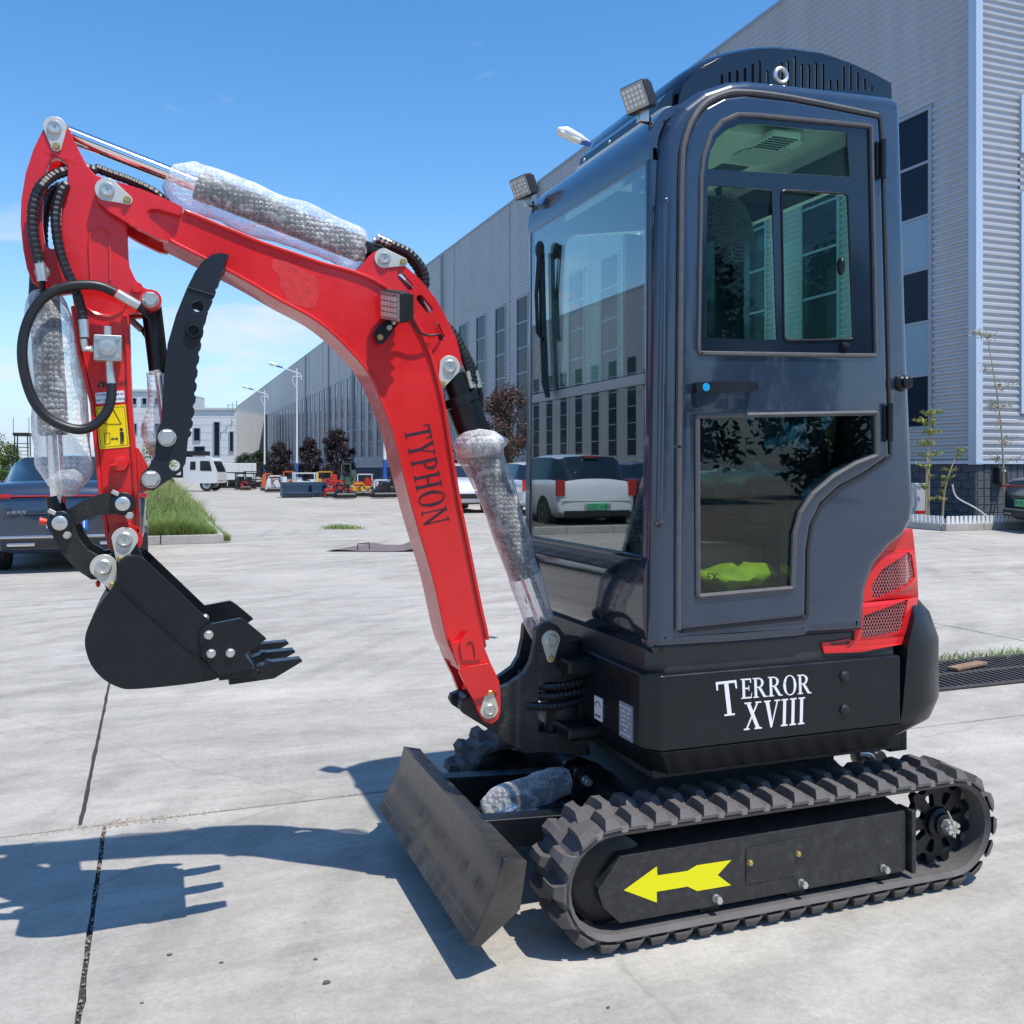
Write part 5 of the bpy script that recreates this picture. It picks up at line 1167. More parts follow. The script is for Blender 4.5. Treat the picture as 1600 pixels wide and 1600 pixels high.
    bp = N('ShaderNodeBump'); bp.inputs['Strength'].default_value = .22; bp.inputs['Distance'].default_value = .006; L(ns(95, 6, .7), bp.inputs['Height']); L(bp.outputs[0], b.inputs['Normal'])
    return m
CONC = concrete()
GR = tag(G().bb((-400, -120, -.4), (500, 700, -.022)).obj('ground', CONC), kind='structure')
DIRT = mat('joint_dirt', (.045, .04, .036), .95, var=.4, vscale=40, bump=.5, bscale=120)
SAND = mat('joint_sand', (.30, .25, .20), .95, var=.25, vscale=30, bump=.5, bscale=90)
XJ = [-24.8, -18.6, -12.4, -6.3, -.2, 6.0, 12.2, 18.3]; YJ = [-12.2, -6.9, -1.6, 3.71, 9.03, 14.35, 19.7, 25.0, 30.3]
def edge(a, b, s_, amp=.0028, off=0.):
    a, b = Vector(a), Vector(b); n = max(2, int((b-a).length/.06)); t = (b-a).normalized(); nr = Vector((-t.y, t.x)); o = []
    for i in range(n):
        p = a.lerp(b, i/n); q = Vector((p.x*7.3, p.y*7.3, s_)); w_ = 1.0 if 0 < i < n else 0
        o.append(tuple(p+nr*(amp*abs(noise.noise(q*3))+amp*.8*max(0, noise.noise(q*.9)-.15)*5*w_)))
    return o
for i in range(len(XJ)-1):
    for j in range(len(YJ)-1):
        sh = .037 if YJ[j] < 3.6 and i in (3, 4) else (-.045 if i in (3, 4) else 0)
        g0 = .006; x0 = XJ[i]+g0+(sh if i == 4 else 0); x1 = XJ[i+1]-g0+(sh if i == 3 else 0); y0 = YJ[j]+.004; y1 = YJ[j+1]-.004
        near = abs(i-3.5) < 1.6 and 1 <= j < 5
        if near: p = edge((x0, y0), (x1, y0), i)+edge((x1, y0), (x1, y1), j)+edge((x1, y1), (x0, y1), i+3)+edge((x0, y1), (x0, y0), j+9)
        else: p = [(x0, y0), (x1, y0), (x1, y1), (x0, y1)]
        o = G().slab(p, -.02, 0.0).obj('concrete_slab', CONC, GR)
for i, x in enumerate(XJ): G().bb((x-.06, YJ[0], -.03), (x+.06, YJ[-1], -.010)).obj('joint_filler', DIRT, GR)
for y in YJ: G().bb((XJ[0], y-.05, -.03), (XJ[-1], y+.05, -.007)).obj('joint_filler', SAND, GR)
# crumbled spot where the joints meet, and scattered grit
g = G()
rr = random.Random(5)
def grit(c, r_):
    n = len(g.v); a = rr.random()*6; q = [Vector((math.cos(a+k*1.57)*r_*rr.uniform(.6, 1.2), math.sin(a+k*1.57)*r_*rr.uniform(.6, 1.2), 0)) for k in range(4)]
    g.add([c+q[0], c+q[1], c+q[2], c+q[3], c+Vector((0, 0, r_*rr.uniform(.4, .9)))], [(0, 1, 4), (1, 2, 4), (2, 3, 4), (3, 0, 4), (3, 2, 1, 0)])
for k in range(420):
    y = 3.71+rr.gauss(0, .02); x = -.16+abs(rr.gauss(0, .16))*(1 if rr.random() < .7 else -1); grit(Vector((x, y, 0)), rr.uniform(.002, .007))
for k in range(900):
    x = rr.uniform(-1.2, 2.6); y = 3.71+rr.gauss(0, .012); grit(Vector((x, y, 0)), rr.uniform(.0015, .005))
for k in range(500): grit(Vector((-.163+rr.gauss(0, .012), rr.uniform(1.2, 3.7), -.004)), rr.uniform(.002, .006))
for k in range(700): grit(Vector((rr.uniform(-2.5, 4.5), rr.uniform(1.2, 8), 0)), rr.uniform(.001, .0035))
for k in range(40): grit(Vector((rr.uniform(-2, 4), rr.uniform(1.3, 6), 0)), rr.uniform(.004, .008))
tag(g.obj('grit', mat('grit', (.30, .265, .22), .9, var=.4, vscale=9)), 'loose sand grit and tiny stones scattered over the concrete', 'grit', kind='stuff')
for (x, y, s_) in ((510, 1537, .016), (493, 1500, .010), (346, 1505, .010), (265, 1493, .011), (950, 1575, .009), (222, 1568, .007)):
    p = at(x, y, Z=0); s_ *= .62; q = G().sphere((p.x, p.y, s_*.35), (s_, s_*.6, s_*.4), 9, 6); q.v = [v_+Vector((.3*s_*noise.noise(v_*90), .3*s_*noise.noise(v_*70+Vector((3, 0, 0))), 0)) for v_ in q.v]
    tag(q.obj('pebble', mat('pebble', (.09, .085, .08), .8)), {510: 'dark curled leaf-sized stone on the concrete, largest one in front', 493: 'pale oval pebble just above the large dark stone', 346: 'small dark pebble right of the bucket shadow', 265: 'flat dark pebble nearest the bucket shadow', 950: 'tiny pebble by the bottom edge below the dozer blade', 222: 'tiny pebble at lower left beside the slab joint'}[x], 'pebble', 'pebbles on the concrete')
# ---- drain grate on the right
gq = [at(x, y, Z=0) for x, y in ((1440, 1040), (1600, 1048), (1640, 1078), (1440, 1086))]
gx0, gx1, gy0, gy1 = 4.15, 5.55, 4.28, 4.88
DR = thing('drain_grate', 'dark cast-iron slotted drain grate set in the concrete behind the machine', 'drain grate', ((gx0+gx1)/2, (gy0+gy1)/2, 0))
iron = mat('cast_iron', (.05, .045, .045), .7, var=.3, vscale=20, bump=.2)
G().bb((gx0, gy0, .0012), (gx1, gy1, .0035)).obj('pit_shade_sheet', mat('pit_shade_black', (.018, .016, .014), .5), DR)  # flat black sheet: the shade of the pit under the bars, painted as colour
for k in range(3): G().bb((gx0, gy0+(gy1-gy0)*k/2-.018, .0036), (gx1, gy0+(gy1-gy0)*k/2+.018, .016)).obj('grate_rail', iron, DR, bevel=.003)
for k in range(29):
    x = gx0+.02+(gx1-gx0-.04)*k/28
    for r_ in range(2):
        ya, yb = gy0+.02+(gy1-gy0)/2*r_, gy0+(gy1-gy0)/2*(r_+1)-.02
        G().add([(x, ya, .004), (x+.022, ya, .004), (x+.06, yb, .004), (x+.038, yb, .004), (x, ya, .014), (x+.022, ya, .014), (x+.06, yb, .014), (x+.038, yb, .014)], [(0, 3, 2, 1), (4, 5, 6, 7), (0, 1, 5, 4), (1, 2, 6, 5), (2, 3, 7, 6), (3, 0, 4, 7)]).obj('grate_bar', iron, DR)
p = at(1512, 1043, Z=.02); tag(G().box(p+Vector((0, 0, .012)), (.34, .07, .018), Matrix.Rotation(.25, 3, 'Z')).obj('wood_offcut', mat('old_wood', (.25, .16, .1), .8, var=.3, vscale=30), bevel=.003), 'short brown wood offcut lying on the drain grate', 'wood offcut')
# ---- loose steel cover plate and weeds in mid yard
cq = [at(x, y, Z=.0) for x, y in ((508, 863), (590, 853), (655, 862), (600, 868))]
cv = thing('steel_cover', 'rusty bent steel cover plate with wire handle lying on the concrete', 'cover plate', cq[0])
g = G(); n = 9
a, b, c, d = at(509, 862, Z=0), at(652, 862.5, Z=0), at(640, 853, Z=0), at(575, 851, Z=0)
v = []
for i in range(n):
    for j in range(4):
        u = i/(n-1); w_ = j/3; p = (a.lerp(b, u)).lerp(d.lerp(c, u), w_); v.append(p+Vector((0, 0, .01+.05*max(0, math.sin(u*7+.5))*abs(w_-.4)+(.06*(u-.85)*4 if u > .85 else 0))))
g.add(v, [(i*4+j, (i+1)*4+j, (i+1)*4+j+1, i*4+j+1) for i in range(n-1) for j in range(3)])
g.add([p+Vector((0, 0, -.008)) for p in v], [(i*4+j, i*4+j+1, (i+1)*4+j+1, (i+1)*4+j) for i in range(n-1) for j in range(3)])
g.obj('plate', mat('rusty_plate', (.17, .13, .12), .7, var=.25, vscale=5), cv)
p0, p1 = at(559, 859, Z=.02), at(577, 858, Z=.02); G().tube([p0, p0+Vector((0, 0, .09)), p1+Vector((0, 0, .1)), p1], .010, 6).obj('handle', iron, cv)
# ---- foliage makers
def leafcloud(g, pts, size, rnd_, droop=0.):
    for c in pts:
        s_ = size*rnd_.uniform(.6, 1.3); a = Vector((rnd_.gauss(0, 1), rnd_.gauss(0, 1), rnd_.gauss(0, .6)+.2)).normalized(); b_ = a.cross(Vector((rnd_.gauss(0, 1), rnd_.gauss(0, 1), rnd_.gauss(0, 1)))).normalized()
        c = Vector(c); g.add([c-a*s_, c+b_*s_*.45, c+a*s_-Vector((0, 0, droop*s_)), c-b_*s_*.45], [(0, 1, 2, 3)])
def leafmat(name, c, var=.45, sub=.15):
    if name in MATS: return MATS[name]
    m = mat(name, c, .55, var=var, vscale=1.7); t = m.node_tree; b = t.nodes['Principled BSDF']
    t_ = t.nodes.new('ShaderNodeBsdfTranslucent'); mx_ = t.nodes.new('ShaderNodeMixShader'); mx_.inputs[0].default_value = sub; out = t.nodes['Material Output']
    src = b.inputs['Base Color'].links[0].from_socket; t.links.new(src, t_.inputs[0]); t.links.new(b.outputs[0], mx_.inputs[1]); t.links.new(t_.outputs[0], mx_.inputs[2]); t.links.new(mx_.outputs[0], out.inputs[0]); return m
BARK = mat('bark', (.09, .07, .055), .9, var=.3, vscale=8, bump=.4)
def tree(name, label, loc, h, w_, m, seed, nclump=26, nleaf=90, trunk=.25, leaf=.09, group=None, multi=False, cat='tree'):
    rr = random.Random(seed); o = thing(name, label, cat, loc, group); loc = Vector(loc); tg = G()
    tips = []
    th_ = h*trunk
    tg.tube([loc, loc+Vector((.03*h*rr.uniform(-1, 1), 0, th_*.6)), loc+Vector((.02*h*rr.uniform(-1, 1), .02*h*rr.uniform(-1, 1), th_*1.6)), loc+Vector((0, 0, h*.85))], [h*.028, h*.022, h*.016, h*.004], 8)
    cl = []
    for k in range(nclump):
        t = rr.random(); z = th_+(h-th_)*t; rad = w_*.5*math.sin(math.pi*min(.97, .18+.80*t))**.7*rr.uniform(.3, 1.0); a = rr.random()*6.283
        c = loc+Vector((rad*math.cos(a), rad*math.sin(a), z)); cl.append(c)
        if k % 2 == 0: st = loc+Vector((0, 0, th_*.8+(z-th_)*.45)); tg.tube([st, st.lerp(c, .5)+Vector((0, 0, .05*h)), c], [h*.012, h*.008, h*.003], 5)
    pts = []
    for c in cl:
        r_ = w_*rr.uniform(.10, .2)
        for k in range(nleaf):
            d = Vector((rr.gauss(0, 1), rr.gauss(0, 1), rr.gauss(0, .8))); d = d.normalized()*r_*rr.random()**.45; pts.append(c+d)
    tg.obj('trunk', BARK, o, smooth=True); cg = G(); leafcloud(cg, pts, leaf, rr); cg.obj('crown', m, o); return o
PURP = leafmat('purple_leaves', (.035, .022, .026)); DKGR = leafmat('dark_green_leaves', (.028, .045, .022)); BRON = leafmat('bronze_leaves', (.085, .045, .035)); GREEN = leafmat('green_leaves', (.09, .15, .03)); PALE = leafmat('pale_shrub_leaves', (.20, .24, .06))
# ================================================================== FACTORY (long grey corrugated hall)
BX, BY_, BL, BH = 18.4, 17.6, 235.0, 15.8
SID = mat('grey_corrugated_sheet', (.43, .435, .455), .45, metal=.15, var=.1, vscale=1.1, stretch=(1, 1, .12))
TRIM = mat('pale_flashing', (.52, .58, .66), .35, metal=.3)
WFR = mat('window_frame_grey', (.30, .34, .39), .45, metal=.2)
PANE = mat('blue_window_glass', (.012, .02, .036), .12, spec=.12)
PANL = mat('pale_blue_panel', (.22, .33, .42), .25)
BLKW = mat('grey_block', (.085, .095, .11), .9, var=.3, vscale=5, bump=.6, bscale=25)
MORT = mat('mortar', (.16, .17, .18), .95)
def corr(p0, p1, z0, z1, nrm, pitch=.175, dep=.04):
    """corrugated sheet with horizontal ribs between two plan points"""
    p0, p1, nrm = Vector(p0), Vector(p1), Vector(nrm); g = G(); z = z0; pr = []
    while z < z1-1e-4:
        for (dz, d) in ((0, 0), (.35, 0), (.5, 1), (.85, 1)):
            zz = z+dz*pitch
            if zz < z1: pr.append((zz, d*dep))
        z += pitch
    pr.append((z1, 0)); v = []
    for (zz, d) in pr: v += [(p0.x+nrm.x*d, p0.y+nrm.y*d, zz), (p1.x+nrm.x*d, p1.y+nrm.y*d, zz)]
    g.add(v, [(2*i, 2*i+1, 2*i+3, 2*i+2) for i in range(len(pr)-1)]); return g
def factory(name, label, bx, y0, y1, sgn, near_detail, w0, wn, cat='factory'):
    """long face on plane x=bx looking towards sgn*x"""
    FB = thing(name, label, cat, (bx, y0, 0)); n_ = (sgn, 0, 0); dp = 40*(-sgn)
    def face(): return Vector(n_)
    G().bb((bx-sgn*.06, y0+.06, 0), (bx+dp, y1, BH-.15)).obj('core', mat('factory_core', (.3, .3, .32), .7), FB)
    corr((bx, y0), (bx, y1), 10.4, BH, n_).obj('wall_sheet', SID, FB)
    corr((bx, y0), (bx, y1), 1.42, 2.3, n_).obj('wall_sheet', SID, FB)
    G().bb((bx+sgn*.07, y0-.07, BH), (bx+dp, y1, BH+.12)).obj('parapet', WFR, FB)
    WP, WW = 3.47, 1.70; ys = []; y = w0
    while y+WW < min(y1-1, wn): ys.append(y); y += WP
    prev = y0; me_f = me_p = me_all = None; hz_ = (10.4-2.3)
    fr = G(); 
    for zz in (0, hz_): fr.bb((-.05, 0, zz-.05), (.05, WW, zz+.05))
    for yy in (0, WW): fr.bb((-.06, yy-.06, -.05), (.09, yy+.06, hz_+.05))
    rows = 6
    for k in range(1, rows): fr.bb((-.03, .06, hz_*k/rows-.035), (.035, WW-.06, hz_*k/rows+.035))
    fm = fr.mesh('window', WFR)
    pm = [G().bb((-.012, .06, .035), (0, WW-.06, hz_/rows-.035)).mesh('pane', PANE), G().bb((-.012, .06, .035), (0, WW-.06, hz_/rows-.035)).mesh('pane', PANL)]
    ga = G()
    for k in range(rows): ga.bb((-.012, .06, hz_*k/rows+.035), (0, WW-.06, hz_*(k+1)/rows-.035))
    am = ga.mesh('panes', PANE)
    for i, y in enumerate(ys):
        corr((bx, prev), (bx, y), 2.3, 10.4, n_).obj('wall_sheet', SID, FB); prev = y+WW
        wd = bpy.data.objects.new('window', fm); COL.objects.link(wd); wd.parent = FB; wd.location = (0, y-y0, 2.3)
        if sgn > 0: wd.scale.x = -1
        if i < near_detail:
            for k in range(rows):
                pn = bpy.data.objects.new('pane', pm[1 if (i == 0 and k in (1, 3)) else 0]); COL.objects.link(pn); pn.parent = wd; pn.location = (0, 0, hz_*k/rows)
        else:
            pn = bpy.data.objects.new('pane', am); COL.objects.link(pn); pn.parent = wd
    corr((bx, prev), (bx, y1), 2.3, 10.4, n_).obj('wall_sheet', SID, FB)
    k = 0; yy = y0+6
    while yy < min(y1, y0+120):
        if not any(a_-.15 < yy < a_+WW+.15 for a_ in ys): G().bb((bx+sgn*.02, yy-.03, 1.5), (bx+sgn*.052, yy+.03, BH)).obj('sheet_joint', WFR, FB)
        if k % 3 == 1:
            yd = yy+.9
            while any(a_-.2 < yd < a_+WW+.2 for a_ in ys): yd += .3
            G().tube([(bx+sgn*.12, yd, .1), (bx+sgn*.12, yd, BH)], .07, 8).obj('downpipe', WFR, FB)
        yy += 5.2; k += 1
    return FB
FAC = factory('factory_hall', 'long grey corrugated metal factory hall with tall window slots behind the cab', BX, BY_, BL, -1, 13, 19.0, 400)
# end wall facing the yard, corner flashing, plinth of blocks
ex = 58.0
wx = [(19.75, 21.6, 8.95, 10.35), (19.9, 21.6, 2.6, 8.0)]
corr((BX, BY_), (19.75, BY_), 1.42, BH, (0, -1, 0)).obj('end_wall_sheet', SID, FAC)
corr((19.75, BY_), (21.6, BY_), 10.35, BH, (0, -1, 0)).obj('end_wall_sheet', SID, FAC)
corr((19.75, BY_), (21.6, BY_), 1.42, 2.6, (0, -1, 0)).obj('end_wall_sheet', SID, FAC)
corr((19.75, BY_), (21.6, BY_), 8.0, 8.95, (0, -1, 0)).obj('end_wall_sheet', SID, FAC)
corr((21.6, BY_), (ex, BY_), 1.42, BH, (0, -1, 0)).obj('end_wall_sheet', SID, FAC)
for (z0, z1) in ((8.95, 10.35), (2.6, 8.0)):
    f_ = G(); f_.bb((19.75, BY_-.09, z0), (19.85, BY_+.02, z1)); f_.bb((21.5, BY_-.09, z0), (21.6, BY_+.02, z1)); f_.bb((19.85, BY_-.09, z0), (21.5, BY_+.02, z0+.1)); f_.bb((19.85, BY_-.09, z1-.1), (21.5, BY_+.02, z1)); wd = f_.obj('end_window', TRIM, FAC)
    G().bb((19.85, BY_-.02, z0+.1), (21.5, BY_, z1-.1)).obj('pane', PANE, wd)
G().bb((BX-.075, BY_-.075, 1.36), (BX+.13, BY_-.03, BH)).obj('corner_flashing', TRIM, FAC)
G().bb((BX-.075, BY_-.029, 1.36), (BX-.03, BY_+.16, BH)).obj('corner_flashing', TRIM, FAC)
G().bb((BX-.09, BY_-.09, 1.38), (ex, BY_-.031, 1.46)).obj('drip_flashing', TRIM, FAC)
G().bb((BX-.09, BY_-.03, 1.38), (BX-.031, BL, 1.46)).obj('drip_flashing', TRIM, FAC)
G().bb((BX+.0, BY_+.0, 0), (ex, BY_+.05, 1.38)).obj('plinth', MORT, FAC)
G().bb((BX+.001, BY_+.051, 0), (BX+.05, BL-.1, 1.38)).obj('plinth', BLKW, FAC)
def blockmesh(sz, nm):
    g = G().box((0, 0, 0), sz); me = g.mesh(nm, BLKW)
    b = bmesh.new(); b.from_mesh(me); bmesh.ops.bevel(b, geom=b.edges[:], offset=.012, segments=1, affect='EDGES'); b.to_mesh(me); b.free(); return me
b1 = blockmesh((.03, .43, .185), 'block'); b2 = blockmesh((.20, .035, .185), 'block')
base_ = BASE[FAC.name]
for r_ in range(7):
    z = .1+r_*.196
    for k in range(10):
        y = BY_+.22+k*.445+(.22 if r_ % 2 else 0)
        o = bpy.data.objects.new('block', b1); COL.objects.link(o); o.parent = FAC; o.location = Vector((BX-.012+.004*random.random(), y, z))-base_
    for k in range(22):
        x = BX+.12+k*.212; o = bpy.data.objects.new('block', b2); COL.objects.link(o); o.parent = FAC; o.location = Vector((x, BY_-.014+.01*random.random(), z))-base_
# opposite hall, seen only as a reflection in the windscreen
W2 = factory('opposite_hall', 'grey corrugated hall across the yard, seen only reflected in the windscreen', -34.0, 8.0, 190.0, 1, 0, 10.0, 186)
# ---- far white office blocks
def block(name, label, x0, x1, ytop, d, wins, seed):
    a = at(x0, 732, X=None, Y=None, Z=None) if False else None
    def wp(px, py): u = (px-800)/F; return Vector(((S+u*CC)*d, (CC-u*S)*d, H+(HZ-py)/F*d))
    A_, B_ = wp(x0, 732), wp(x1, 732); zt = wp(x0, ytop).z
    o = thing(name, label, 'building', (A_.x, A_.y, 0)); t = (B_-A_).normalized(); t.z = 0; nr = Vector((t.y, -t.x, 0))   # towards the camera
    g = G(); bk = -nr*18
    p = [A_, B_, B_+bk, A_+bk]; lo_ = [Vector((q.x, q.y, 0)) for q in p]; hi = [Vector((q.x, q.y, zt)) for q in p]
    g.add(lo_+hi, [(0, 1, 5, 4), (1, 2, 6, 5), (2, 3, 7, 6), (3, 0, 4, 7), (4, 5, 6, 7)]).obj('wall', mat('white_cladding', (.62, .64, .64), .6, var=.06, vscale=.4), o)
    g = G(); 
    hi2 = [q+nr*.25 if i < 2 else q for i, q in enumerate(hi)]
    g.add([q+Vector((0, 0, .02)) for q in hi2]+[q+Vector((0, 0, .35)) for q in hi2], [(0, 1, 5, 4), (1, 2, 6, 5), (2, 3, 7, 6), (3, 0, 4, 7), (4, 5, 6, 7), (3, 2, 1, 0)]).obj('parapet', mat('parapet_grey', (.5, .53, .55), .6), o)
    k = 1.0
    while k < zt: 
        g = G(); g.add([A_*1+nr*.02+Vector((0, 0, k-H)), B_+nr*.02+Vector((0, 0, k-H)), B_+nr*.02+Vector((0, 0, k+.04-H)), A_+nr*.02+Vector((0, 0, k+.04-H))], [(0, 1, 2, 3)]); g.obj('cladding_joint', mat('joint_grey', (.4, .42, .43), .7), o); k += 1.1
    for (cx_, cy_, w_, h_) in wins:
        c = wp(cx_, cy_); dx = w_/F*d/2; dz = h_/F*d/2
        f_ = G()
        for (u0, u1, v0, v1) in ((-dx-.12, -dx, -dz-.12, dz+.12), (dx, dx+.12, -dz-.12, dz+.12), (-dx, dx, dz, dz+.12), (-dx, dx, -dz-.12, -dz)):
            f_.add([c+t*u+Vector((0, 0, v_))+nr*w__ for w__ in (.0, .14) for (u, v_) in ((u0, v0), (u1, v0), (u1, v1), (u0, v1))], [(0, 3, 2, 1), (4, 5, 6, 7), (0, 1, 5, 4), (1, 2, 6, 5), (2, 3, 7, 6), (3, 0, 4, 7)])
        wd = f_.obj('window', WFR, o)
        G().add([c+t*u+Vector((0, 0, v_))+nr*.05 for (u, v_) in ((-dx, -dz), (dx, -dz), (dx, dz), (-dx, dz))], [(0, 1, 2, 3)]).obj('pane', PANE, wd)
    return o
block('office_block', 'white clad office block in the distance with small square windows, behind the arm', 150, 262, 612, 150, [(226, 627, 6, 9), (226, 670, 7, 15), (210, 627, 6, 9), (210, 670, 7, 15), (246, 627, 6, 9), (246, 670, 7, 15), (180, 627, 6, 9), (180, 670, 7, 15)], 1)
block('office_block', 'low white office block with narrow dark window slots, right of the thumb', 262, 369, 641, 140, [(308, 679, 9, 19), (339, 686, 8, 52), (312, 704, 16, 12), (362, 690, 5, 30), (282, 679, 9, 19)], 2)
# roof antenna on the low block
p = Vector(); u = (363-800)/F; d = 139; p = Vector(((S+u*CC)*d, (CC-u*S)*d, H+(HZ-640)/F*d)); g = G()
for dx in (-.6, 0, .6): g.tube([p+Vector((dx, 0, 0)), p+Vector((dx, 0, 1.1+.4*dx))], .05, 5)
g.tube([p+Vector((-.7, 0, .6)), p+Vector((.8, 0, .7))], .04, 5)
tag(g.obj('roof_antenna', WFR), 'small grey antenna rack on the roof of the low white block', 'antenna')
# ---- street lamps
def lamp_mesh():
    o = thing('street_lamp', '', 'street lamp', (0, 0, 0))
    wh = mat('lamp_white', (.72, .73, .75), .35); bl = mat('lamp_blue', (.03, .10, .38), .35)
    G().tube([(0, 0, 0), (0, 0, 1.2), (0, 0, 9.2)], [.10, .09, .055], 12).obj('pole', wh, o, smooth=True)
    G().tube([(0, 0, .0), (0, 0, 1.7)], [.115, .103], 12).obj('pole_base', bl, o, smooth=True)
    G().tube(crv([Vector((.35, 0, 8.3)), Vector((.25, 0, 8.75)), Vector((-.4, 0, 8.95)), Vector((-1.4, 0, 9.3))], 6), .04, 8).obj('arm', wh, o, smooth=True)
    G().tube(crv([Vector((0, 0, 7.6)), Vector((-.28, 0, 8.0)), Vector((-.3, 0, 8.5)), Vector((.3, 0, 8.55))], 6), .028, 8).obj('brace', wh, o, smooth=True)
    h_ = G().tube([(-1.3, 0, 9.26), (-1.6, 0, 9.36), (-2.0, 0, 9.49), (-2.2, 0, 9.55)], [.06, .12, .16, .05], 12, flat=1.0); h_.v = [Vector((p.x, p.y*1.1, 9.4+(p.z-9.4)*.9)) for p in h_.v]
    hd_ = h_.obj('lamp_head', wh, o, smooth=True)
    G().tube([(-1.08, 0, 9.19), (-1.3, 0, 9.262), (-1.55, 0, 9.345)], [.05, .07, .115], 12).obj('lamp_collar', bl, hd_, smooth=True)
    G().box((-1.9, 0, 9.37), (.55, .26, .05), Matrix.Rotation(.30, 3, 'Y')).obj('lamp_glass', mat('lamp_diffuser', (.8, .78, .66), .3), hd_, bevel=.01)
    return o
LP = lamp_mesh()
for i, (x, y, lb) in enumerate([(10.6, 77, 'white street lamp between the thumb and the boom, nearer of the two there'), (10.5, 99.6, 'white street lamp between thumb and boom, the farther and shorter of the two there'), (10.6, 46.2, 'white street lamp with blue base partly hidden right behind the boom'), (11.4, 21.5, 'street lamp whose blue and white head peeks out beside the cab roof'), (9.0, 160, 'tiny far street lamp in front of the low white block'), (-13.5, 24.0, 'street lamp across the yard, seen only reflected in the windscreen')]):
    o = LP if i == 0 else copy_tree(LP); o.location = (x, y, 0); tag(o, lb, 'street lamp', 'street lamps along the yard road')
    if i == 5: o.rotation_euler = (0, 0, math.pi)
# ================================================================== CARS
TYRE = mat('tyre', (.02, .02, .021), .8); RIM = mat('alloy_rim', (.45, .46, .48), .3, metal=.8); CGL = mat('car_glass', (.012, .018, .022), .04, spec=.8); TAIL = mat('tail_lamp_red', (.42, .01, .012), .12, coat=.5); TRIMB = mat('car_black_trim', (.015, .015, .016), .45); CHR = mat('car_chrome', (.7, .7, .72), .15, metal=1)
def car(name, label, paint, loc, rz, kind='sedan', sc=1.0, plate=None, group=None, z=1.0, txt=()):
    """loc is the middle of the rear bumper on the ground; local +y runs to the front"""
    o = thing(name, label, 'car', loc, group, rz)
    if kind == 'sedan': ST = [(0, .50, .62, .60), (.03, .84, .90, .90), (.12, .88, 1.02, 1.02), (.26, .895, 1.06, 1.06), (.40, .905, 1.07, 1.075), (1.12, .92, 1.03, 1.40), (1.75, .925, 1.0, 1.45), (2.5, .925, .98, 1.44), (2.95, .925, .97, 1.34), (3.55, .92, .97, .98), (4.1, .90, .90, .91), (4.55, .84, .78, .79), (4.72, .70, .60, .61)]
    else: ST = [(0, .60, .60, .58), (.03, .82, .92, .92), (.08, .85, .98, .98), (.10, .86, 1.0, 1.03), (.42, .87, 1.02, 1.52), (.9, .88, 1.02, 1.58), (1.7, .88, 1.0, 1.59), (2.4, .88, .98, 1.54), (2.75, .88, .98, 1.40), (3.3, .87, .98, 1.0), (3.7, .84, .92, .93), (4.0, .78, .78, .79), (4.1, .66, .6, .61)]
    secs = []
    for (y, w_, zb, zr) in ST:
        zl = .22 if .1 < y < ST[-1][0]-.2 else .30; gh = zr-zb > .08; wr = w_*.72 if gh else w_*.6
        zm = (zl+zb)/2
        secs.append([(0, zl), (w_*.8, zl), (w_*.97, zl+.06), (w_, zm), (w_*.985, zb-.10), (w_*.94, zb-.01)]+([(w_*.91, zb+.02), (wr+.02, zr-.08), (wr*.86, zr-.015), (0, zr+.012)] if gh else [(w_*.90, zb+.004), (w_*.7, zb+.015), (w_*.4, zr+.03), (0, zr+.035)]))
    m = len(secs[0]); V = []; ring = 2*m-2
    for (s_, st) in zip(secs, ST):
        full = s_+[(-x, z_) for x, z_ in s_[-2:0:-1]]
        V += [Vector((x*sc, st[0]*sc, z_*sc*z)) for x, z_ in full]
    body, win = [], []
    for i in range(len(ST)-1):
        g0 = ST[i][3]-ST[i][2] > .08; g1 = ST[i+1][3]-ST[i+1][2] > .08
        for j in range(ring):
            jj = j if j < m-1 else ring-1-j
            q = (i*ring+j, i*ring+(j+1) % ring, (i+1)*ring+(j+1) % ring, (i+1)*ring+j)
            isw = (jj == 6 and (g0 or g1) and (g0 and g1)) or (jj >= 6 and (g0 != g1)) or (jj in (7, 8) and g0 != g1)
            (win if isw else body).append(q)
    e = (len(ST)-1)*ring; body += [tuple(range(ring))[::-1], tuple(range(e, e+ring))]
    def mk(faces, nm, mm, par=o):
        us = sorted({i for f in faces for i in f}); ix = {a: b for b, a in enumerate(us)}; g = G(); g.add([V[i] for i in us], [tuple(ix[i] for i in f) for f in faces]); ob = g.obj(nm, mm, par, local=True)
        for p in ob.data.polygons: p.use_smooth = True
        ob.data.set_sharp_from_angle(angle=R(38)); return ob
    B_ = mk(body, 'body', paint)
    sbm = B_.modifiers.new('s', 'SUBSURF'); sbm.levels = 1; sbm.render_levels = 1
    mk(win, 'window_glass', CGL)
    L_ = ST[-1][0]*sc; wr_ = .33*sc
    for y in (.82*sc, L_-.85*sc):
        for s_ in (-1, 1):
            x = s_*(ST[5][1]-.02)*sc
            t = G(); t.lathe((x-s_*.20, y, wr_), (s_, 0, 0), [(0, wr_*.7), (0, wr_*.96), (.03, wr_), (.19, wr_), (.22, wr_*.96), (.222, wr_*.66)], 24); wh = t.obj('wheel', TYRE, o, smooth=True, local=True)
            G().lathe((x-s_*.02, y, wr_), (s_, 0, 0), [(0, wr_*.66), (.045, wr_*.64), (.03, wr_*.5), (.04, wr_*.12), (.045, wr_*.1)], 10).obj('rim', RIM, wh, local=True)
            G().plate(circ((y, wr_), wr_*1.12, 24), 0, 1).v and None
            a_ = G(); a_.prism(circ((y, wr_+.01), wr_*1.14, 24), (), lambda a, b, x=x, s_=s_: (x-s_*.16, a, b), lambda a, b, x=x, s_=s_: (x+s_*.012, a, b)); a_.obj('wheel_arch', TRIMB, o, local=True)
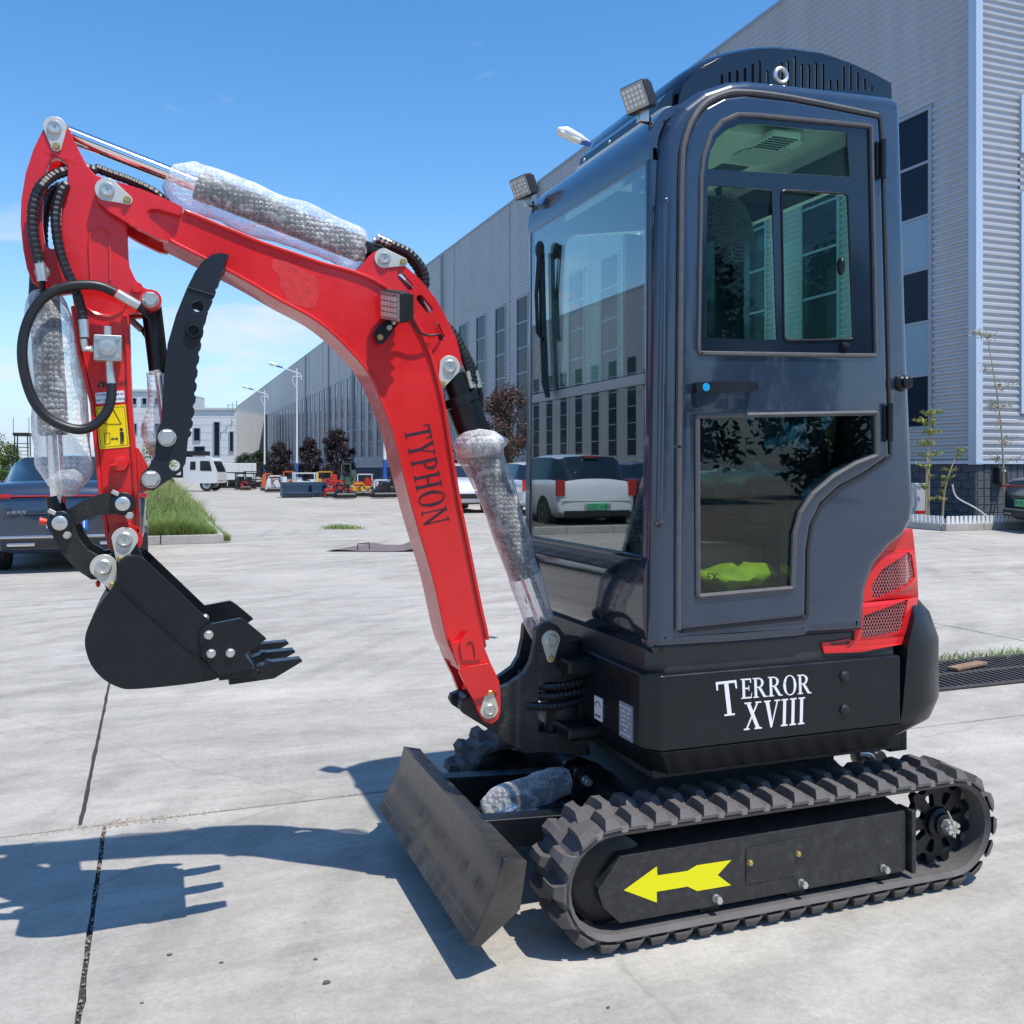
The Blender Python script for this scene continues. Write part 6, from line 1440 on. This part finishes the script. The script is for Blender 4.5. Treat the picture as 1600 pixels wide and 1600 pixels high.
    def quad(nm, mm, x0, x1, z0, z1, y, t=.03, par=o, yb=None): return G().bb((x0*sc, (y-t)*sc, z0*sc*z), (x1*sc, y*sc, z1*sc*z)).obj(nm, mm, par, local=True, bevel=.008*sc)
    quad('rear_bumper', TRIMB if kind != 'sedan' else TRIMB, -.72, .72, .30, .42, .02, .05)
    if kind == 'sedan':
        quad('light_bar', TAIL, -.84, .84, .908, .926, .06, .05)
        quad('tail_lamp', TAIL, -.90, -.62, .885, .94, .10, .08); quad('tail_lamp', TAIL, .62, .90, .885, .94, .10, .08)
        quad('bumper_chrome', CHR, -.80, .80, .42, .455, .03, .05); quad('exhaust_trim', CHR, -.66, -.36, .33, .37, .02, .06); quad('exhaust_trim', CHR, .36, .66, .33, .37, .02, .06)
        quad('trunk_seam', TRIMB, -.70, .70, .705, .715, .016, .02)
    else:
        quad('tail_lamp', TAIL, -.87, -.70, .72, 1.04, .10, .10); quad('tail_lamp', TAIL, .70, .87, .72, 1.04, .10, .10); quad('brake_lamp', TAIL, -.16, .16, 1.50, 1.535, .36, .05)
        quad('tailgate_seam', TRIMB, -.78, .78, .60, .61, .02, .02)
    if plate:
        pc, tx = plate; pz = .58 if kind == 'sedan' else .5
        pp = quad('number_plate', mat('plate_blue', (.01, .14, .62), .4) if pc == 'b' else mat('plate_green', (.12, .62, .28), .4), -.22, .22, pz-.07, pz+.07, -.004 if kind == 'sedan' else .0, .02)
        for t_, x in tx:
            yy = (-.026 if kind == 'sedan' else -.022)*sc
            w_ob = words(t_, .13*sc, WHITE if pc == 'b' else TRIMB, 'plate_characters', None, frame_m((x*sc, yy, pz*sc*z-.005), (1, 0, 0), (0, 0, 1)), .0015); w_ob.parent = pp
    for (t_, x, z_, s_) in txt:
        w_ob = words(t_, s_, CHR, 'badge_lettering', None, frame_m((x, .012, z_), (1, 0, 0), (0, 0, 1)), .004); w_ob.parent = o
    # front lamps and grille
    fy = ST[-1][0]
    quad('grille', TRIMB, -.45, .45, .42, .56, fy+.02, .1); quad('headlamp', CHR, -.80, -.52, .62, .72, fy-.12, .12); quad('headlamp', CHR, .52, .80, .62, .72, fy-.12, .12)
    for s_ in (-1, 1): G().sphere((s_*1.0*sc, ST[8][0]*sc, 1.0*sc*z), (.10*sc, .06*sc, .07*sc), 10, 6).obj('door_mirror', paint, o, local=True, smooth=True)
    return o
BLUEGREY = mat('car_paint_blue_grey', (.04, .056, .09), .22, metal=.5, coat=1.0); CWH = mat('car_paint_white', (.72, .73, .74), .25, coat=1.0); MAROON = mat('car_paint_maroon', (.10, .008, .014), .22, coat=1.0); CBK = mat('car_paint_black', (.008, .009, .012), .15, coat=1.0)
pb = at(106, 895, Z=0)
car('parked_car', 'blue-grey sedan parked behind the arm with its rear and blue plate to us', BLUEGREY, (pb.x, pb.y, 0), .02, 'sedan', 1.0, ('b', (('皖H', -.13), ('01', .15))), 'cars parked in the yard', 1.02, (('长安汽车', -.56, .735, .055), ('RAETON', .52, .735, .05)))
car('parked_car', 'small white hatchback, seen only as a reflection in the lower windscreen', CWH, (-5.9, 17.6, 0), .03, 'hatch', 1.0, ('g', (('皖H·DE25J', 0),)), 'cars parked in the yard')
car('parked_car', 'maroon sedan, seen only as a reflection beside the reflected white hatchback', MAROON, (-8.4, 18.6, 0), .03, 'sedan', 1.0, None, 'cars parked in the yard')
p = at(700, 803, Z=0); car('parked_car', 'white sedan facing us in the yard, half hidden behind the boom', CWH, (p.x+.9, p.y+4.7, 0), math.pi-.05, 'sedan', 1.0, None, 'cars parked in the yard')
p = at(856, 806, Z=0); car('parked_car', 'white hatchback with a red tail lamp showing left of the windscreen pillar', CWH, (p.x+.15, p.y, 0), .0, 'hatch', 1.0, None, 'cars parked in the yard', .93)
p = at(1594, 831, Z=0); car('parked_car', 'black car with green plate cut off by the right edge of the photo', CBK, (p.x, p.y, 0), R(-114), 'sedan', 1.0, ('g', (('皖H·DE1', -.02),)), 'cars parked in the yard')
# ---- white flatbed truck
p = at(322, 767, Z=0)
TRK = thing('light_truck', 'white cab-over light truck parked far off in front of the white block', 'truck', (p.x, p.y, 0)); b = Vector((p.x, p.y, 0)); k = 1.12
prof_ = [(-.9*k, .45), (.75*k, .45), (.82*k, .62), (.80*k, 1.05), (.55*k, 1.75), (.42*k, 1.88), (-.75*k, 1.92), (-.9*k, 1.8)]
tx = Vector((.93, -.36, 0)); ty = Vector((.36, .93, 0))
def tl(x, y, z): return b+tx*x+ty*y+Vector((0, 0, z))
G().prism(rnd(prof_, .06), (), lambda a, c: tl(a, -.85, c), lambda a, c: tl(a, .85, c)).obj('cab', CWH, TRK)
G().prism(rnd([(-.05, 1.15), (.62, 1.13), (.48, 1.68), (-.05, 1.70)], .05), (), lambda a, c: tl(a, -.862, c), lambda a, c: tl(a, -.84, c)).obj('side_window', CGL, TRK)
G().prism(rnd([(-.62, 1.2), (-.3, 1.2), (-.3, 1.66), (-.6, 1.66)], .05), (), lambda a, c: tl(a, -.862, c), lambda a, c: tl(a, -.84, c)).obj('side_window', CGL, TRK)
G().add([tl(.925*.98, -.75, 1.1), tl(.925*.98, .75, 1.1), tl(.66, .7, 1.68), tl(.66, -.7, 1.68)], [(0, 1, 2, 3)]).obj('windscreen', CGL, TRK)
for y in (-.8, .62):
    for x in (.28, -2.4): 
        w_ = G().lathe(tl(x, y, .38), ty, [(0, .26), (0, .36), (.04, .38), (.16, .38), (.2, .36)], 20).obj('wheel', TYRE, TRK, smooth=True); G().lathe(tl(x, y-.005, .38), -ty, [(0, .24), (.02, .2), (.0, .08)], 14).obj('rim', RIM, w_)
G().prism([(-4.2, .75), (-1.05, .75), (-1.05, .9), (-4.2, .9)], (), lambda a, c: tl(a, -.9, c), lambda a, c: tl(a, .9, c)).obj('load_bed', TRIMB, TRK)
for xx in (-1.1, -4.1):
    G().prism([(xx-.04, .9), (xx+.04, .9), (xx+.04, 2.1), (xx-.04, 2.1)], (), lambda a, c: tl(a, -.85, c), lambda a, c: tl(a, .85, c)).obj('headboard', TRIMB, TRK)
G().prism([(-1.2, 2.0), (.0, 2.0), (.0, 2.25), (-1.2, 2.25)], (), lambda a, c: tl(a, -.7, c), lambda a, c: tl(a, .7, c)).obj('roof_box', TRIMB, TRK)
# ================================================================== TREES, SHRUBS, GRASS
for i, (px, py, h, w_, m, lb) in enumerate([(438, 741, 3.6, 2.6, PURP, 'small dark purple-leaved tree left of the farther street lamp'), (484, 743, 3.9, 2.8, PURP, 'dark purple-leaved tree just right of the nearer street lamp'), (527, 744, 4.2, 3.6, PURP, 'broadest dark purple-leaved tree by the hall, left of the boom'), (408, 738, 3.4, 4.2, DKGR, 'low dark green tree at the far end of the hall'), (384, 737, 3.0, 4.0, DKGR, 'farthest dark green bush beside the white block')]):
    d = {0: 92, 1: 88, 2: 80, 3: 125, 4: 135}[i]; u = (px-800)/F; tree('yard_tree', lb, ((S+u*CC)*d, (CC-u*S)*d, 0), h, w_, m, 40+i, 34, 190, .12, .11, 'trees along the factory hall')
u = (795-800)/F; d = 40; tree('yard_tree', 'bronze-leaved tree showing between the boom cylinder and the cab', ((S+u*CC)*d, (CC-u*S)*d, 0), 4.5, 3.0, BRON, 61, 44, 190, .15, .065, 'trees along the factory hall')
u = (752-800)/F; d = 46; tree('yard_tree', 'dark purple-leaved tree low behind the boom cylinder hoses', ((S+u*CC)*d, (CC-u*S)*d, 0), 3.4, 2.8, PURP, 63, 34, 170, .12, .075, 'trees along the factory hall')
for i, (px, d, h, w_, lb) in enumerate([(3, 60, 2.9, 3.2, 'green shrub at the far left edge above the sedan'), (-14, 58, 3.2, 3, 'green shrub half cut off by the left edge'), (20, 66, 2.5, 2.4, 'small green shrub below the steel stair frame')]):
    u = (px-800)/F; tree('shrub', lb, ((S+u*CC)*d, (CC-u*S)*d, 0), h, w_, GREEN, 70+i, 26, 150, .08, .075, 'green shrubs beyond the sedan', cat='shrub')
u = (238-800)/F; d = 44; tree('shrub', 'yellow-green shrub between the arm and the thumb', ((S+u*CC)*d, (CC-u*S)*d, 0), 2.4, 1.9, PALE, 81, 22, 110, .08, .06, cat='shrub')
for i, (x, y, h) in enumerate([(-7, -17, 8.5), (-1.5, -19, 7.2), (3.5, -16, 8.8), (8.5, -20, 9.5), (14, -17, 8.4), (20, -18, 9)]):
    tree('roadside_tree', ['tall dark tree behind the viewer, first from the left', 'shorter dark tree behind the viewer, second from the left', 'tall dark tree behind the viewer, third from the left', 'tallest dark tree behind the viewer, fourth from the left', 'dark tree behind the viewer, fifth from the left', 'dark tree behind the viewer, last on the right'][i]+', reflected in the door glass', (x*1.6-2, y-14, 0), h*1.25, 8.0, DKGR, 90+i, 70, 110, .07, .24, 'trees reflected in the door glass')
# ---- grass island with kerb
KB = mat('kerb_concrete', (.38, .36, .34), .85, var=.15, vscale=3, bump=.3)
ix0, ix1, iy0, iy1 = -8.0, 1.12, 17.0, 74.0
isl = tag(G().bb((ix0+.15, iy0+.15, -.02), (ix1-.15, iy1, .13)).obj('planting_bed', mat('bed_soil', (.10, .085, .06), .95, var=.3)), kind='structure')
kid = [0]
def kerb(x0, y0, x1, y1, lb):
    t = thing('kerb', lb, 'kerb', (x0, y0, 0)); a, c = Vector((x0, y0, 0)), Vector((x1, y1, 0)); n = max(1, int((c-a).length/1.0)); d = (c-a)/n; tt = d.normalized(); nr = Vector((-tt.y, tt.x, 0))
    for i in range(n):
        p, q = a+d*i+tt*.006, a+d*(i+1)-tt*.006; g = G(); g.add([p, q, q+nr*.14, p+nr*.14]+[v_+Vector((0, 0, .15)) for v_ in (p, q, q+nr*.14, p+nr*.14)], [(0, 3, 2, 1), (4, 5, 6, 7), (0, 1, 5, 4), (1, 2, 6, 5), (2, 3, 7, 6), (3, 0, 4, 7)]); g.obj('kerbstone', KB, t, bevel=.012)
kerb(ix0, iy0, ix1, iy0, 'low concrete kerb along the front of the grass island')
kerb(ix1, iy0+.15, ix1, iy1, 'long concrete kerb down the right side of the grass island')
rg = random.Random(11); g = G(); gd = G()
def blade(gg, p, h, w_, lean):
    a = rg.random()*6.283; s_ = Vector((math.cos(a), math.sin(a), 0))*w_; l = Vector((math.cos(a+1.2), math.sin(a+1.2), 0))*lean*h
    gg.add([p-s_, p+s_, p+l*.35+Vector((0, 0, h*.6))+s_*.6, p+l+Vector((0, 0, h*.92)), p+l*.35+Vector((0, 0, h*.6))-s_*.6], [(0, 1, 2, 4), (4, 2, 3)])
n = 0
while n < 44000:
    y = iy0+.1+(iy1-iy0)*rg.random()**2.4; x = rg.uniform(-2.6, ix1+.12)
    if y > 45 and rg.random() < .3: continue
    cl = noise.noise(Vector((x*1.1, y*.6, 3))); k = .42+.55*max(0, cl+.3)
    ht = k*(.40+.36*min(1, (y-iy0)/8))*rg.uniform(.5, 1.15)*(1.35 if y > 26 else 1)
    if x > ix1-.25: ht *= .6
    blade(gd if (noise.noise(Vector((x*.8+9, y*.5, 1))) > .18 and rg.random() < .7) else g, Vector((x, y, .12 if x < ix1-.1 else .03)), ht, .0045+.0005*(y-iy0)*.5, rg.uniform(.25, 1.15)); n += 1
tag(g.obj('grass', leafmat('grass_green', (.20, .275, .07), .35, .3)), 'overgrown bright green grass on the kerbed island', 'grass', kind='stuff')
tag(gd.obj('dry_grass', leafmat('grass_dry', (.32, .30, .14), .3, .3)), 'drier straw-coloured grass mixed into the island', 'grass', kind='stuff')
g = G()
c0, c1 = at(506, 826, Z=0), at(562, 826, Z=0)
for k in range(420):
    t = rg.random(); p = c0.lerp(c1, t)+Vector((rg.gauss(0, .06), rg.gauss(0, .2), 0)); blade(g, p, rg.uniform(.04, .16)*(1-abs(t-.5)), .007, rg.uniform(.3, 1.3))
tag(g.obj('weeds', leafmat('grass_green', (.15, .24, .045))), 'small tuft of weeds growing from a crack in mid yard', 'weeds', kind='stuff')
g = G()
for k in range(260):
    p = Vector((rg.uniform(4.6, 5.6), 4.93+rg.gauss(0, .05), 0)); blade(g, p, rg.uniform(.02, .07), .004, rg.uniform(.5, 1.6))
tag(g.obj('weeds', leafmat('grass_green', (.15, .24, .045))), 'thin weeds along the far rim of the drain grate', 'weeds', kind='stuff')
# ---- corner planter by the hall: kerb, white edging fence, young bamboo, wall box, hoses
PX, PY = 15.0, 15.1
tag(G().bb((PX+.1, PY+.1, -.02), (40, BY_-.05, .06)).obj('planting_bed', MATS['bed_soil']), kind='structure')
tag(G().bb((PX+.1, BY_-.05, -.02), (BX-.1, 60, .06)).obj('planting_bed', MATS['bed_soil']), kind='structure')
kerb(PX, PY, 26, PY, 'pale kerb of the corner planter facing us, right of the cab'); kerb(PX, 40, PX, PY+.15, 'pale kerb of the corner planter running back beside the hall')
FE = thing('edging_fence', 'low white picket edging fence round the corner planter', 'fence', (PX, PY, .15)); wpl = mat('white_plastic', (.75, .76, .76), .5)
for k in range(60): G().bb((PX+.08+k*.115, PY+.05, .10), (PX+.15+k*.115, PY+.075, .30)).obj('picket', wpl, FE)
for k in range(40): G().bb((PX+.05, PY+.15+k*.115, .10), (PX+.075, PY+.22+k*.115, .30)).obj('picket', wpl, FE)
G().bb((PX+.08, PY+.076, .16), (PX+7, PY+.09, .19)).obj('rail', wpl, FE); G().bb((PX+.076, PY+.15, .16), (PX+.09, PY+4.8, .19)).obj('rail', wpl, FE)
def sapling(lb, x, y, h, lean, seed, leafm, nb=16, stake=True):
    rr = random.Random(seed); o = thing('sapling', lb, 'sapling', (x, y, 0), 'young plants in the corner planter'); b_ = Vector((x, y, .05)); tipp = b_+Vector((lean, 0, h)); g = G(); path = crv([b_, b_+Vector((lean*.2, 0, h*.5)), tipp], 6); g.tube(path, [.025*(1-i/len(path))+.004 for i in range(len(path))], 6); pts = []
    for k in range(nb):
        t = rr.uniform(.3, 1); p = path[int(t*(len(path)-1))]; a = rr.random()*6.283; e = p+Vector((math.cos(a)*.55, math.sin(a)*.3, .15))*rr.uniform(.5, 1.2)*h*.22; g.tube([p, e], [.008, .003], 4)
        for j in range(26): pts.append(p.lerp(e, rr.uniform(.2, 1.05))+Vector((rr.gauss(0, .03), rr.gauss(0, .03), rr.gauss(0, .03)))*h*.35)
    g.obj('stem', mat('sapling_stem', (.35, .27, .17), .8), o); c = G(); leafcloud(c, pts, .038, rr, .6); c.obj('leaves', leafm, o)
    if stake: G().tube([b_+Vector((.12, .05, 0)), b_+Vector((.12, .05, h*.66))], .022, 6).obj('stake', mat('stake_wood', (.42, .33, .22), .8), o)
YG = leafmat('bamboo_leaves', (.24, .27, .06))
q = at(1447, 806, Y=16.0); sapling('staked young bamboo in the corner planter next to the cab', q.x, 16.0, 2.5, .1, 5, YG, 26)
q = at(1472, 806, Y=16.2); sapling('smaller leaning bamboo right of the staked one', q.x, 16.2, 1.7, .5, 6, YG, 12, False)
q = at(1570, 760, Y=15.9); sapling('tall thin bare sapling in front of the end wall at the right edge', q.x, 15.9, 4.3, -.55, 9, leafmat('dry_leaves', (.30, .28, .16)), 14, False)
q = at(1562, 742, Y=BY_-.1); WB = thing('wall_charger', 'black car charger box on the block wall at the right edge', 'charger', (q.x, BY_-.1, q.z-.2))
G().bb((q.x-.14, BY_-.22, q.z-.2), (q.x+.14, BY_-.04, q.z+.2)).obj('housing', TRIMB, WB, bevel=.03); G().bb((q.x-.06, BY_-.228, q.z+.08), (q.x+.06, BY_-.221, q.z+.12)).obj('display', STICK, WB)
G().tube(crv([Vector((q.x, BY_-.15, q.z-.2)), Vector((q.x-.2, BY_-.2, .5)), Vector((q.x-.35, BY_-.25, .12)), Vector((q.x-.1, BY_-.4, .1))], 6), .018, 6).obj('cable', HOSE, WB, smooth=True)
q = at(1437, 790, Y=16.4); UB = thing('utility_box', 'grey utility cabinet in the planter just behind the cab', 'cabinet', (q.x, 16.4, 0)); G().bb((q.x-.28, 16.3, .05), (q.x+.1, 16.6, .95)).obj('housing', mat('grey_cabinet', (.42, .44, .45), .5), UB, bevel=.02); G().bb((q.x-.22, 16.294, .3), (q.x+.05, 16.3, .36)).obj('red_stripe', TAIL, UB)
q = at(1490, 760, Y=BY_-.05); tag(G().tube(crv([Vector((q.x-.05, BY_-.06, q.z+.05)), Vector((q.x+.02, BY_-.12, q.z-.25)), Vector((q.x+.3, BY_-.4, q.z-.5)), Vector((q.x+.55, BY_-.6, .1))], 6), .02, 6).obj('water_hose', mat('white_hose', (.6, .6, .58), .5), smooth=True), 'white hose looping from the block wall into the planter', 'hose')
# ---- steel stair frame at far left
u = (33-800)/F; d = 55; b_ = Vector(((S+u*CC)*d, (CC-u*S)*d, 0)); ST_ = thing('steel_stair', 'dark steel stair frame with landing far left above the sedan', 'stair frame', b_)
for dx in (-.36, .36):
    for dy in (0, 1.2): G().tube([b_+Vector((dx*1.1, dy, 0)), b_+Vector((dx*.9, dy, 3.2))], .035, 6).obj('post', TRIMB, ST_)
G().bb((b_.x-.42, b_.y-.1, 3.15), (b_.x+.42, b_.y+1.3, 3.32)).obj('landing', TRIMB, ST_)
for k in range(11): G().bb((b_.x-.30+.0*k, b_.y+.1*k, .5+.22*k), (b_.x+.30, b_.y+.1*k+.2, .54+.22*k)).obj('tread', TRIMB, ST_)
for dx in (-.4, .4): G().tube([b_+Vector((dx, 0, 3.3)), b_+Vector((dx, 0, 4.2))], .022, 5).obj('rail_post', WFR, ST_)
# ================================================================== ATTACHMENTS AND SPARES IN THE MID YARD
cB = mat('attachment_black', (.012, .013, .015), .45, var=.2); cBl = mat('attachment_blue', (.03, .06, .11), .4, var=.15); cR = mat('attachment_red', (.5, .03, .02), .4); cO = mat('attachment_orange', (.6, .12, .02), .45); cY = mat('attachment_yellow', (.6, .33, .02), .45); cG = mat('attachment_green', (.06, .13, .09), .5); cW = mat('crate_white', (.6, .62, .62), .6)
def jn(px, py, d=None): p = at(px, py, Z=0); return Vector((p.x, p.y, 0))
def bin_(px, py, w_, dep, h, m, lb):
    p = jn(px, py); o = thing('skip_bucket', lb, 'loader bucket', p, 'attachments stored in the yard')
    pr = [(0, 0), (dep, .05), (dep*1.02, h), (dep*.85, h), (dep*.8, .16), (.12, .12), (-.05, h*.35), (-.12, h*.3)]
    G().prism(pr, (), lambda a, c: (p.x-w_/2, p.y+a, c), lambda a, c: (p.x+w_/2, p.y+a, c)).obj('shell', m, o)
    for s_ in (-1, 1): G().bb((p.x+s_*w_/2-.02, p.y-.1, 0.02), (p.x+s_*w_/2+.03, p.y+dep, h*.97)).obj('side_plate', m, o, bevel=.01)
    G().bb((p.x-w_/2, p.y-.16, h-.12), (p.x+w_/2, p.y-.11, h)).obj('top_lip', m, o)
def cratef(px, py, w_, dep, h, m, lb, cat='crate'):
    p = jn(px, py); o = thing('steel_cage', lb, cat, p, 'attachments stored in the yard')
    for sx in (-1, 1):
        for y in (0, dep): G().bb((p.x+sx*w_/2-.03, p.y+y-.03, 0), (p.x+sx*w_/2+.03, p.y+y+.03, h)).obj('post', m, o)
    for z in (.08, h*.5, h-.04):
        for y in (0, dep): G().bb((p.x-w_/2, p.y+y-.025, z-.03), (p.x+w_/2, p.y+y+.025, z+.03)).obj('rail', m, o)
    G().bb((p.x-w_/2, p.y, .1), (p.x+w_/2, p.y+dep, .18)).obj('deck', m, o)
    for k in range(3): G().bb((p.x-w_/2+.1+k*w_/3.2, p.y+.1, .18), (p.x-w_/2+.1+k*w_/3.2+w_/4, p.y+dep-.1, h*rg.uniform(.35, .8))).obj('stored_part', m if k != 1 else cB, o, bevel=.02)
def machine(px, py, w_, h, m, m2, lb, cat='attachment'):
    """a stored implement: skid frame, body blocks of uneven size, hitch frame, drum, hoses"""
    rr = random.Random(int(px*7+py)); p = jn(px, py); o = thing('ground_attachment', lb, cat, p, 'attachments stored in the yard')
    for y in (0, .62): G().bb((p.x-w_/2, p.y+y, .02), (p.x+w_/2, p.y+y+.09, .13)).obj('skid_rail', m, o, bevel=.01)
    x = -w_/2
    while x < w_/2-.12:
        ww = rr.uniform(.2, .42)*w_; hh = h*rr.uniform(.45, .95); ww = min(ww, w_/2-x)
        q = rnd([(x, .13), (x+ww, .13), (x+ww-rr.uniform(0, .1), hh), (x+rr.uniform(0, .12), hh*rr.uniform(.8, 1))], .03)
        G().plate([(p.x+a, c) for a, c in q], p.y+rr.uniform(.0, .15), p.y+rr.uniform(.45, .7)).obj('body_block', m if rr.random() < .5 else m2, o, bevel=.015); x += ww+.02
    for sx in (-.3, .25): G().bb((p.x+sx*w_-.03, p.y+.72, .1), (p.x+sx*w_+.03, p.y+.78, h)).obj('hitch_post', m2, o)
    G().bb((p.x-.34*w_, p.y+.72, h-.07), (p.x+.3*w_, p.y+.78, h)).obj('hitch_beam', m2, o)
    G().cyl((p.x-w_*.45, p.y-.08, .14), (p.x+w_*.4, p.y-.08, .14), .11, 12).obj('drum', cB, o, smooth=True)
    G().tube(crv([Vector((p.x-w_*.2, p.y+.1, h*.6)), Vector((p.x, p.y-.1, h*.8)), Vector((p.x+w_*.2, p.y-.05, h*.4)), Vector((p.x+w_*.35, p.y+.1, h*.55))], 5), .025, 6).obj('hose', cB, o, smooth=True)
cratef(363, 764, 1.6, 1.2, 1.05, cB, 'black steel rack of parts right of the white truck'); cratef(385, 765, 1.1, 1.2, 1.0, cB, 'black steel rack second from the white truck'); cratef(400, 763, 1.3, 1.2, 1.1, cB, 'black steel rack of parts at the base of the farther lamp')
machine(385, 766, .6, .5, cR, cR, 'small red attachment low in front of the black racks')
machine(421, 767, .9, 1.0, cR, cO, 'upright red and orange attachment beside the lamp base'); machine(433, 769, 1.2, .9, cB, cW, 'black implement with pale cover left of the blue bucket')
bin_(465, 777, 1.30, .7, .66, cBl, 'dark blue loader bucket facing us, larger of the two'); bin_(499, 776, .62, .7, .66, cBl, 'narrow dark blue loader bucket right of the larger one')
machine(530, 777, 1.25, .75, cR, cR, 'red low attachment in the middle of the row'); machine(541, 779, .9, .58, cB, cB, 'squat black covered unit in front of the red attachment', 'attachment')
machine(566, 776, .9, .62, cY, cY, 'yellow-orange attachment right of the red one'); machine(578, 776, .7, .45, cW, cY, 'pale cased attachment beside the yellow one'); machine(603, 778, 1.15, .8, cB, cW, 'black implement with pale wrap nearest the boom')
cratef(478, 768, 1.2, .8, 1.05, cW, 'white wire cage behind the blue buckets', 'cage'); machine(512, 765, 1.5, 1.1, cR, cY, 'red frame with yellow parts behind the narrow blue bucket'); machine(545, 764, 1.0, 1.6, cG, cG, 'green wrapped machine standing behind the row')
machine(455, 764, 1.2, 1.1, cY, cO, 'yellow and orange attachment behind the larger blue bucket'); machine(575, 765, 1.6, .95, cR, cW, 'red and white attachment at the back of the row'); machine(610, 766, 1.4, .8, cB, cBl, 'black and blue unit at the back beside the boom')
for (px, w_, lb) in ((352, 1.9, 'white site box behind the truck, left of two'), (374, 2.2, 'white site box behind the truck, right of two')):
    d = 64; u = (px-800)/F; c = Vector(((S+u*CC)*d, (CC-u*S)*d, 0)); o = thing('site_box', lb, 'container', c, 'white boxes behind the racks'); G().bb((c.x-w_/2, c.y, .1), (c.x+w_/2, c.y+1.5, 1.62)).obj('shell', cW, o, bevel=.03)
    for s_ in (-.4, 0, .4): G().bb((c.x+s_*w_-.04, c.y-.03, .1), (c.x+s_*w_+.04, c.y+.01, 1.6)).obj('rib', cW, o)
